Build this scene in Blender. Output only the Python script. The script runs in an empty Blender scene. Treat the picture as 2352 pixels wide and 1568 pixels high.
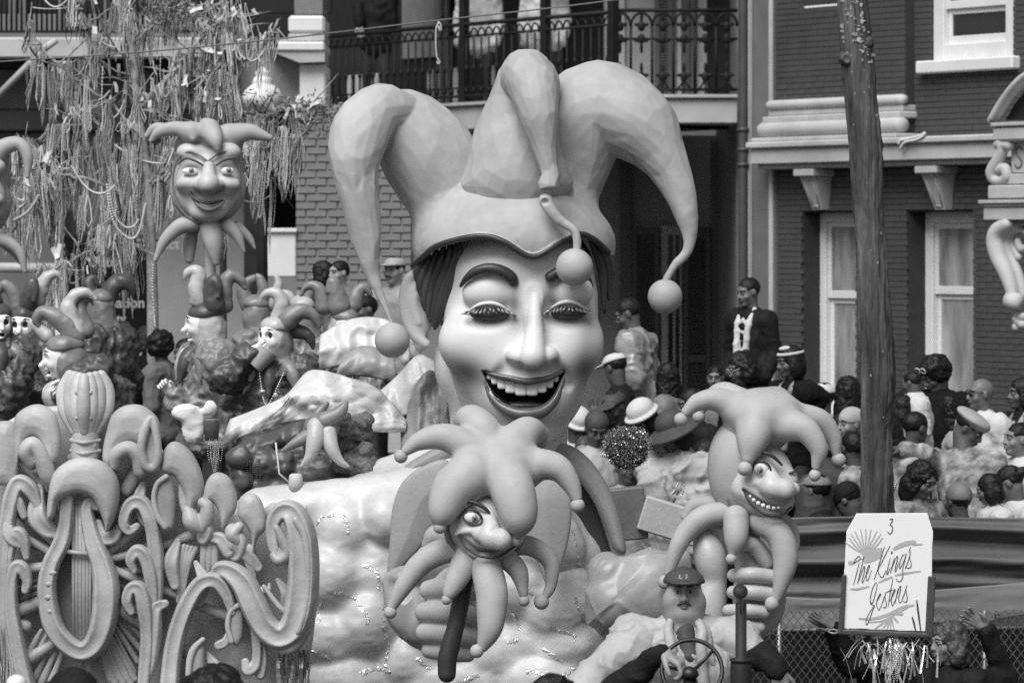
import bpy, math, random
import numpy as np
from mathutils import Vector
R_=math.radians
SC=bpy.context.scene; COL=SC.collection
# ---------------------------------------------------------------- camera, sky, sun, exposure
F=8900.0; CX=1176.0; HY=555.0; CH=3.4          # focal length, centre column, horizon row (in 2352-wide picture units), eye height
cam_d=bpy.data.cameras.new('camera'); cam=bpy.data.objects.new('camera',cam_d); COL.objects.link(cam)
cam.location=(0,0,CH); cam.rotation_euler=(R_(90),0,0)
cam_d.sensor_width=36; cam_d.lens=36*F/2352; cam_d.shift_y=-(784-HY)/2352; cam_d.clip_start=.5; cam_d.clip_end=900
cam_d.dof.use_dof=True; cam_d.dof.focus_distance=21.8; cam_d.dof.aperture_fstop=5.0
SC.camera=cam
SUN_EL,SUN_AZ=R_(53),R_(-24)
wd=bpy.data.worlds.new('World'); SC.world=wd; wd.use_nodes=True
nt=wd.node_tree; bgn=nt.nodes['Background']
sky=nt.nodes.new('ShaderNodeTexSky'); sky.sky_type='NISHITA'; sky.sun_disc=False
sky.sun_elevation=SUN_EL; sky.sun_rotation=R_(180)+SUN_AZ*-1; sky.air_density=1.0; sky.dust_density=4.0
bw=nt.nodes.new('ShaderNodeRGBToBW'); nt.links.new(sky.outputs[0],bw.inputs[0]); nt.links.new(bw.outputs[0],bgn.inputs['Color'])
bgn.inputs['Strength'].default_value=0.068
sd_=bpy.data.lights.new('sun','SUN'); sd_.energy=2.2; sd_.angle=R_(38); sd_.color=(1,1,1)
sun=bpy.data.objects.new('sun',sd_); COL.objects.link(sun)
_v=Vector((math.sin(SUN_AZ)*math.cos(SUN_EL),-math.cos(SUN_AZ)*math.cos(SUN_EL),math.sin(SUN_EL)))
sun.rotation_euler=_v.to_track_quat('Z','Y').to_euler(); sun.location=(-10,-10,30)
SC.view_settings.view_transform='Standard'; SC.view_settings.look='None'; SC.view_settings.gamma=1; SC.view_settings.use_curve_mapping=False
SC.view_settings.exposure=0.62
SC.render.engine='CYCLES'; SC.cycles.use_denoising=False
SC.cycles.max_bounces=6; SC.cycles.diffuse_bounces=3; SC.cycles.sample_clamp_indirect=4
random.seed(7); RNG=np.random.RandomState(11)
# ---------------------------------------------------------------- maths helpers
A=lambda *a: np.array(a,float)
class Fr:
    """picture units at a distance D -> world metres; z is picture units towards the camera"""
    def __init__(s,D): s.D=D; s.k=D/F
    def __call__(s,x,y,z=0): return A((x-CX)*s.k, s.D-z*s.k, CH-(y-HY)*s.k)
    def pts(s,P): return [s(*p) for p in P]
def cr(P,n=6,closed=False):
    """Catmull-Rom resample of rows of any width"""
    P=np.array(P,float); m=len(P)
    if closed: Q=np.vstack([P[-1:],P,P[:2]]); segs=m
    else: Q=np.vstack([2*P[:1]-P[1:2],P,2*P[-1:]-P[-2:-1]]); segs=m-1
    out=[]
    t=np.linspace(0,1,n,endpoint=False)[:,None]
    for i in range(segs):
        a,b,c,d=Q[i],Q[i+1],Q[i+2],Q[i+3]
        out.append(.5*((2*b)+(-a+c)*t+(2*a-5*b+4*c-d)*t*t+(-a+3*b-3*c+d)*t**3))
    out=np.vstack(out)
    if not closed: out=np.vstack([out,P[-1:]])
    return out
def _h(ix,iy,iz,seed):
    n=(ix*374761393+iy*668265263+iz*2147483647+seed*1274126177)&0xffffffff
    n=((n^(n>>13))*1274126177)&0xffffffff
    return ((n^(n>>16))&0xffff)/32767.5-1
def vnoise(p,sc=1.0,seed=0):
    p=np.asarray(p,float)*sc; i=np.floor(p).astype(np.int64); f=p-i; f=f*f*(3-2*f); r=0
    for dx in (0,1):
        for dy in (0,1):
            for dz in (0,1):
                w=(f[:,0] if dx else 1-f[:,0])*(f[:,1] if dy else 1-f[:,1])*(f[:,2] if dz else 1-f[:,2])
                r=r+w*_h(i[:,0]+dx,i[:,1]+dy,i[:,2]+dz,seed)
    return r
def fbm(p,sc=1.0,seed=0,o=3):
    r=0;a=1
    for q in range(o): r=r+a*vnoise(p,sc*2**q,seed+q); a*=.5
    return r
def rotm(yaw=0,pitch=0,roll=0):
    cy,sy=math.cos(yaw),math.sin(yaw);cp,sp=math.cos(pitch),math.sin(pitch);c,s=math.cos(roll),math.sin(roll)
    return A([cy,-sy,0],[sy,cy,0],[0,0,1])@A([1,0,0],[0,cp,-sp],[0,sp,cp])@A([c,0,s],[0,1,0],[-s,0,c])
# ---------------------------------------------------------------- objects
def wloc(o):
    v=A(0,0,0)
    while o is not None: v=v+A(*o.location); o=o.parent
    return v
def props(o,label=None,cat=None,group=None,kind=None):
    if label: o['label']=label
    if cat: o['category']=cat
    if group: o['group']=group
    if kind: o['kind']=kind
    return o
def thing(name,label,cat,loc,group=None):
    o=bpy.data.objects.new(name,None); COL.objects.link(o); o.location=tuple(map(float,loc)); o.empty_display_size=.1
    return props(o,label,cat,group)
def mk(name,V,Fc,mat,parent=None,smooth=True,kind=None,mi=None,col=None,org=None,label=None):
    V=np.asarray(V,float)
    if org is None: org=wloc(parent) if parent is not None else A(V[:,0].mean(),V[:,1].mean(),V[:,2].min())
    else: org=A(*org)
    me=bpy.data.meshes.new(name)
    nv=len(V); me.vertices.add(nv); me.vertices.foreach_set('co',(V-org).astype(np.float32).ravel())
    if isinstance(Fc,np.ndarray):
        nf,w=Fc.shape; lp=Fc.ravel(); st=np.arange(nf)*w; tot=np.full(nf,w)
    else:
        tot=np.array([len(f) for f in Fc]); lp=np.array([i for f in Fc for i in f]); st=np.concatenate([[0],np.cumsum(tot)[:-1]]); nf=len(tot)
    me.loops.add(len(lp)); me.loops.foreach_set('vertex_index',lp.astype(np.int32))
    me.polygons.add(nf); me.polygons.foreach_set('loop_start',st.astype(np.int32)); me.polygons.foreach_set('loop_total',tot.astype(np.int32))
    me.polygons.foreach_set('use_smooth',np.full(nf,smooth))
    for m in (mat if isinstance(mat,(list,tuple)) else [mat]): me.materials.append(m)
    if mi is not None: me.polygons.foreach_set('material_index',np.asarray(mi,np.int32))
    if col is not None:
        ca=me.color_attributes.new('paint','FLOAT_COLOR','POINT')
        c4=np.ones((nv,4),np.float32); c4[:,:3]=np.asarray(col)[:,None]; ca.data.foreach_set('color',c4.ravel())
    me.update(calc_edges=True); me.validate()
    o=bpy.data.objects.new(name,me); COL.objects.link(o)
    if parent is not None: o.parent=parent
    else: o.location=tuple(map(float,org))
    if kind: o['kind']=kind
    if label: o['label']=label
    return o
def inst(src,loc,parent=None,rot=None,scale=None):
    o=src.copy(); COL.objects.link(o); o.parent=parent; o.location=tuple(map(float,loc))
    if rot is not None: o.rotation_euler=rot
    if scale is not None: o.scale=scale
    return o
class MB:
    """collects simple shapes into one mesh"""
    def __init__(s): s.v=[];s.f=[];s.n=0
    def add(s,V,Fc):
        V=np.asarray(V,float); s.v.append(V); s.f+= [tuple(int(i)+s.n for i in f) for f in Fc]; s.n+=len(V); return s
    def box(s,c,d,u=None):
        """c centre, d full sizes, u optional 3x3 rows = local axes"""
        h=np.array(d,float)/2; U=np.eye(3) if u is None else np.asarray(u,float)
        P=[A(*c)+sx*h[0]*U[0]+sy*h[1]*U[1]+sz*h[2]*U[2] for sx in(-1,1) for sy in(-1,1) for sz in(-1,1)]
        fl=np.linalg.det(U)<0
        Q=[(0,1,3,2),(4,6,7,5),(0,4,5,1),(2,3,7,6),(0,2,6,4),(1,5,7,3)]
        return s.add(P,[q[::-1] for q in Q] if fl else Q)
    def bbox(s,c,d,b=.01,u=None):
        """box with chamfered edges"""
        h=np.array(d,float)/2; U=np.eye(3) if u is None else np.asarray(u,float); b=min(b,h.min()*.9)
        P=[];idx={}
        for sx in(-1,1):
            for sy in(-1,1):
                for sz in(-1,1):
                    for ax in range(3):
                        q=h-b; q=q.copy(); q[ax]=h[ax]
                        p=q*A(sx,sy,sz); idx[(sx,sy,sz,ax)]=len(P); P.append(A(*c)+p@U)
        fs=[]
        for ax in range(3):
            o1,o2=(ax+1)%3,(ax+2)%3
            for sg in(-1,1):
                cyc=[]
                for (a,b2) in ((-1,-1),(1,-1),(1,1),(-1,1)):
                    k=[0,0,0];k[ax]=sg;k[o1]=a;k[o2]=b2;cyc.append(idx[(*k,ax)])
                fs.append(cyc if sg>0 else cyc[::-1])
        for ax in range(3):
            o1,o2=(ax+1)%3,(ax+2)%3
            for a in(-1,1):
                for b2 in(-1,1):
                    def g(sg,w):
                        k=[0,0,0];k[ax]=sg;k[o1]=a;k[o2]=b2;return idx[(*k,w)]
                    q=[g(-1,o1),g(1,o1),g(1,o2),g(-1,o2)]
                    fs.append(q if a*b2<0 else q[::-1])
        for sx in(-1,1):
            for sy in(-1,1):
                for sz in(-1,1):
                    q=[idx[(sx,sy,sz,0)],idx[(sx,sy,sz,1)],idx[(sx,sy,sz,2)]]
                    fs.append(q if sx*sy*sz>0 else q[::-1])
        return s.add(P,fs)
    def tube(s,P,r,n=8,cap=True,flat=1.0,up=None):
        P=np.array(P,float); m=len(P); r=np.full(m,r,float) if np.isscalar(r) else np.array(r,float)
        T=np.gradient(P,axis=0); T/=np.linalg.norm(T,axis=1)[:,None]+1e-12
        u=A(0,0,1) if up is None else A(*up)
        if abs(T[0]@u)>.95: u=A(1,0,0)
        N=np.cross(T[0],u);N/=np.linalg.norm(N); V=[]
        th=np.linspace(0,2*math.pi,n,endpoint=False)
        for i in range(m):
            N=N-T[i]*(N@T[i]); N/=np.linalg.norm(N)+1e-12; B=np.cross(T[i],N)
            V.append(P[i]+r[i]*(np.cos(th)[:,None]*N+flat*np.sin(th)[:,None]*B))
        V=np.vstack(V); fs=[]
        for i in range(m-1):
            for j in range(n):
                k=(j+1)%n; fs.append((i*n+j,i*n+k,(i+1)*n+k,(i+1)*n+j))
        if cap: fs.append(tuple(range(n))[::-1]); fs.append(tuple((m-1)*n+j for j in range(n)))
        return s.add(V,fs)
    def ball(s,c,r,nu=10,nv=6,R=None):
        r=np.full(3,r,float) if np.isscalar(r) else np.array(r,float)
        V=[(0,0,1)]
        for i in range(1,nv):
            a=math.pi*i/nv
            for j in range(nu):
                b=2*math.pi*j/nu; V.append((math.sin(a)*math.cos(b),math.sin(a)*math.sin(b),math.cos(a)))
        V.append((0,0,-1)); V=np.array(V)*r
        if R is not None: V=V@np.asarray(R).T
        fs=[]
        for j in range(nu): fs.append((0,1+j,1+(j+1)%nu))
        for i in range(nv-2):
            for j in range(nu):
                a=1+i*nu; k=(j+1)%nu; fs.append((a+j,a+nu+j,a+nu+k,a+k))
        l=len(V)-1; a=1+(nv-2)*nu
        for j in range(nu): fs.append((l,a+(j+1)%nu,a+j))
        return s.add(V+A(*c),fs)
    def lathe(s,c,prof,n=20,ax=None):
        """prof rows (radius, height)"""
        U=np.eye(3) if ax is None else np.asarray(ax,float); V=[]
        for r,z in prof:
            for j in range(n):
                a=2*math.pi*j/n; V.append(A(*c)+r*math.cos(a)*U[0]+r*math.sin(a)*U[1]+z*U[2])
        fs=[]
        for i in range(len(prof)-1):
            for j in range(n): k=(j+1)%n; fs.append((i*n+j,i*n+k,(i+1)*n+k,(i+1)*n+j))
        fs.append(tuple(range(n))[::-1]); fs.append(tuple((len(prof)-1)*n+j for j in range(n)))
        return s.add(V,fs)
    def prism(s,front,back):
        """two matching rings of points, front ring counter-clockwise seen from outside"""
        n=len(front); fs=[tuple(range(n)),tuple(range(2*n-1,n-1,-1))]
        for i in range(n): j=(i+1)%n; fs.append((i,n+i,n+j,j))
        return s.add(np.vstack([front,back]),fs)
    def sheet(s,G,th=.006):
        """grid of points (m,n,3) given a thickness along its normals"""
        G=np.asarray(G,float); m,n,_=G.shape
        du=np.gradient(G,axis=0);dv=np.gradient(G,axis=1);N=np.cross(du,dv);N/=np.linalg.norm(N,axis=2)[...,None]+1e-12
        a=(G+N*th/2).reshape(-1,3);b=(G-N*th/2).reshape(-1,3);fs=[];k=m*n
        for i in range(m-1):
            for j in range(n-1):
                q=(i*n+j,(i+1)*n+j,(i+1)*n+j+1,i*n+j+1); fs.append(q); fs.append(tuple(k+t for t in q[::-1]))
        ring=[(i,0) for i in range(m)]+[(m-1,j) for j in range(1,n)]+[(i,n-1) for i in range(m-2,-1,-1)]+[(0,j) for j in range(n-2,0,-1)]
        ids=[i*n+j for i,j in ring]
        for t in range(len(ids)): p,q=ids[t],ids[(t+1)%len(ids)]; fs.append((q,p,k+p,k+q))
        return s.add(np.vstack([a,b]),fs)
    def mk(s,name,mat,parent=None,smooth=True,**kw): return mk(name,np.vstack(s.v),s.f,mat,parent,smooth,**kw)
BIG=1e3
class SD:
    """blended solids: rounded cones, ellipsoids and boxes melted together, meshed by surface nets"""
    def __init__(s,vox): s.ops=[]; s.h=vox
    def chain(s,P,r,k=0.0,op='u',n=5,flat=1.0,smooth=True,closed=False):
        P=np.array(P,float); r=np.full(len(P),r,float) if np.isscalar(r) else np.array(r,float)
        Q=np.hstack([P,r[:,None]])
        if smooth and len(P)>2: Q=cr(Q,n,closed)
        if closed: Q=np.vstack([Q,Q[:1]])
        Q[:,3]=np.maximum(Q[:,3],1e-4)
        s.ops.append(('c',Q,k,op,flat)); return s
    def ell(s,c,r,k=0.0,op='u',R=None):
        r=np.full(3,r,float) if np.isscalar(r) else np.array(r,float)
        s.ops.append(('e',A(*c),r,k,op,R)); return s
    def box(s,c,d,rd=.0,k=0.0,op='u',R=None):
        s.ops.append(('b',A(*c),np.array(d,float)/2,rd,k,op,R)); return s
    def build(s):
        lo=[];hi=[]
        for o in s.ops:
            if o[0]=='c':
                Q=o[1];m=Q[:,3].max()*max(1,o[4]); 
                if o[3]=='u': lo.append(Q[:,:3].min(0)-m);hi.append(Q[:,:3].max(0)+m)
            elif o[-2]=='u':
                m=np.linalg.norm(o[2]) if o[-1] is not None else o[2]; lo.append(o[1]-m);hi.append(o[1]+m)
        km=max([0]+[(o[2] if o[0]=='c' else o[-3]) for o in s.ops])
        h=s.h; lo=np.min(lo,0)-2.5*h-km*.3; hi=np.max(hi,0)+2.5*h+km*.3
        sh=np.ceil((hi-lo)/h).astype(int)+1
        f=np.full(sh,BIG,np.float32); ax=[(lo[i]+h*np.arange(sh[i])).astype(np.float32) for i in range(3)]
        def sub(a,b):
            i0=np.maximum(0,np.floor((a-lo)/h).astype(int)); i1=np.minimum(sh,np.ceil((b-lo)/h).astype(int)+1)
            return None if (i1<=i0).any() else tuple(slice(x,y) for x,y in zip(i0,i1))
        def grid(sl): return ax[0][sl[0]][:,None,None],ax[1][sl[1]][None,:,None],ax[2][sl[2]][None,None,:]
        def comb(sl,d,k,op):
            g=f[sl]
            if op=='u':
                if k>0:
                    t=np.maximum(k-np.abs(g-d),0)/k; f[sl]=np.minimum(g,d)-t*t*k*.25
                else: f[sl]=np.minimum(g,d)
            elif op=='s':
                if k>0:
                    t=np.maximum(k-np.abs(-d-g),0)/k; f[sl]=np.maximum(g,-d)+t*t*k*.25
                else: f[sl]=np.maximum(g,-d)
        for o in s.ops:
            if o[0]=='c':
                _,Q,k,op,fl=o; pad=2.5*h+k; m=Q[:,3].max()*max(1,fl)+pad
                S=sub(Q[:,:3].min(0)-m,Q[:,:3].max(0)+m)
                if S is None: continue
                t=np.full([x.stop-x.start for x in S],BIG,np.float32)
                for i in range(len(Q)-1):
                    a,b=Q[i],Q[i+1]; mm=max(a[3],b[3])*max(1,fl)+pad
                    z=sub(np.minimum(a,b)[:3]-mm,np.maximum(a,b)[:3]+mm)
                    if z is None: continue
                    X,Y,Z=grid(z); e=b[:3]-a[:3]; ey=e[1]/fl; L=e[0]**2+ey**2+e[2]**2+1e-12
                    px,py,pz=X-np.float32(a[0]),(Y-np.float32(a[1]))/np.float32(fl),Z-np.float32(a[2])
                    Ln=np.float32(math.sqrt(L)); hh=(px*np.float32(e[0])+py*np.float32(ey)+pz*np.float32(e[2]))/Ln
                    ww=np.sqrt(np.maximum(px*px+py*py+pz*pz-hh*hh,0)); sg=np.float32(np.clip((a[3]-b[3])/Ln,-.95,.95))
                    u=np.clip((hh-ww*(sg/np.sqrt(1-sg*sg)))/Ln,0,1)
                    d=np.sqrt(ww*ww+(hh-u*Ln)**2)-(np.float32(a[3])+u*np.float32(b[3]-a[3]))
                    w=tuple(slice(z[q].start-S[q].start,z[q].stop-S[q].start) for q in range(3))
                    t[w]=np.minimum(t[w],d)
                comb(S,t,k,op)
            else:
                c,r=o[1],o[2]; R=o[-1]; k,op=o[-3],o[-2]
                m=(np.full(3,np.linalg.norm(r)) if R is not None else r)+2.5*h+k
                S=sub(c-m,c+m)
                if S is None: continue
                X,Y,Z=grid(S); p=[X-np.float32(c[0]),Y-np.float32(c[1]),Z-np.float32(c[2])]
                if R is not None:
                    M=np.asarray(R,float).T.astype(np.float32); p=[M[i,0]*p[0]+M[i,1]*p[1]+M[i,2]*p[2] for i in range(3)]
                r=r.astype(np.float32)
                if o[0]=='e':
                    k0=np.sqrt((p[0]/r[0])**2+(p[1]/r[1])**2+(p[2]/r[2])**2); k1=np.sqrt((p[0]/r[0]**2)**2+(p[1]/r[1]**2)**2+(p[2]/r[2]**2)**2)+1e-9
                    d=k0*(k0-1)/k1
                else:
                    rd=np.float32(o[3]); q=[np.abs(p[i])-(r[i]-rd) for i in range(3)]
                    d=np.sqrt(sum(np.maximum(x,0)**2 for x in q))+np.minimum(np.maximum(np.maximum(q[0],q[1]),q[2]),0)-rd
                comb(S,d.astype(np.float32),k,op)
        return nets(f,lo,h)
    def mk(s,name,mat,parent=None,disp=None,paint=None,sm=2,**kw):
        V,Q=s.build(); V=relax(V,Q,sm)
        if disp is not None: V=V+vnorm(V,Q)*disp(V)[:,None]
        if paint is not None: kw['col']=paint(V)
        return mk(name,V,Q,mat,parent,True,**kw)
def nets(f,o,h):
    s=f<0; c=0
    for a in(0,1):
        for b in(0,1):
            for d in(0,1): c=c+s[a:s.shape[0]-1+a,b:s.shape[1]-1+b,d:s.shape[2]-1+d].astype(np.int8)
    act=(c>0)&(c<8); ii=np.argwhere(act); idx=np.full(act.shape,-1,np.int32); idx[act]=np.arange(len(ii))
    of=[(a,b,d) for a in(0,1) for b in(0,1) for d in(0,1)]
    vals=[f[ii[:,0]+q[0],ii[:,1]+q[1],ii[:,2]+q[2]] for q in of]
    pos=np.zeros((len(ii),3));cnt=np.zeros(len(ii))
    for i in range(8):
        for j in range(i+1,8):
            df=np.array(of[j])-np.array(of[i])
            if np.abs(df).sum()!=1: continue
            va,vb=vals[i],vals[j]; m=(va<0)!=(vb<0)
            t=np.where(m,va/np.where(m,va-vb,1),0)
            pos+=m[:,None]*(np.array(of[i])+t[:,None]*df); cnt+=m
    V=(ii+pos/cnt[:,None])*h+o; out=[]
    for a in range(3):
        b,d=(a+1)%3,(a+2)%3
        s0=np.moveaxis(s,(a,b,d),(0,1,2)); id0=np.moveaxis(idx,(a,b,d),(0,1,2))
        ch=s0[:-1,1:-1,1:-1]!=s0[1:,1:-1,1:-1]; e=np.argwhere(ch)
        if len(e)==0: continue
        i,j,k=e[:,0],e[:,1]+1,e[:,2]+1
        q=np.stack([id0[i,j-1,k-1],id0[i,j,k-1],id0[i,j,k],id0[i,j-1,k]],1)
        fl=~s0[i,j,k]; q[fl]=q[fl][:,::-1]; out.append(q)
    return V,np.vstack(out)
def relax(V,Q,n):
    """Taubin smoothing: takes out the voxel steps without shrinking"""
    if n<=0: return V
    e=np.vstack([Q[:,[i,(i+1)%Q.shape[1]]] for i in range(Q.shape[1])]); N=len(V)
    c=np.bincount(e[:,0],minlength=N)+np.bincount(e[:,1],minlength=N)
    for k in range(n):
        for w in (.6,-.61):
            S=np.stack([np.bincount(e[:,0],V[e[:,1],j],N)+np.bincount(e[:,1],V[e[:,0],j],N) for j in range(3)],1)/np.maximum(c,1)[:,None]
            V=V+w*(S-V)
    return V
def vnorm(V,Q):
    n=np.cross(V[Q[:,2]]-V[Q[:,0]],V[Q[:,3]]-V[Q[:,1]]) if Q.shape[1]==4 else np.cross(V[Q[:,1]]-V[Q[:,0]],V[Q[:,2]]-V[Q[:,0]])
    N=np.zeros_like(V)
    for i in range(Q.shape[1]): np.add.at(N,Q[:,i],n)
    return N/(np.linalg.norm(N,axis=1)[:,None]+1e-12)
# ---------------------------------------------------------------- materials (the photograph is black and white: greys only)
MATS={}
def M(name,v,rough=.6,amt=.12,sc=8.0,bump=.0,bsc=30.0,metal=0.0,spec=.5,paint=False,stretch=None,coat=0.0,dirt=0.0):
    if name in MATS: return MATS[name]
    m=bpy.data.materials.new(name); m.use_nodes=True; t=m.node_tree; b=t.nodes['Principled BSDF']; L=t.links
    tc=t.nodes.new('ShaderNodeTexCoord'); co=tc.outputs['Object']
    if stretch:
        mp=t.nodes.new('ShaderNodeMapping'); mp.inputs['Scale'].default_value=stretch; L.new(co,mp.inputs[0]); co=mp.outputs[0]
    nz=t.nodes.new('ShaderNodeTexNoise'); nz.inputs['Scale'].default_value=sc; nz.inputs['Detail'].default_value=6; nz.inputs['Roughness'].default_value=.62
    L.new(co,nz.inputs['Vector'])
    mr=t.nodes.new('ShaderNodeMapRange'); mr.inputs[1].default_value=.25; mr.inputs[2].default_value=.75; mr.inputs[3].default_value=v*(1-amt*1.3); mr.inputs[4].default_value=min(.9,v*(1+amt))
    L.new(nz.outputs[0],mr.inputs[0]); out=mr.outputs[0]
    def mul(a,bb):
        x=t.nodes.new('ShaderNodeMath'); x.operation='MULTIPLY'; L.new(a,x.inputs[0]); L.new(bb,x.inputs[1]); return x.outputs[0]
    if dirt:
        n2=t.nodes.new('ShaderNodeTexNoise'); n2.inputs['Scale'].default_value=sc*.35; n2.inputs['Detail'].default_value=8; n2.inputs['Roughness'].default_value=.7; L.new(co,n2.inputs['Vector'])
        r2=t.nodes.new('ShaderNodeMapRange'); r2.inputs[1].default_value=.42; r2.inputs[2].default_value=.62; r2.inputs[3].default_value=1-dirt; r2.inputs[4].default_value=1
        L.new(n2.outputs[0],r2.inputs[0]); out=mul(out,r2.outputs[0])
    if paint:
        at=t.nodes.new('ShaderNodeAttribute'); at.attribute_name='paint'; out=mul(out,at.outputs['Fac'])
    L.new(out,b.inputs['Base Color'])
    b.inputs['Roughness'].default_value=rough; b.inputs['Metallic'].default_value=metal; b.inputs['Specular IOR Level'].default_value=spec
    b.inputs['Coat Weight'].default_value=coat; b.inputs['Coat Roughness'].default_value=.25
    if bump:
        nb=t.nodes.new('ShaderNodeTexNoise'); nb.inputs['Scale'].default_value=bsc; nb.inputs['Detail'].default_value=4; L.new(co,nb.inputs['Vector'])
        bp=t.nodes.new('ShaderNodeBump'); bp.inputs['Strength'].default_value=bump; bp.inputs['Distance'].default_value=.01
        L.new(nb.outputs[0],bp.inputs['Height']); L.new(bp.outputs[0],b.inputs['Normal'])
    MATS[name]=m; return m
def poly2d(P,X,Z):
    """signed distance to a closed outline on a 2-D grid"""
    P=np.asarray(P,float); d=np.full(X.shape,1e9); s=np.ones(X.shape)
    for i in range(len(P)):
        a,b=P[i],P[i-1]; e=b-a; wx,wz=X-a[0],Z-a[1]
        t=np.clip((wx*e[0]+wz*e[1])/(e@e+1e-12),0,1); d=np.minimum(d,(wx-e[0]*t)**2+(wz-e[1]*t)**2)
        c1=Z>=a[1];c2=Z<b[1];c3=e[0]*wz>e[1]*wx; fl=(c1&c2&c3)|(~c1&~c2&~c3); s=np.where(fl,-s,s)
    return s*np.sqrt(d)
def slab(P,y,th,h,rd=None,swell=0.0,sw=.1,extra=None):
    """a rounded thick plate cut to an outline (world x,z) at depth y; swell thickens it away from its edge"""
    P=np.asarray(P,float); rd=th*.45 if rd is None else rd; m=2.5*h+rd
    T=th/2+swell; lo=A(P[:,0].min()-m,y-T-m,P[:,1].min()-m); hi=A(P[:,0].max()+m,y+T+m,P[:,1].max()+m)
    sh=np.ceil((hi-lo)/h).astype(int)+1; ax=[lo[i]+h*np.arange(sh[i]) for i in range(3)]
    X,Z=np.meshgrid(ax[0],ax[2],indexing='ij'); d2=poly2d(P,X,Z)
    t=th/2+swell*np.clip(-d2/sw,0,1)**.6 if swell else np.full(d2.shape,th/2)
    q0=(d2+rd)[:,None,:]; q1=np.abs(ax[1]-y)[None,:,None]-(t-rd)[:,None,:]
    f=np.sqrt(np.maximum(q0,0)**2+np.maximum(q1,0)**2)+np.minimum(np.maximum(q0,q1),0)-rd
    if extra is not None: f=extra(f,ax)
    return nets(f.astype(np.float32),lo,h)
def plate(name,fr,O,z,th,mat,parent=None,vox=3.0,swell=0.,sw=40.,n=5,disp=None,rd=None,**kw):
    """outline O in picture units (smoothed), th and swell too"""
    O=np.array(O,float); Q=cr(O,n,True) if n>1 else O
    W=np.stack([(Q[:,0]-CX)*fr.k,CH-(Q[:,1]-HY)*fr.k],1)
    V,Fc=slab(W,fr.D-z*fr.k,th*fr.k,vox*fr.k,None if rd is None else rd*fr.k,swell*fr.k,sw*fr.k)
    V=relax(V,Fc,2)
    if disp is not None: V=V+vnorm(V,Fc)*disp(V)[:,None]
    return mk(name,V,Fc,mat,parent,True,**kw)
def chpx(sd,fr,rows,k=0.,op='u',n=5,flat=1.,closed=False):
    """rows (x,y,r[,z]) in picture units"""
    P=[];r=[]
    for q in rows: P.append(fr(q[0],q[1],q[3] if len(q)>3 else 0)); r.append(q[2]*fr.k)
    return sd.chain(P,r,k*fr.k,op,n,flat,closed=closed)
def elpx(sd,fr,c,r,k=0.,op='u'):
    """c (x,y,z), r (rx,ry,rz) in picture units"""
    return sd.ell(fr(*c),A(r[0],r[2],r[1])*fr.k,k*fr.k,op)
def ballpx(name,fr,c,r,mat,parent,n=24):
    m=MB(); m.ball(fr(*c),r*fr.k,n,n//2); return m.mk(name,mat,parent)
# ================================================================ giant jester on the float
from mathutils.bvhtree import BVHTree
GJ=thing('giant_jester_figure','giant laughing jester head with drooping three-horned hat rising from the float','parade figure',(.05,22.6,1.0))
f=Fr(22.4)
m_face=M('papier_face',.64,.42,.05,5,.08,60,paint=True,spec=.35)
m_hat=M('papier_hat',.45,.55,.15,2.6,.25,18,dirt=.2,spec=.3)
m_dark=M('dark_paint',.035,.45,.15,9,.1,40)
m_hair=M('dark_hair_paint',.05,.42,.2,14,.12,60,stretch=(1,1,.3))
m_lip=M('lip_paint',.085,.3,.1,10,.05,40,spec=.5)
m_tooth=M('tooth_paint',.72,.35,.04,10)
m_silver=M('silver_glitter',.30,.3,.35,60,.4,160,metal=.4)
def f_px(V): return CX+(V[:,0])/f.k, HY+(CH-V[:,2])/f.k, (f.D-V[:,1])/f.k
def G(x,y,cx,cy,sx,sy,a=0):
    c,s=math.cos(a),math.sin(a); u=(x-cx)*c+(y-cy)*s; w=-(x-cx)*s+(y-cy)*c
    return np.exp(-(u/sx)**2-(w/sy)**2)
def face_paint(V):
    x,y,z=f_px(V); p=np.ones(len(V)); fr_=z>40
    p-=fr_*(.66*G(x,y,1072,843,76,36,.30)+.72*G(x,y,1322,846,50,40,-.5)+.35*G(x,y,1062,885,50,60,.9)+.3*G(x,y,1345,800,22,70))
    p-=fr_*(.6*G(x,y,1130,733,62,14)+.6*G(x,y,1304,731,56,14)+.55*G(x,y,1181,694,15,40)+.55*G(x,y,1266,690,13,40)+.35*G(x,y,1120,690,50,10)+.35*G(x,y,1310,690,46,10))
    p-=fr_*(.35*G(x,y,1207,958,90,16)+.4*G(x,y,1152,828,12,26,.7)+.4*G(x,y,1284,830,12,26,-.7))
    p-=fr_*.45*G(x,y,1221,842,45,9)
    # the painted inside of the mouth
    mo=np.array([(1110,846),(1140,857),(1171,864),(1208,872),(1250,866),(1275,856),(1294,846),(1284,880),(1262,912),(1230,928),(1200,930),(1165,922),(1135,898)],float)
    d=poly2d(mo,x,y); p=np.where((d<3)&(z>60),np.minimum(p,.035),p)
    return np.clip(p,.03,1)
s=SD(2.6*f.k)
elpx(s,f,(1194,690,-25),(186,205,190)); elpx(s,f,(1195,845,-5),(160,178,168),40); elpx(s,f,(1086,835,-50),(90,108,100),14); elpx(s,f,(1204,985,80),(64,46,58),60)
elpx(s,f,(1205,880,118),(118,84,58),50)
elpx(s,f,(1083,785,108),(72,66,56),70); elpx(s,f,(1322,785,98),(60,64,56),70)
elpx(s,f,(1200,610,70),(150,70,95),40)
chpx(s,f,[(1229,672,15,160),(1227,750,19,182),(1222,812,29,206)],30)
elpx(s,f,(1186,812,182),(24,21,28),12); elpx(s,f,(1257,812,180),(23,21,28),12)
elpx(s,f,(1195,834,205),(13,8,16),6,'s'); elpx(s,f,(1247,834,203),(12,8,16),6,'s')
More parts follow.
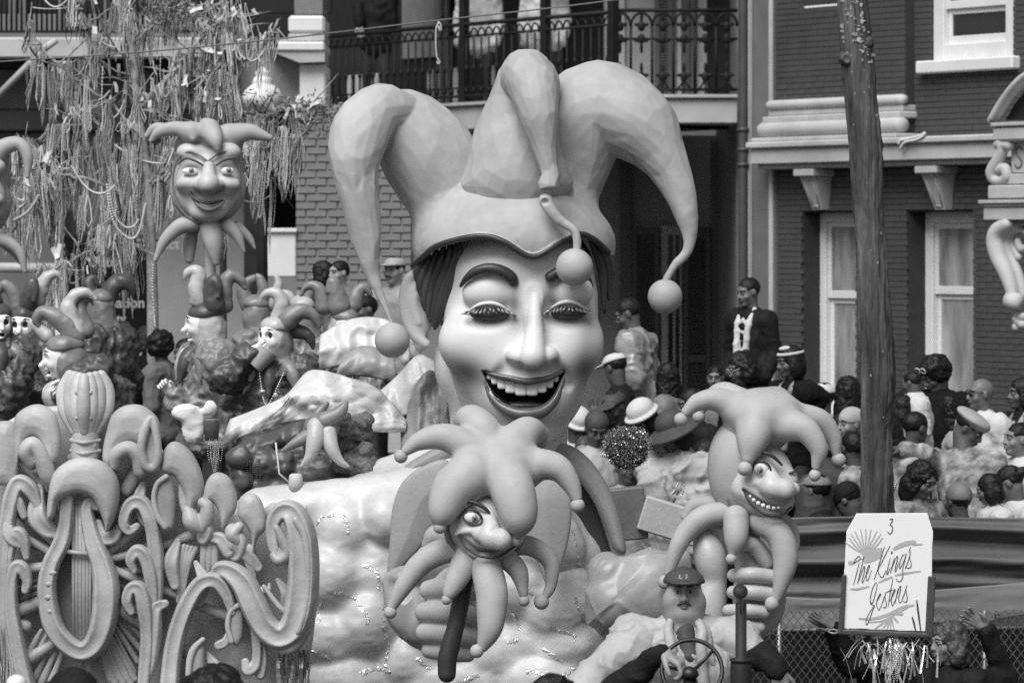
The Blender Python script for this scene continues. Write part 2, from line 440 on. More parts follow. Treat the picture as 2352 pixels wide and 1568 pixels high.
elpx(s,f,(1122,714,172),(62,30,24),24,'s'); elpx(s,f,(1306,712,166),(54,30,24),24,'s')
elpx(s,f,(1121,670,136),(57,47,40),8); elpx(s,f,(1309,668,128),(51,45,40),8)
chpx(s,f,[(1172,835,9,196),(1148,850,11,182),(1126,880,9,166)],14,'s'); chpx(s,f,[(1270,835,8,194),(1290,850,10,176),(1304,880,8,156)],14,'s')
chpx(s,f,[(1118,851,5,165),(1146,881,19,175),(1178,897,29,180),(1210,902,31,180),(1242,896,29,178),(1270,881,19,172),(1288,851,5,160)],6,'s',flat=2.8)
chpx(s,f,[(1168,900,134,-70),(1168,1080,136,-80)],30)
ear=[(985,650,9,0),(958,632,13,-8),(936,645,12,-14),(926,690,11,-14),(934,738,11,-8),(955,772,13,-4),(978,790,11,0)]
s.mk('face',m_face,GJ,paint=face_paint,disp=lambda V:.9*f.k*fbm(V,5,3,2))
s=SD(2.6*f.k); chpx(s,f,ear); elpx(s,f,(962,706,-12),(36,72,18),10); elpx(s,f,(968,698,12),(15,42,12),10,'s'); chpx(s,f,[(975,665,8,0),(955,690,7,-4),(962,740,8,-2)],6); elpx(s,f,(966,790,-8),(16,18,12),6)
s.mk('ear',m_face,GJ,paint=lambda V:np.full(len(V),.86))
def capz(x,y,gr=0.0): return -20+(230+gr)*math.sqrt(max(.02,1-((x-1178)/(236+gr))**2-((y-560)/(150+gr))**2))
BR=[(938,612),(949,604),(1001,562),(1063,542),(1117,537),(1160,550),(1221,583),(1279,554),(1325,532),(1361,543),(1395,572),(1418,598)]
BX=cr(A(*[(a,b) for a,b in BR]).reshape(-1,2),6)
def crump(V,k):
    """papier-mache over wire: flat patches meeting in soft creases"""
    W=V+.12*np.stack([vnoise(V,2,1),vnoise(V,2,2),vnoise(V,2,3)],1); a=1-2*np.sqrt(vnoise(W,2.4,5)**2+.02); c=1-2*np.sqrt(vnoise(W*A(1,1,.5),4.6,25)**2+.015)
    return k*(4.6*a+3.4*c+3.5*vnoise(V,1.6,9)+1.0*fbm(V,13,8,2)-4)
def facet(V,Q,ratio,amt,keep=None):
    """flatten a skin into the broad flat patches of pasted paper: pull it on to a coarse copy of itself"""
    t=mk('temporary_skin',V,Q,m_hat,org=(0,0,0)); m=t.modifiers.new('d','DECIMATE'); m.ratio=ratio
    ev=t.evaluated_get(bpy.context.evaluated_depsgraph_get()); me=ev.to_mesh()
    bv=BVHTree.FromPolygons([v.co.copy() for v in me.vertices],[tuple(p.vertices) for p in me.polygons]); ev.to_mesh_clear()
    bpy.data.objects.remove(t)
    P=np.array([tuple(bv.find_nearest(Vector(v))[0]) for v in V]); w=np.full((len(V),1),amt)
    if keep is not None: w=w*keep[:,None]
    return relax(V*(1-w)+P*w,Q,2)
s=SD(3*f.k)
elpx(s,f,(1178,560,-20),(236,150,230))
chpx(s,f,[(1030,470,88,-20),(990,372,110,-20),(940,308,98,-15),(890,288,82,-5)],34)
chpx(s,f,[(915,262,52,30),(868,256,60,66),(832,305,67,92),(820,385,56,110),(833,470,45,118),(847,560,31,122),(860,630,18,124),(884,690,11,126),(905,742,8,128)],7,n=8)
chpx(s,f,[(1300,470,70,-40),(1318,350,100,-60),(1345,262,108,-60),(1402,250,104,-50),(1468,290,92,-30),(1514,350,66,-10),(1558,440,39,5),(1582,520,21,10),(1579,575,13,12),(1549,610,10,12),(1530,642,9,12)],34)
V,Q=s.build(); V=relax(V,Q,6)
x,y,z=f_px(V); by=np.interp(x,BX[:,0],BX[:,1])
low=(y>by)&(x>931)&(x<1425)
keep=~low[Q].all(1); 
yy=np.where(low,by,y); V[:,2]=CH-(yy-HY)*f.k
V=V+vnorm(V,Q)*(crump(V,f.k))[:,None]*(~low)[:,None]
V=facet(V,Q,.0045,.9,np.clip((BR[3][1]-60-f_px(V)[1])/60,0,1)*1.0+((x<920)&(y>400)&(y<600)))
u,iv=np.unique(Q[keep],return_inverse=True)
hat=mk('hat',V[u],iv.reshape(-1,4),m_hat,GJ); hat.modifiers.new('shell','SOLIDIFY').thickness=.014
s=SD(2.6*f.k); fold=lambda V:crump(V+7,f.k)
chpx(s,f,[(1182,452,60,95),(1180,400,112,50),(1184,330,100,40),(1196,250,86,35),(1208,200,78,40)],20); elpx(s,f,(1186,420,50),(132,56,98),34)
chpx(s,f,[(1208,178,62,90),(1222,200,56,150),(1234,262,42,196),(1246,330,31,208),(1257,385,22,214),(1262,408,22,216),(1258,428,25,217)],5,n=8)
elpx(s,f,(1258,452,222),(24,20,30),3,'s')
Vn,Qn=s.build(); Vn=relax(Vn,Qn,6); Vn=Vn+vnorm(Vn,Qn)*fold(Vn)[:,None]; mk('horn',facet(Vn,Qn,.0055,.9),Qn,m_hat,GJ)
s=SD(2.2*f.k); chpx(s,f,[(1252,462,15,215),(1268,492,14,215),(1290,512,10,215),(1314,530,9,215),(1321,548,9,215),(1321,580,9,215)]); elpx(s,f,(1250,466,228),(9,8,9),2,'s'); s.mk('horn_tip',m_hat,GJ,disp=lambda V:1.6*f.k*fbm(V,14,4,2))
for c,r in (((905,778,128),40),((1316,612,215),42),((1527,681,12),40)): ballpx('ball',f,c,r,m_hat,GJ,32)
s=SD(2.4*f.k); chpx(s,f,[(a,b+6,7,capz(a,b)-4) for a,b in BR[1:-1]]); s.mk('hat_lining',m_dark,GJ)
s=SD(2.4*f.k); chpx(s,f,[(1060,655,4,150),(1075,636,8,166),(1095,622,11,172),(1122,615,12,176),(1150,620,13,176),(1172,634,14,172),(1180,645,11,168)]); s.mk('eyebrow',m_dark,GJ)
s=SD(2.4*f.k); chpx(s,f,[(1262,634,12,168),(1285,622,13,168),(1312,615,12,160),(1340,628,9,140),(1356,655,5,118)]); s.mk('eyebrow',m_dark,GJ)
s=SD(2.2*f.k)
chpx(s,f,[(1108,844,4,154),(1140,856,6,168),(1171,862,7,177),(1208,869,8,180),(1250,864,7,176),(1276,854,6,166),(1296,843,4,150)])
chpx(s,f,[(1107,847,4,154),(1118,886,6,155),(1143,920,10,164),(1176,939,14,171),(1207,944,15.5,174),(1246,936,13.5,170),(1274,909,9,161),(1289,874,6,153),(1298,845,4,148)]); s.mk('lips',m_lip,GJ)
TX=[(1125,859,7,8),(1137,866,8.5,11.5),(1153,873,10.5,15),(1173,880,12.5,17),(1196,885,13.5,17.5),(1221,885,13.5,17.5),(1243,880,11.5,16),(1261,872,9,13),(1275,863,7,9)]
for a,b,rx,ry in TX:
    s=SD(2.0*f.k); s.box(f(a,b,157-.0017*(a-1203)**2),A(2*rx-.6,24,2*ry)*f.k,6.5*f.k); s.mk('tooth',m_tooth,GJ)
s=SD(2.6*f.k); elpx(s,f,(1205,926,132),(50,12,18)); s.mk('tongue',m_dark,GJ)
for sx,cx,cy,w,zc in ((1,1126,706,52,160),(-1,1304,703,47,152)):
    s=SD(2*f.k); chpx(s,f,[(cx-w,cy+8,2.5,zc-16),(cx-w*.5,cy-8,4,zc+6),(cx,cy-13,4.5,zc+14),(cx+w*.5,cy-6,4,zc+8),(cx+w*.95,cy+12,2.5,zc-12)]); s.mk('eyelid_rim',m_tooth,GJ)
    s=SD(2*f.k); elpx(s,f,(cx,cy+13,zc-2),(w*.86,13,14)); s.mk('eye',m_dark,GJ)
    mb=MB()
    for i in range(13):
        t=-1+i/6; a=cx+t*w*.98; b=cy+7-9*(1-t*t)+RNG.uniform(-2,2); L=RNG.uniform(8,12); dx=t*9*1.0+RNG.uniform(-3,3)
        mb.tube([f(a,b,zc+12-14*t*t),f(a+dx*.6,b+L*.6,zc+19-12*t*t),f(a+dx*1.6,b+L*.85,zc+24-12*t*t)],A(1.8,3.4,.6)*f.k,6)
    mb.mk('eyelashes',m_silver,GJ)
s=SD(3*f.k); elpx(s,f,(1194,690,-40),(192,208,190)); s.box(f(1194,690,240),A(500,330,700)*f.k,0,6*f.k,'s'); s.box(f(1194,1000,0),A(600,900,500)*f.k,0,6*f.k,'s'); s.mk('hair_base',m_hair,GJ)
mb=MB()
for P in ([(1050,556,4),(1046,600,9),(1022,670,11),(1004,735,8),(999,756,3)],[(1036,560,5),(1030,610,10),(1010,670,11),(998,728,8),(996,750,3)],[(1020,566,5),(1012,612,10),(994,664,10),(985,710,7),(990,740,3)],[(1004,574,5),(995,612,10),(982,650,10),(974,690,7),(978,715,3)],[(988,584,5),(978,612,9),(968,640,9),(964,662,6),(968,680,3)],[(972,594,5),(963,612,8),(957,632,6),(960,650,3)],[(1056,552,3),(1056,590,6),(1040,640,8),(1018,700,8),(1004,745,4)]):
    R=cr(A(*[(q[0],q[1],q[2]) for q in P]).reshape(-1,3),5)
    mb.tube([f(q[0],q[1],max(20,150-((1195-q[0])/186)**2*112)+6) for q in R],R[:,2]*f.k*1.25,8)
mb.mk('hair',m_hair,GJ); mb=MB()
for P in ([(1362,545,4),(1384,590,9),(1396,640,7),(1398,690,2)],[(1372,552,4),(1396,596,8),(1404,640,5),(1402,668,2)],[(1352,545,4),(1372,590,8),(1384,640,8),(1388,720,3)],[(1380,560,4),(1402,598,6),(1409,632,3)]):
    R=cr(A(*[(q[0],q[1],q[2]) for q in P]).reshape(-1,3),5)
    mb.tube([f(q[0],q[1],70-(q[0]-1352)*1.2) for q in R],R[:,2]*f.k*1.25,8)
mb.mk('hair',m_hair,GJ)
# body of the giant jester
fb=Fr(22.5)
m_gold=M('quilted_float_paint',.66,.42,.10,2.2,.2,20,dirt=.28,spec=.5)
m_petal=M('collar_paint',.30,.55,.12,4,.2,30)
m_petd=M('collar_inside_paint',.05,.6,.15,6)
m_leaf=M('silver_leaf_flakes',.78,.18,.2,60,.3,90,metal=.55)
s=SD(5*fb.k)
s.chain([fb(600,1185,-20),fb(820,1160,-20),fb(1150,1150,-60),fb(1330,1185,-110)],A(60,66,90,70)*fb.k)
BUL=[(790,1215,80,95),(880,1190,62,70),(770,1330,90,90),(860,1310,88,100),(760,1450,95,85),(850,1430,80,92),(940,1520,110,80),(800,1560,110,90),(1030,1420,110,100),(1120,1500,110,85),(1240,1250,100,110),(1270,1380,95,95),(1210,1460,85,75),(1310,1480,100,80),(1180,1340,90,80),(1400,1460,80,80),(1050,1570,130,80),(1250,1570,120,80),(960,1300,110,80)]
for i,(a,b,ra,rb) in enumerate(BUL): elpx(s,fb,(a+9*math.sin(i*2.3),b+9*math.cos(i*1.7),-4+13*(i%3)),(ra*1.04,rb*1.02,94),13)
elpx(s,fb,(1050,1350,-90),(390,330,110),30); elpx(s,fb,(1100,1600,-60),(460,300,120),30)
s.mk('torso',m_gold,GJ,disp=lambda V:11*fb.k*fbm(V,2.6,31,2)+2*fb.k*fbm(V*A(1,1,1.6),11,32,2))
TV=np.empty(0)
# flakes of silver leaf curling along the seams
mb=MB(); fl=Fr(22.5)
SE=[[(730,1200),(745,1180),(790,1178),(805,1215)],[(770,1350),(810,1360),(845,1400),(850,1420)],[(840,1290),(870,1305),(872,1345)],[(880,1380),(885,1420),(892,1480),(888,1530)],[(1312,1210),(1325,1250),(1330,1290)],[(1320,1360),(1330,1390),(1345,1420)],[(1190,1330),(1220,1350),(1250,1370)],[(1260,1430),(1300,1440),(1320,1450)],[(1190,1462),(1160,1470)],[(1275,1545),(1310,1530)],[(1210,1530),(1270,1535),(1290,1550)],[(830,1535),(870,1525),(905,1535)],[(715,1480),(760,1500)],[(1180,1400),(1195,1440)],[(1250,1480),(1340,1540)],[(745,1360),(735,1420)],[(1100,1540),(1040,1560)],[(960,1500),(990,1525)]]
gv=bpy.data.objects.get('torso')
bpy.context.view_layer.update()
def bvh_of(o):
    L=wloc(o); return BVHTree.FromPolygons([Vector(A(*v.co)+L) for v in o.data.vertices],[tuple(p.vertices) for p in o.data.polygons])
BV=bvh_of(gv)
def onto(bv,fr,x,y,lift=3):
    """slide a point along depth on to a surface"""
    p=fr(x,y,600); h=bv.ray_cast(Vector(p),Vector((0,1,0)))
    return None if h[0] is None else (A(*h[0]),A(*h[1]))
for q in SE:
    R=cr(A(*q).reshape(-1,2),16); i=0
    while i<len(R)-3:
        n=RNG.randint(4,11); S=[]
        for a,b_ in R[i:i+n]:
            t=onto(BV,fl,a+RNG.normal(0,1.2),b_+RNG.normal(0,1.2))
            if t is not None: S.append(t)
        i+=n+RNG.randint(0,3)
        if len(S)<3: continue
        P=A(*[p for p,_ in S]).reshape(-1,3); N=A(*[n_ for _,n_ in S]).reshape(-1,3); T=np.gradient(P,axis=0); B=np.cross(N,T); B/=np.linalg.norm(B,axis=1)[:,None]+1e-9
        w=RNG.uniform(2.2,6.2,(len(S),1))*fl.k; l1=RNG.uniform(.5,3.,(len(S),1))*fl.k; l2=RNG.uniform(.3,2.,(len(S),1))*fl.k
        mb.sheet(np.stack([P-B*w+N*l2,P+N*l1,P+B*w*RNG.uniform(.3,1,(len(S),1))+N*l2],1),.6*fl.k)
mb.mk('leaf_flakes',m_leaf,GJ,smooth=False,kind='stuff')
# collar petals and the cape behind them
fc=Fr(22.1)
plate('collar_petal',fc,[(1030,1056),(972,1068),(925,1105),(902,1165),(896,1240),(891,1328),(925,1300),(975,1245),(1010,1190),(1050,1130)],30,12,m_petal,GJ,3,16,60)
plate('collar_petal',fc,[(1200,1110),(1260,1085),(1305,1120),(1312,1180),(1300,1260),(1265,1350),(1235,1290),(1210,1230),(1190,1160)],40,12,m_petal,GJ,3,16,60)
plate('cape_rim',Fr(22.5),[(1245,1022),(1300,1018),(1345,1045),(1385,1095),(1415,1160),(1438,1262),(1410,1260),(1385,1195),(1350,1130),(1310,1085),(1255,1060)],20,40,m_petal,GJ,3,6,16)
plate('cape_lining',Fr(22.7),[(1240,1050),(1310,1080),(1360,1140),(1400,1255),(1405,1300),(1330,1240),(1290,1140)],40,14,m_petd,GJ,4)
plate('cape_rim',Fr(22.6),[(1040,1018),(1000,1028),(950,1055),(910,1085),(880,1120),(900,1118),(960,1085),(1040,1050)],0,36,m_petal,GJ,3,6,12)
# ---------------------------------------------------------------- sleeves and hands
m_skin_p=M('puppet_hand_paint',.40,.45,.08,6,.15,24,spec=.4)
m_satin=M('satin_float_sleeve',.33,.38,.12,4,.2,16,spec=.5,dirt=.15)
folds=lambda V,a,k,sd:a*(1-np.abs(fbm(V*A(1.5,1.5,.7),k,sd,3)))
s=SD(3*f.k); fh=Fr(21.5)
chpx(s,fh,[(900,1345,26,-80),(930,1390,50,-60),(960,1430,58,-50),(985,1450,48,-40)],10); elpx(s,fh,(930,1330,-60),(42,26,40),16)
s.mk('sleeve',m_satin,GJ,disp=lambda V:folds(V,9*fh.k,4.5,71)-5*fh.k)
s=SD(2.6*fh.k)
elpx(s,fh,(1035,1420,0),(72,95,48))
for P in ([(986,1352,23,30),(1038,1342,27,70),(1092,1352,22,62)],[(976,1402,24,30),(1032,1398,29,74),(1094,1406,23,66)],[(978,1448,23,30),(1032,1447,27,70),(1088,1456,22,62)],[(988,1490,19,24),(1030,1490,22,60),(1074,1496,18,54)]): chpx(s,fh,P,5)
chpx(s,fh,[(1006,1372,24,30),(1030,1325,24,60),(1068,1308,21,80),(1096,1314,17,82)],6)
s.mk('hand',m_skin_p,GJ,disp=lambda V:1.2*fh.k*fbm(V,8,12,2))
# ================================================================ the two hand puppets (jester heads on sticks)
m_pup=M('puppet_hat_paint',.40,.55,.09,6,.10,70,spec=.25,dirt=.08)
m_pupf=M('puppet_face_paint',.50,.42,.06,6,.2,80,paint=True,spec=.4)
m_pupd=M('puppet_dark_paint',.16,.5,.1,6,.2,80)  # darker paint of the face rims and lower lip
m_eyew=M('eye_white_paint',.7,.25,.03,8)
m_iris=M('eye_iris_paint',.22,.25,.2,40)
def puppet(label,D,spec,groups):
    g=Fr(D); root=thing('jester_hand_puppet',label,'puppet',g(*spec['base']),groups)
    dsp=lambda V:1.0*g.k*fbm(V,9,5,2)
    v=2.2*g.k
    s=SD(v)
    for c,r in spec['dome']: elpx(s,g,c,r,16)
    for h in spec['horns']: chpx(s,g,h,14,n=9)
    s.mk('hat',m_pup,root,disp=dsp,sm=3)
    for c,r in spec['bells']: ballpx('bell',g,c,r,m_pup,root,18)
    if 'hood' in spec:
        s=SD(v); elpx(s,g,*spec['hood']); s.mk('hood',m_pup,root,disp=dsp)
    s=SD(v)
    for q in spec['face']: elpx(s,g,*q)
    for q in spec.get('facech',[]): chpx(s,g,*q)
    for q in spec.get('facecut',[]): chpx(s,g,q[0],q[1],'s',flat=q[2])
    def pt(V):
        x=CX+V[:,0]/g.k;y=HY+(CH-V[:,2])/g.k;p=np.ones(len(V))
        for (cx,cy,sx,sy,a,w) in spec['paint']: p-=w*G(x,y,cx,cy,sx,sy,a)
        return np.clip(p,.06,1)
    s.mk('face',m_pupf,root,disp=dsp,paint=pt)
    for nm,mt,rows,fl in spec['lines']:
        s=SD(1.6*g.k); chpx(s,g,rows,n=6,flat=fl); s.mk(nm,mt,root)
    for (c,r,ic,ir) in spec['eyes']:
        s=SD(1.4*g.k); elpx(s,g,c,r); e=s.mk('eye',m_eyew,root)
        s=SD(1.2*g.k); elpx(s,g,ic,ir); s.mk('iris',m_iris,e)
        s=SD(1.2*g.k); elpx(s,g,(ic[0]+1,ic[1]+1,ic[2]+ir[2]*.55),(ir[0]*.5,ir[1]*.5,ir[2]*.6)); s.mk('pupil',m_dark,e)
    for (a,b,zz,rx,ry) in spec.get('teeth',[]):
        m=MB(); m.bbox(g(a,b,zz),A(2*rx,9,2*ry)*g.k,2*g.k); m.mk('tooth',m_tooth,root)
    for h in spec['tails']:
        s=SD(v); chpx(s,g,h,n=9); s.mk('collar_tail',m_pup,root,disp=dsp,sm=3)
    for mt,rows,nm in spec['extra']:
        s=SD(v); chpx(s,g,rows,n=8); s.mk(nm,mt,root,disp=dsp)
    return root
PG='jester puppets held by the giant figure'
P1=dict(base=(1030,1555,0),
 dome=[((1150,1078,0),(88,72,80)),((1165,1050,0),(70,55,60))],
 horns=[[(1095,1040,44,10),(1050,1012,36,10),(1010,1002,30,10),(964,1012,22,10),(934,1033,12,10)],[(1128,1030,46,-10),(1105,988,42,-20),(1080,965,34,-50),(1056,985,22,-85)],[(1180,1020,46,-10),(1212,992,34,-40),(1240,1000,22,-80)],
  [(1195,1080,48,10),(1240,1066,37,15),(1282,1075,31,20),(1310,1108,22,25),(1323,1140,13,30)],[(1165,1090,52,50),(1180,1130,50,80),(1192,1175,42,98),(1192,1208,18,100),(1188,1222,8,98)],[(1085,1085,58,40),(1042,1122,50,60),(1020,1165,34,80),(1012,1192,16,84)]],
 bells=[((921,1047,10),16),((1246,1020,-95),14),((1326,1158,32),17),((1012,1204,86),15),((1199,1200,80),13)],
 face=[((1118,1205,0),(90,84,78)),((1088,1215,52),(40,30,26),24),((1165,1225,48),(36,28,26),24),((1118,1258,48),(56,26,28),24),((1086,1186,70),(27,21,16),10)],
 facech=[([(1122,1180,12,70),(1128,1205,20,90),(1124,1224,24,98),(1150,1232,27,98)],14),([(1103,1219,18,84)]*2,8),([(1186,1232,16,80)]*2,8),([(1050,1222,5,66),(1068,1214,7,78),(1092,1212,7,84)],8)],
 facecut=[([(1058,1226,4,78),(1075,1247,10,86),(1100,1262,13,92),(1135,1266,13,92),(1172,1252,6,84)],5,2.6)],
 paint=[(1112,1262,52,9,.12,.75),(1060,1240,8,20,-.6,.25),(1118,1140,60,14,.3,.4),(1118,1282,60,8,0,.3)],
 lines=[('eyebrow',m_dark,[(1058,1152,3,78),(1084,1146,5,84),(1110,1158,5,86),(1124,1170,3,84)],1),('eye_rim',m_dark,[(1063,1176,2.5,84),(1078,1164,2.8,90),(1096,1168,2.8,92),(1108,1184,2.5,88),(1102,1196,2.3,90),(1080,1196,2.3,88),(1064,1182,2.3,84)],1),('mouth_line',m_dark,[(1056,1222,3,76),(1062,1238,3,78),(1078,1256,3,84),(1104,1270,3,88),(1140,1272,3,88),(1170,1256,3,82),(1184,1246,2.5,76)],1),
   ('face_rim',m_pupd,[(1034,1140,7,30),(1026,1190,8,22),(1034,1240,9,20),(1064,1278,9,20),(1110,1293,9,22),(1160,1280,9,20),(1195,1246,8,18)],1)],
 eyes=[((1086,1181,84),(19,14,9),(1091,1183,90),(8,9,5))],
 tails=[[(1060,1258,28,0),(1010,1268,29,0),(965,1295,26,5),(925,1348,20,10),(902,1390,11,12)],[(1075,1275,32,30),(1055,1315,28,45),(1036,1352,17,60),(1030,1364,10,62)],[(1116,1292,36,40),(1130,1360,37,70),(1126,1430,29,88),(1110,1474,13,90)],[(1160,1275,26,20),(1190,1308,22,30),(1201,1350,13,34),(1203,1364,9,34)],[(1175,1250,24,0),(1225,1256,22,0),(1264,1290,19,0),(1266,1340,14,0),(1253,1368,10,0)],[(1050,1240,26,-30),(1005,1232,26,-50),(985,1255,18,-60)]],
 extra=[(m_pup,[(897,1404,14,14),(897,1405,14,14)],'bell'),(m_pup,[(1027,1370,12,64),(1027,1371,12,64)],'bell'),(m_pup,[(1096,1484,15,92),(1096,1485,15,92)],'bell'),(m_pup,[(1204,1375,13,34),(1204,1376,13,34)],'bell'),(m_pup,[(1243,1381,18,0),(1243,1382,18,0)],'bell'),(m_dark,[(1075,1300,20,10),(1050,1420,20,10),(1030,1500,22,10),(1027,1545,21,10)],'stick')])
puppet('winking small jester puppet held upright before the giant head\'s chest',20.9,P1,PG)
P2=dict(base=(1640,1500,0),
 dome=[((1752,950,0),(92,60,80)),((1740,985,-20),(80,60,70))],
 horns=[[(1700,945,36,10),(1650,918,28,15),(1605,922,21,20),(1576,944,13,20)],[(1705,918,26,-50),(1662,908,28,-70),(1628,926,16,-80),(1614,948,10,-80)],[(1760,935,38,-20),(1785,922,34,-40),(1802,935,26,-60)],
  [(1735,965,50,45),(1724,1005,37,75),(1713,1045,16,92)],[(1785,972,42,35),(1842,982,31,60),(1874,1025,22,70),(1870,1066,11,70)],[(1815,955,33,0),(1880,966,28,-15),(1914,1002,20,-20),(1922,1042,10,-20)]],
 bells=[((1563,962,20),16),((1609,960,-80),15),((1705,1070,98),17),((1866,1087,70),14),((1928,1057,-20),17)],
 hood=((1708,1075,-25),(82,122,82)),
 face=[((1748,1105,5),(78,88,76)),((1715,1122,52),(34,26,28),22),((1768,1150,50),(52,34,30),24),((1745,1072,68),(26,24,16),10),((1800,1100,40),(30,30,26),16)],
 facech=[([(1758,1075,12,70),(1770,1098,20,90),(1766,1112,25,98),(1793,1118,26,98)],14),([(1757,1112,20,86)]*2,8),([(1816,1118,16,78)]*2,8),([(1694,1110,5,60),(1715,1104,7,74),(1742,1104,7,82)],8)],
 facecut=[([(1704,1120,4,74),(1724,1140,9,84),(1750,1158,13,92),(1780,1164,12,92),(1808,1152,5,82)],5,2.6)],
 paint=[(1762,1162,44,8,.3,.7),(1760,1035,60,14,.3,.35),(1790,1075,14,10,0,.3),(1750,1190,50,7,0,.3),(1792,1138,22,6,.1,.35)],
 lines=[('eyebrow',m_dark,[(1722,1040,2.5,82),(1745,1034,4,88),(1768,1042,4.5,90),(1790,1062,3,86)],1),('eye_rim',m_dark,[(1722,1072,2,84),(1730,1058,2.3,88),(1748,1054,2.5,92),(1762,1066,2.5,92),(1765,1082,2,90)],1),('eye_slit',m_dark,[(1808,1082,2,64),(1818,1080,3,60),(1829,1068,2,48)],1),('mouth_line',m_dark,[(1700,1116,2.5,70),(1708,1134,2.8,76),(1726,1156,2.8,84),(1752,1174,2.8,90),(1784,1176,2.8,88),(1812,1158,2.5,80)],1),
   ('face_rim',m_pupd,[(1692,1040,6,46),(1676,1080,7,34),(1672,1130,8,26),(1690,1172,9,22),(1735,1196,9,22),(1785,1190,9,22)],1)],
 eyes=[((1744,1070,84),(18,16,9),(1740,1074,91),(8,9,5))],
 teeth=[(1718,1134,80,3,3.5),(1726,1142,84,4,4),(1736,1149,87,4.5,4.5),(1747,1154,89,5,4.5),(1759,1158,90,5,4.5),(1771,1160,90,4.5,4),(1782,1159,88,4,3.5)],
 tails=[[(1668,1178,26,0),(1622,1184,27,10),(1580,1216,25,15),(1552,1262,19,20),(1536,1312,11,20)],[(1645,1160,20,-40),(1602,1163,19,-60),(1578,1190,12,-60)],[(1687,1185,30,50),(1686,1228,27,66),(1679,1262,11,72)],[(1742,1194,28,35),(1785,1222,30,50),(1800,1275,29,60),(1790,1335,19,64),(1779,1368,11,64)],[(1785,1190,19,-20),(1815,1213,18,-30),(1825,1254,14,-30),(1818,1292,9,-30)]],
 extra=[(m_pup,[(1526,1334,16,20),(1526,1335,16,20)],'bell'),(m_pup,[(1675,1276,13,74),(1675,1277,13,74)],'bell'),(m_pup,[(1769,1379,16,64),(1769,1380,16,64)],'bell'),(m_pup,[(1700,1180,40,-20),(1720,1290,34,-20),(1740,1440,30,-20)],'stick')])
puppet('grinning one-eyed jester puppet with long hood, raised above the tractor driver',21.9,P2,PG)
# right hand of the giant figure round the second stick
g=Fr(21.9); m=M('float_arm_paint',.42,.42,.1,5,.2,24)
s=SD(2.4*g.k); elpx(s,g,(1745,1370,-10),(62,90,34))
for P in ([(1684,1318,16,38),(1722,1314,18,58),(1768,1320,17,50)],[(1682,1356,16,38),(1718,1354,18,58),(1764,1359,17,50)],[(1672,1398,15,38),(1712,1396,17,56),(1752,1401,16,48)],[(1674,1430,14,36),(1705,1432,15,50),(1742,1436,14,44)]): chpx(s,g,P,3,n=8)
chpx(s,g,[(1760,1290,20,10),(1735,1255,20,20),(1718,1246,17,30),(1706,1250,14,34)],6)
s.mk('hand',m_skin_p,GJ,disp=lambda V:1.*g.k*fbm(V,9,12,2))
s=SD(2.6*g.k); chpx(s,g,[(1618,1236,26,-20),(1632,1282,38,-10),(1640,1335,30,-10),(1630,1390,40,-10),(1632,1450,38,-10),(1636,1560,34,-10)],6,n=8); s.mk('arm_roll',m,GJ)
def drape_(V,k):
    W=V@rotm(0,0,.75)+.04*np.stack([vnoise(V,4,1),vnoise(V,4,2),vnoise(V,4,3)],1); r=1-2*np.abs(vnoise(W*A(1.,1,.22),6.5,91)); q=1-2*np.abs(vnoise(W*A(1,1,.3),13,95))
    return k*(9*r+3.5*q*np.abs(q)-3)
s=SD(3*g.k); chpx(s,g,[(1560,1300,30,-90),(1500,1370,90,-90),(1420,1400,70,-80),(1400,1380,60,-70)],20,n=8); elpx(s,g,(1480,1390,-80),(110,118,70),20); elpx(s,g,(1400,1330,-80),(52,56,50),10)
s.mk('sleeve',m_satin,GJ,disp=lambda V:drape_(V,g.k),sm=3)
# ================================================================ parade float: carved scroll panel with lyre, deck
g=Fr(21.3)
FL=thing('parade_float','tall parade float with carved scrollwork side, golden lyre and rider deck','parade float',g(360,1568,0))
m_car=M('carved_float_paint',.47,.45,.13,3.5,.25,26,dirt=.30,spec=.35)
m_car2=M('carved_edge_paint',.38,.42,.13,4,.25,26,dirt=.3,spec=.45)
m_pan=M('float_panel_paint',.62,.5,.12,3,.25,22,dirt=.35)
m_foil=M('crumpled_foil_skirt',.32,.3,.4,18,.7,40,metal=.35)
m_deck=M('deck_boards',.07,.7,.2,5)
dc=lambda V:1.6*g.k*fbm(V,7,44,2)
def roll(name,rows,mt=None,fl=1.0,v=2.6,k=0,n=6,extra=None,closed=False):
    big=name in('scroll','leaf','petal_tail','petal_curl','lyre_frame'); q=1.32 if big else 1.15
    rows=[(r[0],r[1],r[2]*q,r[3] if len(r)>3 else 0) for r in rows]
    s=SD(v*g.k); chpx(s,g,rows,k,n=n,flat=fl,closed=closed)
    if big and name!='petal_curl': chpx(s,g,[(r[0]-r[2]*.12,r[1],r[2]*.72,r[3]+r[2]*(.62+fl*.62)) for r in rows],5,'s',n=n,flat=.8)
    for e in (extra or []): chpx(s,g,e,6,n=n,flat=fl)
    return s.mk(name,mt or m_car,FL,disp=dc)
def pl(name,O,z,th,mt=None,sw=0,swd=18,v=2.8,n=5): return plate(name,g,O,z,th,mt or m_car,FL,v,sw,swd,n,disp=dc)
pl('panel',[(-60,1010),(60,940),(200,930),(330,990),(420,1100),(520,1170),(620,1180),(700,1165),(722,1250),(728,1380),(715,1480),(690,1620),(-60,1620)],-70,30,m_pan,v=5,n=1)
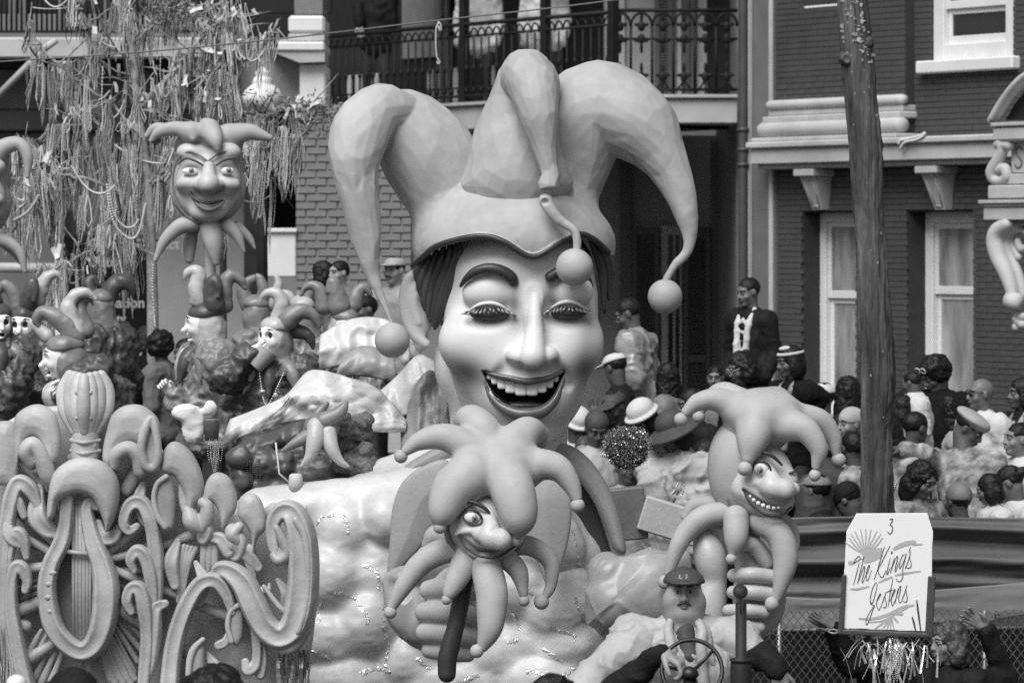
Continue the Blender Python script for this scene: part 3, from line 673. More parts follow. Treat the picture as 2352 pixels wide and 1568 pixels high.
# lyre
pl('lyre_crown',[(116,1188),(116,1140),(130,1085),(160,1057),(197,1047),(240,1056),(270,1085),(281,1127),(275,1170),(252,1218),(243,1195),(231,1165),(215,1140),(190,1129),(160,1134),(140,1150),(132,1180)],50,36,sw=12,swd=26)
ly=roll('lyre_frame',[(158,1142,13,30),(155,1200,14,30),(144,1245,15,30),(122,1290,16,30),(112,1350,17,30),(122,1420,18,30),(148,1465,18,30),(188,1492,17,30),(222,1474,20,30),(243,1420,23,30),(248,1350,24,30),(238,1292,20,30),(218,1240,16,30),(206,1190,13,30),(204,1160,11,30),(216,1148,11,30),(226,1160,9,30)],m_car,1.7)
m_str=M('lyre_string_paint',.42,.4,.1,6,dirt=.2)
for x0,x1,r in ((170,172,4),(178,180,5),(187,188,6),(196,196,6),(204,203,5),(211,209,4)):
    mb=MB(); mb.tube([g(x0,1140,24),g((x0+x1)/2,1300,24),g(x1,1480-abs(x0-190)*.6,24)],r*g.k,8); mb.mk('string',m_str,ly)
mb=MB(); mb.tube([g(142,1260,38),g(180,1266,40),g(214,1269,38)],5.5*g.k,8); mb.mk('crossbar',m_car,ly)
for b in ((128,1310),(120,1336),(118,1366),(124,1398)):
    mb=MB(); mb.ball(g(b[0],b[1],56),A(9,4,6)*g.k,10,6); mb.mk('bead',m_car,ly)
pl('lyre_back',[(150,1150),(215,1150),(225,1230),(245,1320),(240,1420),(190,1490),(140,1440),(120,1340),(140,1240)],-20,14,M('lyre_back_paint',.2,.5,.15,6))  # darker paint on the plate behind the strings
# rays
for P in ([(68,1196,8),(138,1254,11)],[(62,1236,8),(124,1271,10)],[(66,1304,10),(112,1300,11)],[(42,1402,12),(98,1380,13)],[(243,1271,9),(330,1200,12)],[(245,1284,8),(302,1272,8)],[(248,1302,9),(338,1340,10)],[(258,1393,10),(326,1430,12)],[(362,1258,9),(452,1224,11)],[(372,1352,9),(440,1378,10)],[(442,1386,9),(524,1414,13)],[(40,1050,12),(112,1120,12)],[(62,1020,10),(130,1120,8)],[(290,1126,14),(336,1040,17)],[(402,1482,12),(446,1506,16)],[(70,1510,14),(120,1480,10)],[(44,1432,10),(60,1438,12)],[(590,1200,12),(630,1170,14)],[(0,1330,8),(40,1300,8)]):
    roll('ray',[(a,b,r,0) for a,b,r in P])
for i in range(9):
    t=i/8; roll('fan_ray',[(250-40*t+6,1465+22*t,5,-8),(308-i*9-0,1560+ (i%2)*12,8+t*3,-14)] if i<7 else [(205-(i-7)*14,1495,5,-8),(200-(i-7)*30,1590,9,-14)])
for i in range(5): roll('fan_ray',[(150-i*14,1480-i*8,5,-8),(110-i*16,1580-i*12,8,-14)])
for i in range(5): roll('fan_ray',[(105-i*4,1330+i*14,4,-14),(40-i*0,1338+i*20,6,-20)])
for i in range(4): roll('fan_ray',[(262,1400+i*18,4,-14),(330-i*8,1468+i*26,7,-20)])
for i in range(14):
    t=R_(200-i*17.0); roll('fan_ray',[(184+118*math.cos(t)*.8,1300-150*math.sin(t)*.8,5,-22),(184+150*math.cos(t),1300-200*math.sin(t),7,-24),(184+(170+18*(i%2))*math.cos(t),1300-(250+20*(i%2))*math.sin(t),9,-26)])
for P in ([(330,1110,6,10),(322,1150,14,14),(338,1195,12,16),(360,1205,6,18)],[(410,1240,6,20),(396,1290,14,22),(404,1340,10,20)],[(520,1240,6,30),(560,1260,13,34),(596,1300,8,30)],[(452,1290,5,24),(470,1330,12,28),(460,1380,8,24)],[(640,1330,5,20),(660,1360,11,24),(650,1400,6,20)],[(480,1500,6,24),(500,1540,14,26),(492,1590,9,24)],[(330,990,6,30),(352,1020,10,34)],[(20,1190,6,30),(30,1230,13,30),(60,1250,7,30)]): roll('leaf',P,fl=1.3)
# scrolls on the left edge
roll('scroll',[(96,1180,7,20),(88,1150,10,22),(70,1118,15,22),(45,1108,15,22),(28,1150,15,20),(15,1230,14,16),(8,1330,13,14),(10,1430,13,12),(22,1520,13,12),(40,1600,14,12)],fl=1.6)
roll('scroll',[(58,1182,6,26),(46,1150,9,26),(34,1140,8,26)],fl=1.6)
roll('scroll',[(64,1275,6,24),(58,1240,11,24),(42,1222,12,24),(26,1250,11,20),(18,1310,10,18),(22,1380,10,18),(34,1470,12,18),(52,1560,15,18)],fl=1.8)
roll('scroll',[(62,1352,7,28),(66,1330,9,28),(56,1303,12,28),(40,1300,11,28),(30,1335,11,26),(30,1400,12,24),(44,1480,14,24),(66,1580,16,24)],fl=1.8)
roll('leaf',[(92,1120,9,10),(88,1180,18,14),(110,1215,14,16),(138,1222,8,18)],fl=1.5); roll('leaf',[(228,1200,8,22),(240,1232,13,20),(262,1232,12,18),(280,1205,7,16)],fl=1.5)
# scroll stems to the right of the lyre
roll('scroll',[(318,1205,7,34),(300,1215,9,34),(288,1195,11,34),(300,1160,13,34),(325,1150,14,34),(346,1180,14,34),(358,1240,13,30),(364,1320,12,28),(362,1390,10,26)],fl=1.9)
roll('scroll',[(312,1306,6,38),(304,1282,10,38),(318,1262,12,38),(338,1278,12,36),(352,1330,12,34),(356,1400,10,30)],fl=1.9)
roll('scroll',[(306,1400,7,42),(296,1375,10,42),(305,1348,11,42),(326,1350,13,42),(338,1400,14,40),(342,1470,13,38),(334,1560,11,36)],fl=1.9)
roll('leaf',[(382,1382,8,40),(362,1394,12,40),(354,1450,17,38),(346,1520,14,36),(330,1575,5,34)],fl=1.4)
# big petals along the top
pl('petal',[(-20,985),(20,965),(45,990),(50,1060),(30,1110),(-20,1100)],0,22,sw=16,swd=30)
pl('petal',[(36,960),(60,935),(95,928),(128,948),(142,1000),(138,1045),(118,1075),(96,1090),(70,1080),(96,1050),(98,1020),(80,1000),(62,1012),(52,1045),(40,1080),(36,1020)],20,26,sw=14,swd=26)
roll('petal_curl',[(76,1060,10,40),(66,1035,14,44),(80,1018,14,44),(98,1040,14,42),(112,1085,15,34),(120,1110,8,30)],fl=1.2)
pl('petal',[(238,1050),(248,985),(266,945),(300,928),(335,932),(365,960),(372,1000),(366,1040),(350,1062),(330,1075),(332,1045),(325,1022),(300,1015),(280,1030),(268,1060),(252,1075)],24,30,sw=14,swd=26)
roll('petal_rim',[(352,958,8,54),(338,985,10,58),(330,1030,10,58),(340,1065,9,56),(358,1070,9,54),(368,1040,9,54),(362,985,9,54)],closed=True)
pl('petal_cup',[(346,970),(336,1010),(338,1055),(356,1062),(362,1030),(358,985)],48,8,m_car2)
roll('petal_curl',[(268,1066,9,40),(274,1040,14,42),(300,1028,14,44),(322,1046,14,42),(326,1080,12,38)],fl=1.2)
pl('petal',[(372,1075),(380,1030),(402,1012),(430,1024),(455,1055),(470,1100),(468,1135),(452,1160),(442,1190),(430,1165),(424,1130),(405,1095),(385,1085)],30,28,sw=13,swd=24)
pl('disk',[(372,1092),(388,1086),(400,1100),(406,1140),(404,1200),(394,1214),(376,1208),(360,1175),(354,1130),(360,1104)],36,22,m_car2,sw=4,swd=16)
roll('disk_rim',[(386,1092,6,52),(366,1108,6,52),(358,1140,6,52),(366,1180,6,52),(384,1206,6,52)])
roll('ray',[(338,1188,9,10),(362,1170,12,16)])
pl('petal',[(470,1165),(472,1120),(486,1090),(508,1082),(532,1096),(545,1130),(546,1165),(532,1190),(514,1215),(507,1195),(500,1165),(486,1150)],34,28,sw=12,swd=24)
roll('petal_tail',[(462,1195,15,36),(474,1215,17,38),(470,1235,10,38)],fl=1.2); roll('petal_tail',[(440,1180,13,30),(430,1150,12,30),(425,1110,10,30)])
roll('petal_curl',[(470,1150,10,50),(480,1160,12,50),(478,1190,13,46),(466,1212,9,44),(446,1195,16,42),(436,1170,10,40)],fl=1.2)
pl('petal',[(548,1180),(552,1145),(566,1132),(588,1132),(604,1150),(614,1190),(612,1215),(596,1232),(584,1262),(578,1225),(566,1202)],34,26,sw=12,swd=22)
roll('petal_tail',[(536,1215,14,36),(548,1245,18,38),(544,1272,11,36),(532,1265,8,36)],fl=1.2); roll('petal_curl',[(552,1205,9,48),(538,1222,13,48),(548,1235,12,44)],fl=1.2)
roll('petal_tail',[(572,1260,12,36),(576,1290,9,34),(585,1320,5,30)])
roll('petal_tail',[(490,1230,10,36),(510,1235,12,38),(528,1262,12,38)],fl=1.2)
# the large end scroll
roll('scroll',[(652,1262,8,62),(636,1258,9,62),(630,1228,11,60),(634,1190,14,60),(652,1168,17,60),(676,1174,21,60),(694,1220,26,56),(700,1300,28,52),(694,1380,28,50),(676,1436,25,50),(645,1456,22,50),(612,1432,23,50),(588,1386,24,50),(566,1340,23,48),(540,1312,19,46),(512,1302,14,44),(496,1312,8,42)],fl=1.7,n=9,v=2.8)
roll('scroll_ridge',[(684,1186,6,96),(706,1224,7,98),(714,1300,7,96),(708,1380,7,94),(690,1440,6,92)])
roll('scroll_curl',[(640,1205,8,74),(652,1230,10,74),(664,1262,12,74),(646,1280,12,74),(634,1270,8,74)],m_car2,fl=1.4)
roll('scroll_end',[(712,1425,10,50),(700,1445,14,50),(676,1478,15,52),(655,1488,10,52)],fl=1.5)
roll('scroll_ridge',[(610,1340,5,60),(640,1380,6,64),(655,1396,5,64)]); roll('leaf_tip',[(604,1350,8,50),(620,1350,6,52),(622,1336,4,52)])
pl('disk',[(538,1390),(552,1380),(562,1400),(562,1450),(550,1478),(536,1470),(526,1440),(528,1410)],40,20,m_car2,sw=4,swd=14)
roll('disk_rim',[(552,1384,6,54),(534,1398,6,54),(527,1430,6,54),(536,1466,6,54)])
pl('disk',[(438,1500),(450,1478),(470,1460),(474,1500),(468,1600),(442,1600),(434,1550)],40,20,m_car2,sw=4,swd=14); roll('disk_rim',[(470,1462,6,54),(448,1486,7,54),(438,1530,7,54),(440,1600,7,54)])
roll('scroll',[(536,1400,8,44),(524,1360,12,44),(500,1330,14,44),(468,1334,15,44),(440,1372,16,42),(416,1430,17,40),(400,1500,17,38),(392,1600,18,36)],fl=1.9)
roll('scroll',[(505,1478,9,30),(520,1470,9,32),(528,1450,6,32)]); roll('scroll',[(582,1420,8,30),(592,1470,9,30),(590,1520,9,30),(572,1535,9,32),(566,1515,7,32)],fl=1.5); roll('scroll',[(560,1340,9,20),(590,1440,10,20),(604,1500,10,20),(600,1545,9,20)],fl=1.4)
roll('ray',[(580,1250,6,10),(590,1300,4,6)]);
for i,(a,b) in enumerate(((472,1248),(482,1243),(493,1244))): roll('shell_flute',[(a-6+i*3,1325,5,16),(a-2+i*2,1280,8,26),(a+2*i,b,7,30)])
for i in range(4): roll('shell_flute',[(408+i*4,1380-i*6,4,8),(416+i*7,1310-i*8,7,16),(424+i*9,1252+i*2,5,18)])
# fluted crown finial above the lyre
q=[(172,1045),(168,1010),(164,985)]
for i in range(7):
    t=(i-3)/3; roll('crown_lobe',[(197+t*24,988,10,30-abs(t)*18),(197+t*46,940,15,44-abs(t)*36),(197+t*50,895,14,40-abs(t)*36),(197+t*36,868-2*abs(t)*3,11,30-abs(t)*26)],m_car if i%2 else m_pan,k=0)
    if i%2==0 and abs(t)<.9:
        for b in (900,930,958):
            mb=MB(); mb.ball(g(197+t*47,b,56-abs(t)*36),5*g.k,8,6); mb.mk('stud',m_car2,FL)
s=SD(2.6*g.k); chpx(s,g,[(198,1000,31,6),(196,1046,33,6)]); s.mk('crown_band',m_car,FL,disp=dc)
for b in (1012,1036): roll('crown_ring',[(166,b-2,4,14),(197,b+2,4,42),(230,b-2,4,14)])
for i in range(4): 
    mb=MB(); mb.ball(g(176+i*15,1022,36-abs(i-1.5)*6),A(4,3,6)*g.k,8,6); mb.mk('stud',m_car2,FL)
# rider deck, rail and hull behind the panel
dk=MB(); dk.box(((g(330,0)[0]),24.9,1.02),(2.6,4.0,.08)); dk.mk('deck',m_deck,FL,smooth=False)
mb=MB(); mb.box((g(300,0)[0],22.6,.62),(1.8,.5,.7)); mb.box((-.6,25.0,.5),(2.6,3.0,.86)); mb.mk('hull',m_deck,FL,smooth=False)
# crumpled foil fringe under the big scroll
mb=MB()
for i in range(26):
    a=640+i*3.0+RNG.uniform(-2,2); P=[g(a,1490+RNG.uniform(-4,6),20+RNG.uniform(-12,12)),g(a+RNG.uniform(-5,5),1530,22+RNG.uniform(-14,14)),g(a+RNG.uniform(-8,8),1580,20+RNG.uniform(-14,14))]
    mb.tube(P,A(2.2,4.2,5)*g.k,5,flat=.3)
mb.mk('foil_fringe',m_foil,FL,smooth=False,kind='stuff')
mb=MB()
for i in range(16):
    a=-6+i*3.2; mb.tube([g(a,1440+RNG.uniform(-4,6),30),g(a+RNG.uniform(-5,5),1530,34+RNG.uniform(-10,10)),g(a+RNG.uniform(-6,6),1590,30)],A(2.2,4.2,5)*g.k,5,flat=.3)
mb.mk('foil_fringe',m_foil,FL,smooth=False,kind='stuff')
# ================================================================ street and buildings
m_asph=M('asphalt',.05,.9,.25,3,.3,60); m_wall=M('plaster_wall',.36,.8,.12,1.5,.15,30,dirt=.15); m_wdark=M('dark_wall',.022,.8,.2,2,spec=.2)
m_brk=M('painted_brick',.062,.75,.22,1.3,.3,50,dirt=.12); m_brkm=M('dark_mortar',.035,.9,.2,9); m_brl=M('pale_brick',.20,.85,.22,2.2,.3,50); m_brlm=M('pale_mortar',.40,.9,.12,9)  # painted brick with dark mortar joints, pale brick with pale mortar
m_stone=M('limestone',.50,.75,.12,2.0,.2,30,dirt=.2); m_white=M('white_paint',.72,.5,.05,4,.05,30,dirt=.06); m_whit2=M('aged_white_paint',.48,.6,.08,4,.1,30,dirt=.15)
m_iron=M('cast_iron',.014,.6,.3,8,spec=.2); m_glass=M('window_glass',.03,.08,.1,2,spec=.8); m_curt=M('curtained_glass',.30,.15,.55,5,spec=.7,stretch=(1,1,.25)); m_shut=M('shutter_paint',.10,.55,.15,6)
m_void=M('dark_interior',.008,.9,.2,3,spec=.1); m_pipe=M('downpipe_paint',.06,.5,.2,6); m_pil=M('plaster_pilaster',.15,.7,.12,3,.1,30,dirt=.15)
gd=MB(); gd.box((0,150,-.1),(500,420,.2)); o=gd.mk('street',m_asph,smooth=False); props(o,kind='structure')
class Pl:
    """a vertical plane through q(x at depth D) with direction U; maps picture points on to it"""
    def __init__(s,x,D,U):
        s.W=A((x-CX)*D/F,D,0); U=A(*U); s.U=U/np.linalg.norm(U); s.N=np.cross(s.U,A(0,0,1)); 
        if s.N[1]>0: s.N=-s.N
    def at(s,x,y,off=0):
        r=A((x-CX)/F,1,-(y-HY)/F); W=s.W+s.N*off; t=((W-A(0,0,CH))@s.N)/(r@s.N); return A(0,0,CH)+r*t
    def sz(s,x,y,off=0): p=s.at(x,y,off)-s.W; return p@s.U,p[2]
    def p(s,u,z,off=0): return s.W+s.U*u+s.N*off+A(0,0,z)
    def basis(s): return np.array([s.U,s.N,A(0,0,1)])
    def box(s,mb,u0,u1,z0,z1,o0,o1,b=0):
        c=s.p((u0+u1)/2,(z0+z1)/2,(o0+o1)/2); d=(abs(u1-u0),abs(o1-o0),abs(z1-z0))
        (mb.bbox(c,d,b,s.basis()) if b else mb.box(c,d,s.basis())); return mb
    def qbox(s,mb,x0,y0,x1,y1,o0,o1,b=0,ref=None):
        """box whose front outline has the picture corners given"""
        r=o1 if ref is None else ref; a=s.sz(x0,(y0+y1)/2,r); c=s.sz(x1,(y0+y1)/2,r); xm=(x0+x1)/2
        return s.box(mb,a[0],c[0],s.sz(xm,y1,r)[1],s.sz(xm,y0,r)[1],o0,o1,b)
def bricks(pl,name,parent,mat,u0,u1,z0,z1,off,L,H,J,holes,limit=300,key=None,proud=.006,stag=.5):
    """running-bond bricks over a rectangle; the first by key become parts of their own, the rest one stuff part"""
    cells=[]; r=0; z=z0
    while z+H<=z1+.001:
        u=u0-(L*stag if r%2 else 0)
        while u<u1:
            a,b=max(u,u0),min(u+L-J,u1)
            if b-a>.03:
                pieces=[(a,b)]
                for (ha,hb,hz0,hz1) in holes:
                    if z+H>hz0 and z<hz1:
                        n=[]
                        for (p,q) in pieces:
                            if q<=ha or p>=hb: n.append((p,q)); continue
                            if ha-p>.03: n.append((p,ha))
                            if q-hb>.03: n.append((hb,q))
                        pieces=n
                cells+= [(p,q,z) for p,q in pieces]
            u+=L
        z+=H; r+=1
    if key: cells.sort(key=key)
    proto={}; rest=MB(); org=wloc(parent)
    for i,(a,b,z) in enumerate(cells):
        c=pl.p((a+b)/2,z+(H-J)/2,off); d=(round((b-a)/.01)*.01-.001,.03,H-J); pr=RNG.uniform(0,proud)
        if i<limit:
            if d not in proto:
                m=MB(); m.bbox((0,0,0),d,.003,pl.basis()); o=m.mk(name,mat,parent,False,org=(0,0,0)); proto[d]=o; o.location=tuple(c+pl.N*pr-org)
            else: inst(proto[d],c+pl.N*pr-org,parent)
        else: rest.bbox(c+pl.N*pr,d,.003,pl.basis())
    if rest.n: rest.mk(name+'work',mat,parent,False,kind='stuff')
    return len(cells)
# ---------------------------------------------------------------- brick house on the right
UR=(.554,-.832,0); pr=Pl(2000,40,UR)
BH=thing('brick_house','dark painted brick townhouse with stone ledge and white sash windows behind the tree trunk','building',pr.p(0,0,0))
m=MB(); pass
holes=[]
def opening(x0,y0,x1,y1,off=0):
    a=pr.sz(x0,(y0+y1)/2,off); b=pr.sz(x1,(y0+y1)/2,off); return (a[0],b[0],pr.sz((x0+x1)/2,y1,off)[1],pr.sz((x0+x1)/2,y0,off)[1])
# walls made of pieces round the window openings
w1=opening(1845,487,1967,985); w2=opening(2086,485,2238,990); w3=opening(2140,-260,2330,135)
w4=opening(1868,-300,1990,10)
m=MB(); us=sorted([pr.sz(1730,400)[0],w1[0],w1[1],w2[0],w2[1],w3[0],w3[1],w4[0],w4[1],3.4]); HO=[w1,w2,w3,w4]
for i in range(len(us)-1):
    a,b=us[i],us[i+1]; c=(a+b)/2
    if b-a<1e-4: continue
    zs=[0.]
    for h in sorted([h for h in HO if h[0]<c<h[1]],key=lambda h:h[2]): pr.box(m,a,b,zs[-1],h[2],-.45,-.012); zs.append(h[3])
    pr.box(m,a,b,zs[-1],9.5,-.45,-.012)
m.mk('wall',m_brkm,BH,False)
lz=pr.sz(2000,378,.0)[1]; pb0,pb1=pr.sz(1783,200,.12)[0],pr.sz(2080,200,.12)[0]
m=MB(); pr.box(m,pb0,pb1,lz+.2,9.5,.0,.11); m.mk('pilaster_core',m_brkm,BH,False)
L,H,J=.205,.0605,.005
n1=bricks(pr,'brick',BH,m_brk,pr.sz(1775,400)[0],3.2,1.0,7.0,0,L,H,J,HO+[(pb0-.01,pb1+.01,lz+.2,9)],240,key=lambda c:abs(c[0]-2.1)+abs(c[2]-3.6)*.45)
bricks(pr,'brick',BH,m_brk,pb0,pb1,lz+.45,7.2,.12,L,H,J,[w4],70)
# the shaded return of the pilaster
pret=Pl(0,1,(.832,.554,0)); pret.W=pr.p(pb1,0,.12)*A(1,1,0)
# ledge, pilaster base and brackets
def layer(name,x0,x1,y0,y1,o,b,mat=m_stone,back=0.):
    m=MB(); pr.qbox(m,x0,y0,x1,y1,back,o,b); return m.mk(name,mat,BH,False)
ua,ub=pr.sz(1722,360,.34)[0],pr.sz(2480,345,.34)[0]; z0,z1,z2=pr.sz(1740,378,.34)[1],pr.sz(1740,342,.34)[1],pr.sz(1740,331,.38)[1]
m=MB(); pr.box(m,ua,ub,z0,z1,0,.34,.012); m.mk('ledge',m_stone,BH,False)
m=MB(); pr.box(m,ua-.02,ub,z1+.001,z2+.02,0,.39,.015); m.mk('ledge_cap',m_stone,BH,False)
m=MB(); pr.box(m,ua+.03,ub,z0-.05,z0-.001,0,.26,.008); m.mk('ledge_bed',m_stone,BH,False)
zb=z2+.02
def rollm(name,u0,u1,zc,r,o):
    P=[pr.p(u0,zc,o),pr.p(u1,zc,o)]; m=MB()
    m.tube([P[0]]+[P[0]*(1-t)+P[1]*t for t in (.02,.5,.98)]+[P[1]],[r*.8,r,r,r,r*.8],14); return m.mk(name,m_stone,BH)
m=MB(); pr.box(m,pb0-.16,pb1+.10,zb+.0,zb+.045,.0,.34,.01); m.mk('base_plinth',m_stone,BH,False)
rollm('base_moulding',pb0-.14,pb1+.08,zb+.13,.088,.21); m=MB(); pr.box(m,pb0-.08,pb1+.05,zb+.20,zb+.27,0,.25,.012); m.mk('base_step',m_stone,BH,False)
m=MB(); pr.box(m,pb0-.05,pb1+.03,zb+.275,zb+.335,0,.19,.01); m.mk('base_groove',m_whit2,BH,False); rollm('base_moulding',pb0-.07,pb1+.05,zb+.39,.055,.17)
for (x0,x1) in ((1840,1882),(2118,2166)):
    u0,u1=pr.sz(x0,430,.2)[0],pr.sz(x1,430,.2)[0]; c=(u0+u1)/2; hw=.13
    br=MB(); zt=z0-.055; zl=pr.sz(x0,482,.1)[1]
    fr=[pr.p(c-hw,zt-.08,.24),pr.p(c-hw*.62,zl,.10),pr.p(c+hw*.62,zl,.10),pr.p(c+hw,zt-.08,.24)]; bk=[pr.p(c-hw,zt-.08,.0),pr.p(c-hw*.62,zl,0),pr.p(c+hw*.62,zl,0),pr.p(c+hw,zt-.08,0)]
    br.prism(fr,bk); b_=br.mk('bracket',m_stone,BH,False)
    m=MB(); pr.box(m,c-hw-.04,c+hw+.04,zt-.08,zt-.002,0,.30,.012); m.mk('bracket_cap',m_stone,b_,False)
    m=MB(); q=lambda a,t,o:pr.p(c+a*(hw*(1-t)+hw*.62*t)*.62,(zt-.08)*(1-t)+zl*t,.24*(1-t)+.10*t+o)
    for aa in (-1,1): m.tube([q(aa,.08,.004),q(aa,.9,.004)],.009,5)
    m.tube([q(-1,.08,.004),q(1,.08,.004)],.009,5); m.tube([q(-1,.9,.004),q(1,.9,.004)],.009,5); m.mk('bracket_bead',m_stone,b_)
# windows
def sash(h,fw,depth,rail,glassm,mat,sill=True,lab=None):
    u0,u1,za,zb_=h; w=MB(); d0,d1=-depth,-depth+.08
    pr.box(w,u0,u0+fw,za,zb_,d0,d1,.008); pr.box(w,u1-fw,u1,za,zb_,d0,d1,.008); pr.box(w,u0+fw,u1-fw,zb_-fw,zb_,d0,d1,.008); pr.box(w,u0+fw,u1-fw,za,za+fw,d0,d1,.008)
    W=w.mk('window',mat,BH,False)
    zr=za+(zb_-za)*rail
    for k,(a,b,o) in enumerate(((zr,zb_-fw,.05),(za+fw,zr,.015))):
        f2=.055; m=MB(); A0,A1=u0+fw+.002,u1-fw-.002
        pr.box(m,A0,A0+f2,a,b,d0+o-.03,d0+o,.005); pr.box(m,A1-f2,A1,a,b,d0+o-.03,d0+o,.005); pr.box(m,A0+f2,A1-f2,b-f2,b,d0+o-.03,d0+o,.005); pr.box(m,A0+f2,A1-f2,a,a+f2*1.5,d0+o-.03,d0+o,.005); m.mk('frame',mat,W,False)
        m=MB(); pr.box(m,A0+f2,A1-f2,a+f2*1.5,b-f2,d0+o-.022,d0+o-.014); m.mk('pane',glassm,W,False)
    m=MB(); pr.box(m,u0,u1,za-.02,zb_+.02,-.46,-.44); m.mk('room_backing',m_void,W,False)
    if sill: m=MB(); pr.box(m,u0-.12,u1+.10,za-.13,za-.001,-.1,.12,.015); m.mk('sill',mat,W,False)
    return W
sash(w1,.10,.30,.60,m_curt,m_white); sash(w2,.12,.30,.62,m_curt,m_white); W3=sash(w3,.16,.10,.30,m_glass,m_white); sash(w4,.12,.12,.5,m_glass,m_white)
# plaster corner strips and rain pipe at the left end
m=MB(); e0=pr.sz(1716,200,.1)[0]; e1=pr.sz(1772,200,.1)[0]
pr.box(m,e0,e1,0,9.5,-.4,.06,.01); m.mk('corner_strip',m_pil,BH,False)
m=MB(); pr.box(m,e0+.0,e0+.05,0,9.5,.061,.12,.01); pr.box(m,e1-.06,e1,0,9.5,.061,.10,.01); m.mk('corner_bead',m_whit2,BH,False)
pp=pr.sz(1700,300,.2)[0]; m=MB(); m.tube([pr.p(pp,z,.16) for z in np.linspace(0,9,12)],.052,12); RP=m.mk('rain_pipe',m_pipe); props(RP,'dark round rain pipe between the balcony and the brick house','pipe')
for z in (pr.sz(1700,300)[1],pr.sz(1700,345)[1],pr.sz(1700,380)[1]):
    m=MB(); m.lathe(pr.p(pp,z,.16),[(.054,-.02),(.066,-.015),(.066,.015),(.054,.02)],12); m.mk('pipe_collar',m_pipe,RP)
# a string of white beads left lying on the ledge
m=MB(); R=cr(A((2064,330),(2070,322),(2090,318),(2112,312),(2124,306),(2118,314),(2100,322),(2080,326),(2072,334),(2068,340)).reshape(-1,2),5)
for a,b in R: m.ball(pr.at(a,b,.40),.014,6,4)
props(m.mk('bead_string',m_white),'white bead string lying on the stone ledge right of the trunk','necklace')
# ---------------------------------------------------------------- stone doorway on the far right
PD=Pl(2300,34.5,UR); PT=thing('stone_doorway','carved limestone doorway with curved pediment and scroll bracket at the right edge','doorway',PD.p(.3,0,0))
def pbox(name,x0,y0,x1,y1,o0,o1,b=.01,mat=m_stone): m=MB(); PD.qbox(m,x0,y0,x1,y1,o0,o1,b,ref=o1); return m.mk(name,mat,PT,False)
pbox('cornice',2278,288,2500,322,-.5,.12,.02); pbox('cornice_lip',2274,278,2500,287,-.5,.14,.006); pbox('frieze',2322,326,2500,396,-.5,.0,.006); pbox('plinth_block',2268,424,2500,455,-.5,.10,.01); pbox('thin_cornice',2246,458,2500,466,-.5,.16,.004); pbox('thin_cornice',2256,467,2500,474,-.5,.13,.004); pbox('entablature',2258,477,2500,505,-.5,.12,.008); pbox('dark_course',2282,506,2500,520,-.5,.06,.004,m_pil)  # the course below the entablature is darker and set back
pbox('frieze_foot',2290,398,2500,422,-.5,.06,.008)
s=SD(.010); P=[PD.at(x,y,.0) for x,y in ((2282,276),(2300,245),(2325,210),(2355,182),(2400,160),(2470,150))]; s.chain(P,.055,n=8); P=[PD.at(x,y,.05) for x,y in ((2278,272),(2296,240),(2322,203),(2352,175),(2400,152),(2470,142))]; s.chain(P,.03,n=8); s.mk('curved_pediment',m_stone,PT)
m=MB(); m.prism([PD.at(x,y,-.1) for x,y in ((2310,276),(2330,240),(2352,212),(2400,185),(2500,175),(2500,276))][::-1],[PD.at(x,y,-.2) for x,y in ((2310,276),(2330,240),(2352,212),(2400,185),(2500,175),(2500,276))][::-1]); m.mk('pediment_field',m_wdark,PT,False)
s=SD(.009); s.chain([PD.at(x,y,.06) for x,y in ((2300,330),(2303,345),(2292,370),(2280,395),(2284,412),(2300,416),(2312,405),(2308,388),(2297,392))],A(.06,.05,.06,.065,.05,.045,.045,.05,.04),n=8); s.chain([PD.at(2294,332,.06),PD.at(2318,334,.06)],.05); s.mk('scroll_console',m_stone,PT)
m=MB()
for a,b in zip(*[iter([0,0])]*2): pass
R=cr(A((2348,345),(2343,338),(2336,343),(2334,353),(2341,362),(2347,371),(2344,382),(2336,385),(2331,378)).reshape(-1,2),5)
m.tube([PD.at(a,b,.004) for a,b in R],.0085,6); props(m.mk('carved_letter',m_pil,PT))
s=SD(.011)
for dx,r in ((0,.075),(10,.05),(24,.06)): s.chain([PD.at(x+dx,y,.10-dx*.004) for x,y in ((2312,515),(2292,530),(2286,555),(2294,590),(2310,625),(2322,660),(2328,695))],A(r*.7,r,r*1.1,r*1.05,r*.95,r*.8,r*.6),.02,n=8)
s.mk('volute_bracket',m_stone,PT)
s=SD(.010); s.chain([PD.at(x,y,-.02) for x,y in ((2340,590),(2322,560),(2326,535),(2345,525),(2365,540),(2362,565),(2345,570),(2338,555))],.035,n=8); s.mk('volute',m_stone,PT)
m=MB(); a,b=PD.at(2314,690,.16),PD.at(2346,694,.12); m.tube([a,a*.5+b*.5,b],A(.075,.08,.075),14); m.mk('roll_end',m_stone,PT)
s=SD(.010); 
for i in range(7): s.ell(PD.at(2334+i%3*7,715+i*6,.08),.04)
s.mk('leaf_drop',m_stone,PT)
m=MB(); PD.box(m,-.05+PD.sz(2330,600)[0],2.5,0,6,-.6,-.25); m.mk('door_jamb',m_pil,PT,False)
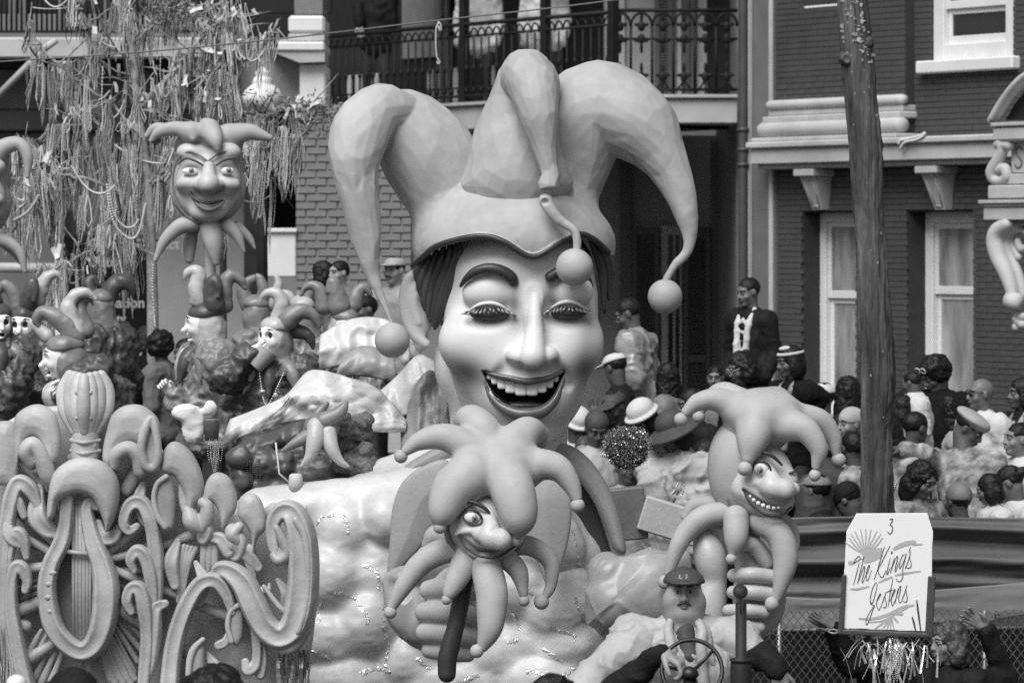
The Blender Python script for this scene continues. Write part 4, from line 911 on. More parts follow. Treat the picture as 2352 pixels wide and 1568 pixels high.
# ---------------------------------------------------------------- balcony house in the middle
pb=Pl(1400,43.5,UR)            # oblique balcony front
BC=thing('balcony_house','old balcony house with cast iron railing and dark arcade below','building',pb.p(-2,0,-4))
f1=Fr(43.5)
def qz(y,D): return CH-(y-HY)*D/F
zf=qz(222,43.5); zt=qz(28,43.5)
uL=pb.sz(752,240)[0]
PB2=Pl(1400,43.5,(1,0,0)); XR=(1694-1400)*f1.k
m=MB(); pb.box(m,uL,0,zf-.30,zf-.02,-2.2,0.0,.01); PB2.box(m,0,XR,zf-.30,zf-.021,-2.2,.0,.01); m.mk('balcony_floor',m_whit2,BC,False)
m=MB(); pb.box(m,uL,0,zf-.018,zf+.02,-2.2,.05,.006); PB2.box(m,.06,XR,zf-.017,zf+.021,-2.2,.05,.006); m.mk('balcony_lip',m_stone,BC,False)
# walls behind, roof slab added out of view to keep skylight out
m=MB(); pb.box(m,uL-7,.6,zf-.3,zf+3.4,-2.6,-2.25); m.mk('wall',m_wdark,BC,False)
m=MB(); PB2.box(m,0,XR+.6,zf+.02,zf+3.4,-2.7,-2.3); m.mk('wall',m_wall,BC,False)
m=MB(); pb.box(m,uL-.5,.5,zf+3.4,zf+3.6,-2.6,.3); PB2.box(m,0,XR+.3,zf+3.41,zf+3.61,-2.6,.3); m.mk('blocker_roof',m_wdark,BC,False)
m=MB(); PB2.box(m,-6.5,XR+.4,0,zf-.3,-5.2,-5.0); m.mk('arcade_back_wall',m_wall,BC,False)
m=MB(); PB2.box(m,XR+.02,XR+.35,0,zf+3.4,-5.0,-.6); m.mk('side_wall',m_pil,BC,False)
# cast iron railings
m=MB()
for a,b,z,r in ((uL,0,zt,.028),(uL,0,zt-.14,.016),(uL,0,zf+.10,.02),(uL,0,zf+.2,.012)): m.tube([pb.p(a,z,-.03),pb.p(b,z,-.03)],r,6)
RL=m.mk('railing',m_iron,BC)
nb=38; hh=zt-zf
bm=MB(); bm.tube([A(0,0,.02),A(0,0,hh-.16)],.013,5); bm.ball((0,0,hh*.45),(.026,.026,.05),6,4); bm.ball((0,0,.16),(.03,.03,.04),6,4)
R=A(*pb.U)*.08; bm.tube([A(0,0,hh-.16)+R*math.cos(t)+A(0,0,.11)*math.sin(t) for t in np.linspace(0,math.pi,7)],.013,5)
proto=None
for i in range(nb):
    p=pb.p(uL+(i+.5)*(-uL)/nb,zf,-.03)-wloc(RL)
    if proto is None: proto=bm.mk('baluster',m_iron,RL,org=(0,0,0)); proto.location=tuple(p)
    else: inst(proto,p,RL)
m=MB()
for z,r in ((zt+.02,.024),(zt-.30,.016),(zf+.08,.02)): m.tube([PB2.p(0,z,-.03),PB2.p(XR,z,-.03)],r,6)
R2=m.mk('railing',m_iron,BC); sp=XR/6.0
bm=MB(); bm.tube([A(0,0,.02),A(0,0,hh-.16)],.018,6)
bm.tube([A(sp/2-sp/2*math.cos(t),0,hh-.16+.15*math.sin(t)) for t in np.linspace(0,math.pi,9)],.018,6)
for zc,sg in ((hh-.30,-1),(hh-.16,1),(.22,1)):
    bm.ball((sp/2,0,zc),(.045,.02,.06),8,5); bm.ball((sp/2,0,zc+sg*.10),(.02,.014,.07),6,4); bm.ball((sp/2-.05,0,zc+sg*.02),(.035,.014,.022),6,4); bm.ball((sp/2+.05,0,zc+sg*.02),(.035,.014,.022),6,4)
bm.tube([A(sp/2,0,.03),A(sp/2,0,.3)],.012,5); bm.tube([A(sp/2-.09,0,.06),A(sp/2-.03,0,.14),A(sp/2,0,.22)],.012,5); bm.tube([A(sp/2+.09,0,.06),A(sp/2+.03,0,.14),A(sp/2,0,.22)],.012,5)
proto=None
for i in range(6):
    p=PB2.p(i*sp,zf,-.03)-wloc(R2)
    if proto is None: proto=bm.mk('railing_panel',m_iron,R2,org=(0,0,0)); proto.location=tuple(p)
    else: inst(proto,p,R2)
for u in (0.0,uL*.5,uL*.22):
    m=MB(); pb.box(m,u-.05,u+.05,zf+.02,zf+3.4,-.10,-.0,.008); m.mk('iron_post',m_iron,BC,False)
# what shows behind the railing: pale wall strips, shutters
zz0,zz1=zf+.05,zf+3.3
def strip(pl,x0,x1,mat,nm,o=-2.22,z0=None,z1=None):
    a,b=pl.sz(x0,100,o)[0],pl.sz(x1,100,o)[0]; m=MB(); pl.box(m,a,b,zz0 if z0 is None else z0,zz1 if z1 is None else z1,o-.05,o+.02,.01); return m.mk(nm,mat,BC,False)
for x0,x1 in ((798,806),(818,830),(840,850),(862,868),(984,992),(1003,1012),(1018,1030),(1040,1060),(1128,1134),(1206,1216)): strip(pb,x0,x1,m_whit2,'bright_strip',z1=zf+.62)  # pale strips put in for the light wall patches showing through the balusters
for x0,x1,mm in ((925,1000,m_brl),(1000,1024,m_pil),(1062,1118,m_white),(1204,1224,m_pil)): strip(pb,x0,x1,mm,'wall_panel',z0=zf+.78)
for x0,x1 in ((1420,1436),(1555,1566),(1600,1640),(1665,1692)): strip(PB2,x0,x1,m_stone if x0>1590 else m_whit2,'pale_panel',o=-2.27)
def shutter(pl,x0,x1,z0,z1,o,parent,nm='shutter'):
    a,b=pl.sz(x0,500,o)[0],pl.sz(x1,500,o)[0]; m=MB(); w=.06
    pl.box(m,a,a+w,z0,z1,o-.03,o+.02,.004); pl.box(m,b-w,b,z0,z1,o-.03,o+.02,.004)
    for z in (z0,(z0+z1)/2-.05,z1-.1): pl.box(m,a+w,b-w,z,z+.1,o-.03,o+.018,.004)
    S=m.mk(nm,m_shut,parent,False); m=MB(); z=z0+.12
    while z<z1-.12:
        if abs(z-(z0+z1)/2)>.08: m.box(pl.p((a+b)/2,z,o),(b-a-2*w,.035,.008),np.array([pl.U,(pl.N*.7-A(0,0,.7)),(pl.N*.7+A(0,0,.7))]))
        z+=.035
    m.mk('slats',m_shut,S,False,kind='stuff'); return S
for x0,x1 in ((1503,1545),(1572,1598),(1640,1664)): shutter(PB2,x0,x1,zz0,zf+2.6,-2.2,BC)
for x0,x1 in ((1250,1290),(1010,1030)): shutter(pb,x0,x1,zz0,zf+2.4,-2.15,BC)
# ground floor door between shutters, under the balcony
o=-4.95; DZ1=CH-(518-HY)*(43.5+4.95)/F
a,b=PB2.sz(1518,600,o)[0],PB2.sz(1566,600,o)[0]
m=MB(); PB2.box(m,a,a+.09,0,DZ1,o,o+.1,.008); PB2.box(m,b-.03,b,0,DZ1,o,o+.1,.008); PB2.box(m,a+.09,b-.03,DZ1-.12,DZ1,o,o+.1,.008); PB2.box(m,a+.09,b-.03,1.3,1.38,o,o+.09,.008); PB2.box(m,a+.15,a+.18,1.38,DZ1-.12,o,o+.08,.005); DR=m.mk('door_frame',m_whit2,BC,False)
m=MB(); PB2.box(m,a+.09,b-.03,1.38,DZ1-.12,o-.01,o+.01); m.mk('pane',m_glass,DR,False); m=MB(); PB2.box(m,a+.09,b-.03,0,1.3,o-.01,o+.04); m.mk('door_panel',m_whit2,DR,False)
shutter(PB2,1570,1632,.3,DZ1-.02,o+.1,BC); shutter(PB2,1452,1514,.3,DZ1-.02,o+.1,BC)
for x0,x1 in ((1632,1682),(1424,1452)): strip(PB2,x0,x1,m_pil,'wall_panel',o=o+.06,z0=0,z1=zf-.35)
# ---------------------------------------------------------------- brick pier with white capital, wall and doorway to its left
f2=Fr(42.0); P2_=Pl(740,42.0,(1,0,0))
PR=thing('corner_house','corner house with pale brick pier, white capital and dark doorway','building',f2(740,2000))
def hb(name,x0,y0,x1,y1,o0,o1,b,mat): m=MB(); P2_.qbox(m,x0,y0,x1,y1,o0,o1,b,ref=o1); return m.mk(name,mat,PR,False)
hb('pier_core',682,242,944,1200,-1.2,-.016,0,m_brlm)
a=P2_.sz(680,400,0)[0]; b=P2_.sz(944,400,0)[0]; bricks(P2_,'brick',PR,m_brl,a,b,qz(660,42),qz(245,42),0,.23,.085,.016,[],300,proud=.008)
hb('capital',688,146,748,244,-1,.06,.02,m_white); hb('capital',662,36,746,76,-1,.10,.03,m_white); hb('capital_slab',610,96,746,118,-1,.22,.02,m_white); hb('capital_neck',662,78,746,95,-1,.12,.01,m_stone)
m=MB(); m.prism([f2(x,y,40) for x,y in ((625,120),(748,118),(748,144),(690,146))][::-1],[f2(x,y,-150) for x,y in ((625,120),(748,118),(748,144),(690,146))][::-1]); m.mk('capital_flare',m_stone,PR,False)
hb('upper_pier',676,-40,742,34,-1,.04,.01,m_brl)
hb('base_block',598,528,680,636,-.6,.04,.012,m_white); hb('base_lip',594,524,682,534,-.6,.08,.008,m_white)
hb('doorway',596,250,681,527,-1.6,-1.3,0,m_void); hb('doorway_side',560,250,597,800,-1.3,-.1,.01,m_wdark)
hb('wall',440,88,690,252,-.8,-.3,0,m_wall); hb('wall_lower',-900,245,598,1700,-1.9,-1.62,0,m_wall)
hb('wall_upper',-900,-300,760,30,-2.2,-2.0,0,m_wdark)
hb('wall_middle',-900,135,460,250,-1.6,-1.3,0,m_wall)
hb('balcony_slab',-900,86,520,134,-1.4,.1,.02,m_whit2); hb('balcony_soffit',-900,136,470,150,-1.3,-.1,.01,m_wdark)
hb('shop_band',-900,252,330,300,-1.3,-.9,.02,m_pil); hb('shop_front',-200,420,150,1700,-1.3,-1.0,.02,m_pil); hb('shop_band',-900,302,340,345,-1.3,-1.1,.02,m_pil)
hb('drain_column',508,-100,548,262,-.2,.05,.02,m_iron); hb('pale_board',195,130,230,270,-1.0,-.8,.01,m_stone)
RLg=hb('railing',-200,70,480,76,.0,.06,.0,m_iron); bm=MB(); bm.tube([A(0,0,0),A(0,0,.62)],.014,5); proto=None
for i in range(44):
    p=f2(-20+i*11.6,76,0)-wloc(RLg)
    if proto is None: proto=bm.mk('baluster',m_iron,RLg,org=(0,0,0)); proto.location=tuple(p)
    else: inst(proto,p,RLg)
for x0 in (20,44,130,235,262): hb('pale_panel',x0,-60,x0+16,70,-1.95,-1.9,0,m_pil)
# black board with lettering
SB=thing('notice_board','black shop board with pale lettering hidden behind hanging beads','sign',Fr(40)(240,780))
fs=Fr(40); m=MB(); m.bbox(fs(242,655,-6),A(206,8,232)*fs.k,.02); m.mk('board',m_void,SB,False)
m_let=M('sign_lettering',.30,.6,.1,6)
def text(body,x,y,h,fr,z,mat,parent,ext=.004,bold=.0):
    cu=bpy.data.curves.new('lettering','FONT'); cu.body=body; cu.size=h*fr.k*1.42; cu.extrude=ext; cu.offset=bold
    o=bpy.data.objects.new('lettering',cu); COL.objects.link(o); me=bpy.data.meshes.new_from_object(o.evaluated_get(bpy.context.evaluated_depsgraph_get()))
    bpy.data.objects.remove(o); o=bpy.data.objects.new('lettering',me); me.materials.clear(); me.materials.append(mat); COL.objects.link(o); o.parent=parent
    o.location=tuple(fr(x,y,z)-wloc(parent)); o.rotation_euler=(R_(90),0,0); return o
for b_,x,y,h in (('Garden District',203,571,23),('Uptown',203,612,23),('Association',180,706,23),('Society',206,741,20),('us',300,836,22)): text(b_,x,y,h,fs,-1.5,m_let,SB,bold=.004)
# rails and a pole by the shop
m=MB(); m.tube([Fr(38)(-40,614),Fr(38)(146,616)],.05,10); RA=m.mk('handrail',m_whit2); props(RA,'pale horizontal handrail in front of the shop front','rail')
m=MB(); m.tube([Fr(38)(141,560),Fr(38)(141,1500)],.035,8); m.tube([Fr(38)(132,470),Fr(38)(132,1500)],.025,8); m.mk('rail_post',m_whit2,RA)
m=MB(); m.tube([Fr(38)(-20,235),Fr(38)(105,110),Fr(38)(130,92)],.035,8); props(m.mk('awning_pole',m_stone),'slanting pale awning pole at the upper left','pole')
# street lamp
fl_=Fr(37); LP=thing('street_lamp','white globe street lamp with finial behind the bead tree','street lamp',fl_(603,HY+CH/fl_.k))
m=MB(); m.lathe(fl_(603,255),[(r*fl_.k,z*fl_.k) for r,z in ((14,0),(38,4),(46,20),(47,34),(40,48),(28,58),(22,62),(24,66),(20,76),(14,80),(18,86),(14,92),(3,100))],28); m.mk('globe',m_white,LP)
m=MB(); m.tube([fl_(603,258),fl_(603,600),fl_(603,HY+CH/fl_.k)],A(.045,.05,.08),12); m.mk('post',m_iron,LP)
# ---------------------------------------------------------------- overhead wire
m=MB(); R=cr(A((-60,146),(350,118),(700,83),(1000,48),(1340,10),(1700,-40)).reshape(-1,2),6); m.tube([Fr(30)(a,b) for a,b in R],.0065,6); props(m.mk('overhead_wire',m_pil),'thin overhead wire sloping across the upper left','wire')
m=MB(); R=cr(A((1008,52),(1002,66),(1001,100),(1003,128),(1007,138),(1010,144),(1006,147),(1004,141)).reshape(-1,2),5); m.tube([Fr(30)(a,b) for a,b in R],.008,6); m.tube([Fr(30)(a,b) for a,b in ((1006,50),(1012,56),(1014,68),(1010,72),(1007,60))],.008,6); props(m.mk('hook',m_stone),'pale bent hook hanging from the overhead wire','hook')
# ================================================================ people
SK=dict(d=M('dark_brown_skin',.085,.5,.15,12,.1,60,spec=.45),b=M('brown_skin',.14,.5,.12,12,.1,60,spec=.45),l=M('light_skin',.34,.5,.1,12,.1,60),h=M('ruddy_skin',.27,.5,.12,14,.15,60),t=M('tan_skin',.20,.5,.1,12,.1,60))
m_hb=M('black_hair',.007,.5,.4,30,.5,90,spec=.3); m_hg=M('grey_brown_hair',.05,.5,.4,30,.5,90)
m_coat=M('black_coat',.010,.75,.3,8,.4,50,spec=.2); m_furc=M('black_fur_coat',.009,.9,.4,40,1.0,120,spec=.15); m_whc=M('white_shirt',.52,.7,.08,6,.25,30); m_grc=M('grey_jacket',.16,.65,.2,6,.3,30); m_pale=M('pale_jacket',.36,.65,.15,6,.15,30)
m_shiny=M('shiny_jacket',.26,.3,.35,7,.4,18,spec=.6); m_camo=M('patterned_jacket',.26,.7,.85,11,.15,30); m_capd=M('dark_cap',.05,.7,.2,20,.3,120); m_bead=M('bead_silver',.5,.2,.4,60,metal=.3); m_beadd=M('bead_dark',.05,.2,.3,60)
m_lipd=M('lip_dark',.05,.4,.1,20); m_brow=M('brow_hair',.012,.7,.2,40); m_sclera=M('eye_sclera',.45,.3,.05,10); m_pants=M('dark_trousers',.03,.8,.2,6)
def ori(d):
    """a rotation whose third axis follows d"""
    d=A(*d)/np.linalg.norm(d); u=A(0,0,1) if abs(d[2])<.9 else A(1,0,0); x=np.cross(u,d); x/=np.linalg.norm(x); return np.stack([x,np.cross(d,x),d],1)
def hand(name,wrist,dirn,palmn,S,mat,parent,curl=.3,spread=.25,side=1,vox=.0052):
    """five separate fingers on a palm; dirn points along the fingers, palmn out of the palm"""
    d=A(*dirn)/np.linalg.norm(dirn); n=A(*palmn); n=n-d*(n@d); n/=np.linalg.norm(n); x=np.cross(d,n)*side; w=A(*wrist); s=SD(vox*S)
    P=lambda a,b,c: w+(x*a+d*b+n*c)*S
    s.chain([P(0,-.03,0),P(0,.02,0)],A(.026,.03)*S,0,smooth=False)
    for a in (-.026,-.009,.009,.025): s.chain([P(a*.6,.01,0),P(a,.085,0)],A(.018,.0135)*S,.012*S,smooth=False)
    for i,(a,L) in enumerate(((-.029,.062),(-.010,.078),(.010,.084),(.029,.076))):
        t=spread*(a/.03); c=curl*(1.0+.12*(i%2)); p=A(a,.086,0); dd=0.0; pts=[p.copy()]; r=[.0105]
        for q,fr in enumerate((.45,.32,.23)):
            dd+=c*(.8 if q==0 else 1.0); p=p+L*fr*A(math.sin(t)*math.cos(dd),math.cos(t)*math.cos(dd),math.sin(dd)); pts.append(p.copy()); r.append((.0098,.009,.0075)[q])
        s.chain([P(*q) for q in pts],A(*r)*S,.004*S,n=3)
    s.chain([P(.026,.02,.004),P(.050,.050,.012+.02*curl),P(.058,.078,.016+.04*curl)],A(.016,.012,.0095)*S,.008*S,n=4)
    return s.mk(name,mat,parent,sm=1)
def cloth_(V,a,sd,S):
    """folds: soft swells crossed by sharp creases"""
    w=V+.05*S*np.stack([vnoise(V,7/S,sd+31),vnoise(V,7/S,sd+32),vnoise(V,7/S,sd+33)],1)
    r=1-2*np.abs(vnoise(w*A(1,1,.55),13/S,sd)); q=1-2*np.abs(vnoise(w*A(.6,.6,1.2),10/S,sd+4))
    return a*(.8*vnoise(V,5/S,sd+7)+.75*r*np.abs(r)+.6*q*np.abs(q)-.2)
def person(label,hx,hy,D,foot,yaw=0,nod=0,S=1.0,skin='b',hair='short',hairm=None,top=None,arms=None,lean=(0,0),hat=None,glasses=None,neck=None,byaw=None,group=None,face=True,stout=1.0,roll=0,mask=None,legs=True,open_front=None,bulk=.02,wr=.012,mouth=None,fine=1.0,sleeve=1.0,collar=True):
    F_=Fr(D); hc=F_(hx,hy); yaw=R_(yaw); by=R_(byaw) if byaw is not None else yaw*.7
    def frame(a): return np.array([[math.cos(a),-math.sin(a),0],[-math.sin(a),-math.cos(a),0],[0,0,1]])   # rows: side, forward, up
    B=frame(by); Hd=frame(yaw); cn,sn=math.cos(R_(nod)),math.sin(R_(nod))
    f_=Hd[1]*cn-A(0,0,1)*sn; u_=Hd[1]*sn+A(0,0,1)*cn; sdv=Hd[0]
    if roll: cr_,sr_=math.cos(R_(roll)),math.sin(R_(roll)); sdv,u_=sdv*cr_+u_*sr_,u_*cr_-sdv*sr_
    H=lambda a,b,c: hc+(sdv*a+f_*b+u_*c)*S
    HR=np.stack([sdv,f_,u_],1)
    nb=hc+(-B[1]*.03-A(0,0,.165)-Hd[1]*sn*.05)*S
    ln=A(B[0][0]*lean[0]+B[1][0]*lean[1],B[0][1]*lean[0]+B[1][1]*lean[1],0)
    def Bp(a,b,c):  # body frame, c measured down from the neck base
        return nb+(B[0]*a+B[1]*b-A(0,0,1)*c+ln*c)*S
    base=A(*(Bp(0,0,.6)[:2]),foot); root=thing('person',label,'person',base,group)
    sk=SK[skin]; top=top or m_coat; w=stout
    # ---- head
    s=SD(.0078*S*fine); el=lambda p,r,k=0.,op='u': s.ell(H(*p),A(*r)*S,k*S,op,HR)
    el((0,-.012,.03),(.077,.097,.092)); el((0,.02,-.04),(.06*(.9+.1*w),.072,.078),.03); el((0,.06,-.092),(.03*w,.028,.024),.022)
    if w>1.4: [el((q*.058,.022,-.045),(.050,.062,.066),.03) for q in (-1,1)]; el((0,.04,-.108),(.075,.05,.038),.03); s.chain([H(0,-.02,-.08),nb-A(0,0,.05*S)],A(.098,.115)*S,.03*S)
    if face:
        el((-.042,.06,-.03),(.024,.022,.022),.02); el((.042,.06,-.03),(.024,.022,.022),.02)
        el((0,.08,.034),(.056,.018,.013),.018); el((-.031,.096,.010),(.018,.015,.011),.012,'s'); el((.031,.096,.010),(.018,.015,.011),.012,'s')
        s.chain([H(0,.088,.018),H(0,.103,-.012),H(0,.108,-.026)],A(.009,.012,.014)*S,.012*S); el((-.014,.098,-.028),(.011,.012,.010),.006); el((.014,.098,-.028),(.011,.012,.010),.006)
        el((0,.084,-.05),(.03,.016,.016),.014)
    for q in (-1,1): el((q*.078,-.008,0),(.011,.021,.032),.006)
    s.chain([H(0,-.02,-.05),nb+B[1]*.0,nb-A(0,0,.06*S)],A(.056*w,.06*w,.075*w)*S,.02*S)
    Vh,Qh=s.build(); Vh=relax(Vh,Qh,1)
    # ---- body (continuous, under the clothes)
    ar=[]
    for i,q in enumerate((-1,1)):
        sh=Bp(q*.17*w,0,.075); a=arms[i] if arms and i<len(arms) else None
        if a is None: e=Bp(q*.225*w,-.03,.35); h_=Bp(q*.20*w,.07,.58)
        else: e=F_(*a[0]) ; h_=F_(*a[1])
        ar.append((sh,e,h_,a))
    def bodyops(s,o):
        s.chain([Bp(-.15*w,0,.075),Bp(.15*w,0,.075)],A(.075+o,.075+o)*S,0); s.chain([Bp(0,0,.01),Bp(0,0,.10)],A(.055+o,.09+o)*S,.06*S)
        s.ell(Bp(0,.0,.24),A(.165*w+o,.118*w+o,.22)*S,.05*S,'u',B.T); s.ell(Bp(0,.01*w,.46),A(.155*w+o,.125*w+o,.20)*S,.05*S,'u',B.T); s.ell(Bp(0,-.01,.60),A(.165*w+o,.125*w+o,.12)*S,.05*S,'u',B.T)
    s=SD(.022*S); bodyops(s,-.006)
    hips=Bp(0,0,.62); 
    if legs:
        fz=foot+.05
        for q in (-1,1):
            hp=Bp(q*.085,0,.62); ft=A(hp[0]+B[0][0]*q*.03,hp[1]+B[0][1]*q*.03,fz); kn=(hp*.52+ft*.48)+B[1]*.03
            s.chain([hp,kn,ft],A(.085,.055,.042)*S,.03*S); s.chain([ft,ft+B[1]*.15*S],A(.045,.035)*S,.02*S)
    for sh,e,h_,a in ar: s.chain([sh,e,h_],A(.05,.042,.028)*S,.03*S,smooth=False)
    Vb,Qb=s.build()
    V=np.vstack([Vh,Vb]); Q=np.vstack([Qh,Qb+len(Vh)]); mi=np.zeros(len(Q),int); mi[len(Qh):]=((V[Q[len(Qh):,0],2]<hips[2]-.02)).astype(int)
    mk('body',V,Q,[sk,m_pants],root,mi=mi)
    # ---- clothes
    s=SD(.0155*S*fine); bodyops(s,bulk)
    for sh,e,h_,a in ar:
        wv=e+(h_-e)*.9*sleeve; s.chain([sh,e,wv],A(.068+bulk*.7,.058+bulk*.7,.045+bulk*.5)*S,.05*S,smooth=False)
    sd_=int(abs(hx)*7+abs(hy))%997
    garment=s.mk('jacket' if top not in (m_whc,) else 'shirt',top,root,disp=lambda V:cloth_(V,S*wr*.95,sd_,S*(.55 if mask else .75)))
    if open_front is not None:
        s=SD(.011*S)
        for q in (-1,1): s.chain([Bp(q*.055,.03,-.02),Bp(q*.06,.105+bulk*.6,.10),Bp(q*.05,.132+bulk*.6,.28),Bp(q*.045,.135+bulk*.6,.50)],A(.02,.03,.032,.034)*S,n=5)
        s.ell(Bp(0,.11+bulk*.5,.26),A(.05,.022,.22)*S,.01*S,'u',B.T); s.mk('shirt_front',open_front,root,disp=lambda V:cloth_(V,S*.010,sd_+3,S))
    if collar:
        s=SD(.010*S); s.chain([nb+(B[0]*.082*w*math.cos(t)+B[1]*(.078*math.sin(t)+.012)-A(0,0,1)*(.0+.035*max(0,math.sin(t))))*S for t in np.linspace(R_(105),R_(435),17)],.020*S,n=2); s.mk('collar',top,root,disp=lambda V:S*.004*fbm(V,25,sd_,2))
    # ---- hands
    for sh,e,h_,a in ar:
        if a is None: continue
        st=a[2] if len(a)>2 else {}
        if st.get('none'): continue
        dv=h_-e; dv=dv/np.linalg.norm(dv); dv=A(*st['dir']) if 'dir' in st else dv
        hand(st.get('name','hand'),h_,dv,st.get('n',(0,-1,0)),S*st.get('s',1.0),st.get('mat',sk),root,st.get('curl',.45),st.get('spread',.2),st.get('side',1))
    if mask: return root,H,HR,Bp,S
    # ---- face features
    if face:
        for q in (-1,1):
            m=MB(); m.ball(H(q*.031,.081,.010),A(.015,.012,.0085)*S,10,6,HR); ey=m.mk('eye',m_sclera,root)
            m=MB(); m.ball(H(q*.031,.090,.010),A(.0075,.006,.0075)*S,8,5,HR); m.mk('iris',m_brow,ey)
            m=MB(); m.tube([H(q*.014,.097,.031),H(q*.032,.098,.037),H(q*.05,.084,.030)],A(.0035,.0045,.002)*S,6); m.mk('eyebrow',m_brow,root)
            m=MB(); m.tube([H(q*.014,.092,.014),H(q*.031,.094,.020),H(q*.048,.082,.012)],A(.002,.003,.002)*S,5); m.mk('eyelid',sk,ey)
        ml=m_lipd if skin in 'db' else M('lip_rose',.16,.4,.1,20)
        m=MB(); m.tube([H(-.026,.084,-.058),H(-.010,.101,-.055),H(0,.102,-.057),H(.010,.101,-.055),H(.026,.084,-.058)],A(.002,.006,.0055,.006,.002)*S,7)
        m.tube([H(-.024,.084,-.060),H(-.010,.098,-.067),H(.010,.098,-.067),H(.024,.084,-.060)],A(.002,.0065,.0065,.002)*S,7); mo=m.mk('lips',ml,root)
        if mouth=='smile':
            m=MB(); m.ball(H(0,.097,-.060),A(.020,.006,.006)*S,10,6,HR); m.mk('teeth',m_whc,root)
        if mouth=='moustache':
            m=MB(); m.tube([H(-.034,.088,-.058),H(-.016,.104,-.045),H(0,.107,-.042),H(.016,.104,-.045),H(.034,.088,-.058)],A(.003,.008,.007,.008,.003)*S,7); m.mk('moustache',m_hg,root)
    # ---- hair
    hm=hairm or m_hb
    if hair!='bald':
        s=SD(.0085*S); el=lambda p,r,k=0.,op='u': s.ell(H(*p),A(*r)*S,k*S,op,HR); nz=.004; cut=True
        if hair=='short': el((0,-.018,.038),(.083,.102,.092)); nz=.003
        elif hair=='afro': el((0,-.025,.055),(.12,.125,.105)); el((0,-.05,0),(.11,.09,.09),.04); nz=.014
        elif hair=='curly': el((0,-.02,.04),(.095,.11,.1)); [el((q*.085,-.02,-.05),(.05,.07,.10),.03) for q in (-1,1)]; el((0,-.075,-.06),(.10,.06,.14),.03); nz=.013
        elif hair=='bob': el((0,-.018,.04),(.09,.106,.097)); [el((q*.075,-.01,-.045),(.028,.055,.085),.02) for q in (-1,1)]; el((0,-.075,-.04),(.088,.045,.10),.02); nz=.005
        elif hair=='long': el((0,-.018,.04),(.09,.106,.097)); el((0,-.07,-.10),(.10,.055,.20),.03); [el((q*.078,-.02,-.08),(.03,.05,.14),.02) for q in (-1,1)]; nz=.009
        elif hair=='fringe': el((0,-.02,.035),(.085,.100,.07)); nz=.003
        elif hair=='bun': el((0,-.018,.038),(.083,.102,.092)); el((0,-.12,.03),(.04,.04,.04),.01); nz=.004
        el((0,.102,-.035),(.071,.062,.098),.012,'s'); 
        if hair in('short','bun','fringe'): el((0,.03,-.09),(.12,.10,.085),.01,'s'); [el((q*.085,.015,-.012),(.03,.03,.045),.01,'s') for q in (-1,1)]
        s.mk('hair',hm,root,disp=lambda V:S*nz*fbm(V,38 if nz<.01 else 26,sd_+3,3))
    if glasses:
        m=MB()
        for q in (-1,1):
            c=H(q*.033,.103,.012) if glasses!='up' else H(q*.036,.088,.095)
            if glasses=='clear': m.tube([c+(HR@A(.024*math.cos(t),.0,.018*math.sin(t)))*S for t in np.linspace(0,2*math.pi,13)],.0026*S,5)
            else: m.ball(c,A(.029,.006,.020)*S,12,6,HR)
            b=c+(HR@A(q*.026,-.004,.004))*S; m.tube([b,b+(HR@A(q*.016,-.03,.002))*S,b+(HR@A(q*.020,-.10,.002))*S],.0032*S,5)
        c=H(-.012,.106,.014) if glasses!='up' else H(-.012,.094,.097); m.tube([c,c+(HR@A(.024,0,0))*S],.0032*S,5)
        m.mk('glasses',m_pale if glasses=='clear' else M('sunglass_lens',.008,.1,.1,4,spec=.8),root)
        if glasses=='up':
            m=MB(); m.tube([H(.036+.031*math.cos(t),.093,.095+.022*math.sin(t)) for t in np.linspace(0,6.283,13)],.005*S,5); m.tube([H(-.036+.031*math.cos(t),.093,.095+.022*math.sin(t)) for t in np.linspace(0,6.283,13)],.005*S,5); m.mk('glasses_rim',m_whc,root)
    if hat:
        kind,hm_=hat; s=SD(.0085*S); el=lambda p,r,k=0.,op='u': s.ell(H(*p),A(*r)*S,k*S,op,HR)
        if kind=='cap': el((0,-.015,.045),(.094+.010*(w>1.4),.112,.080)); s.box(H(0,0,-.04),A(.3,.3,.17)*S,0,.004*S,'s',HR); el((0,.105,.052),(.075,.085,.010),.012)
        elif kind=='bucket': el((0,-.012,.075),(.098,.115,.085)); s.box(H(0,0,-.035),A(.3,.3,.17)*S,0,.004*S,'s',HR); s.chain([H(.115*math.cos(t),-.01+.135*math.sin(t),.040) for t in np.linspace(0,2*math.pi,25)],.012*S,.035*S,smooth=False)
        elif kind=='brim': el((0,-.012,.075),(.095,.112,.09)); s.box(H(0,0,-.035),A(.3,.3,.17)*S,0,.004*S,'s',HR); [s.chain([H(rr*math.cos(t),-.01+rr*1.1*math.sin(t),.045-.45*(rr-.09)) for t in np.linspace(0,2*math.pi,29)],.016*S,.02*S,smooth=False) for rr in (.11,.14,.17)]
        elif kind=='beret': el((0,-.015,.080),(.125,.135,.042)); el((0,.02,.06),(.088,.10,.045),.02)
        elif kind=='beanie': el((0,-.015,.045),(.090,.108,.095)); s.box(H(0,0.02,-.07),A(.3,.3,.17)*S,0,.004*S,'s',HR)
        elif kind=='band': s.chain([H(.082*math.cos(t),-.012+.10*math.sin(t),.07) for t in np.linspace(0,2*math.pi,25)],.014*S,smooth=False); el((0,.02,.115),(.05,.06,.02),.02)
        s.mk('hat',hm_,root)
    if neck:
        for j,(nm,mt,depth,wd,rb) in enumerate(neck):
            m=MB(); n=int(30+depth*90)
            for i in range(n):
                t=-1+2*i/(n-1); a=wd*math.sin(t*1.45); c=.02+depth*(1-abs(t)**2.2); m.ball(Bp(a,.115+bulk*.8+.02*(1-t*t)-.10*abs(t)**3,c),rb*S,6,4)
            m.mk('bead_necklace',mt,root)
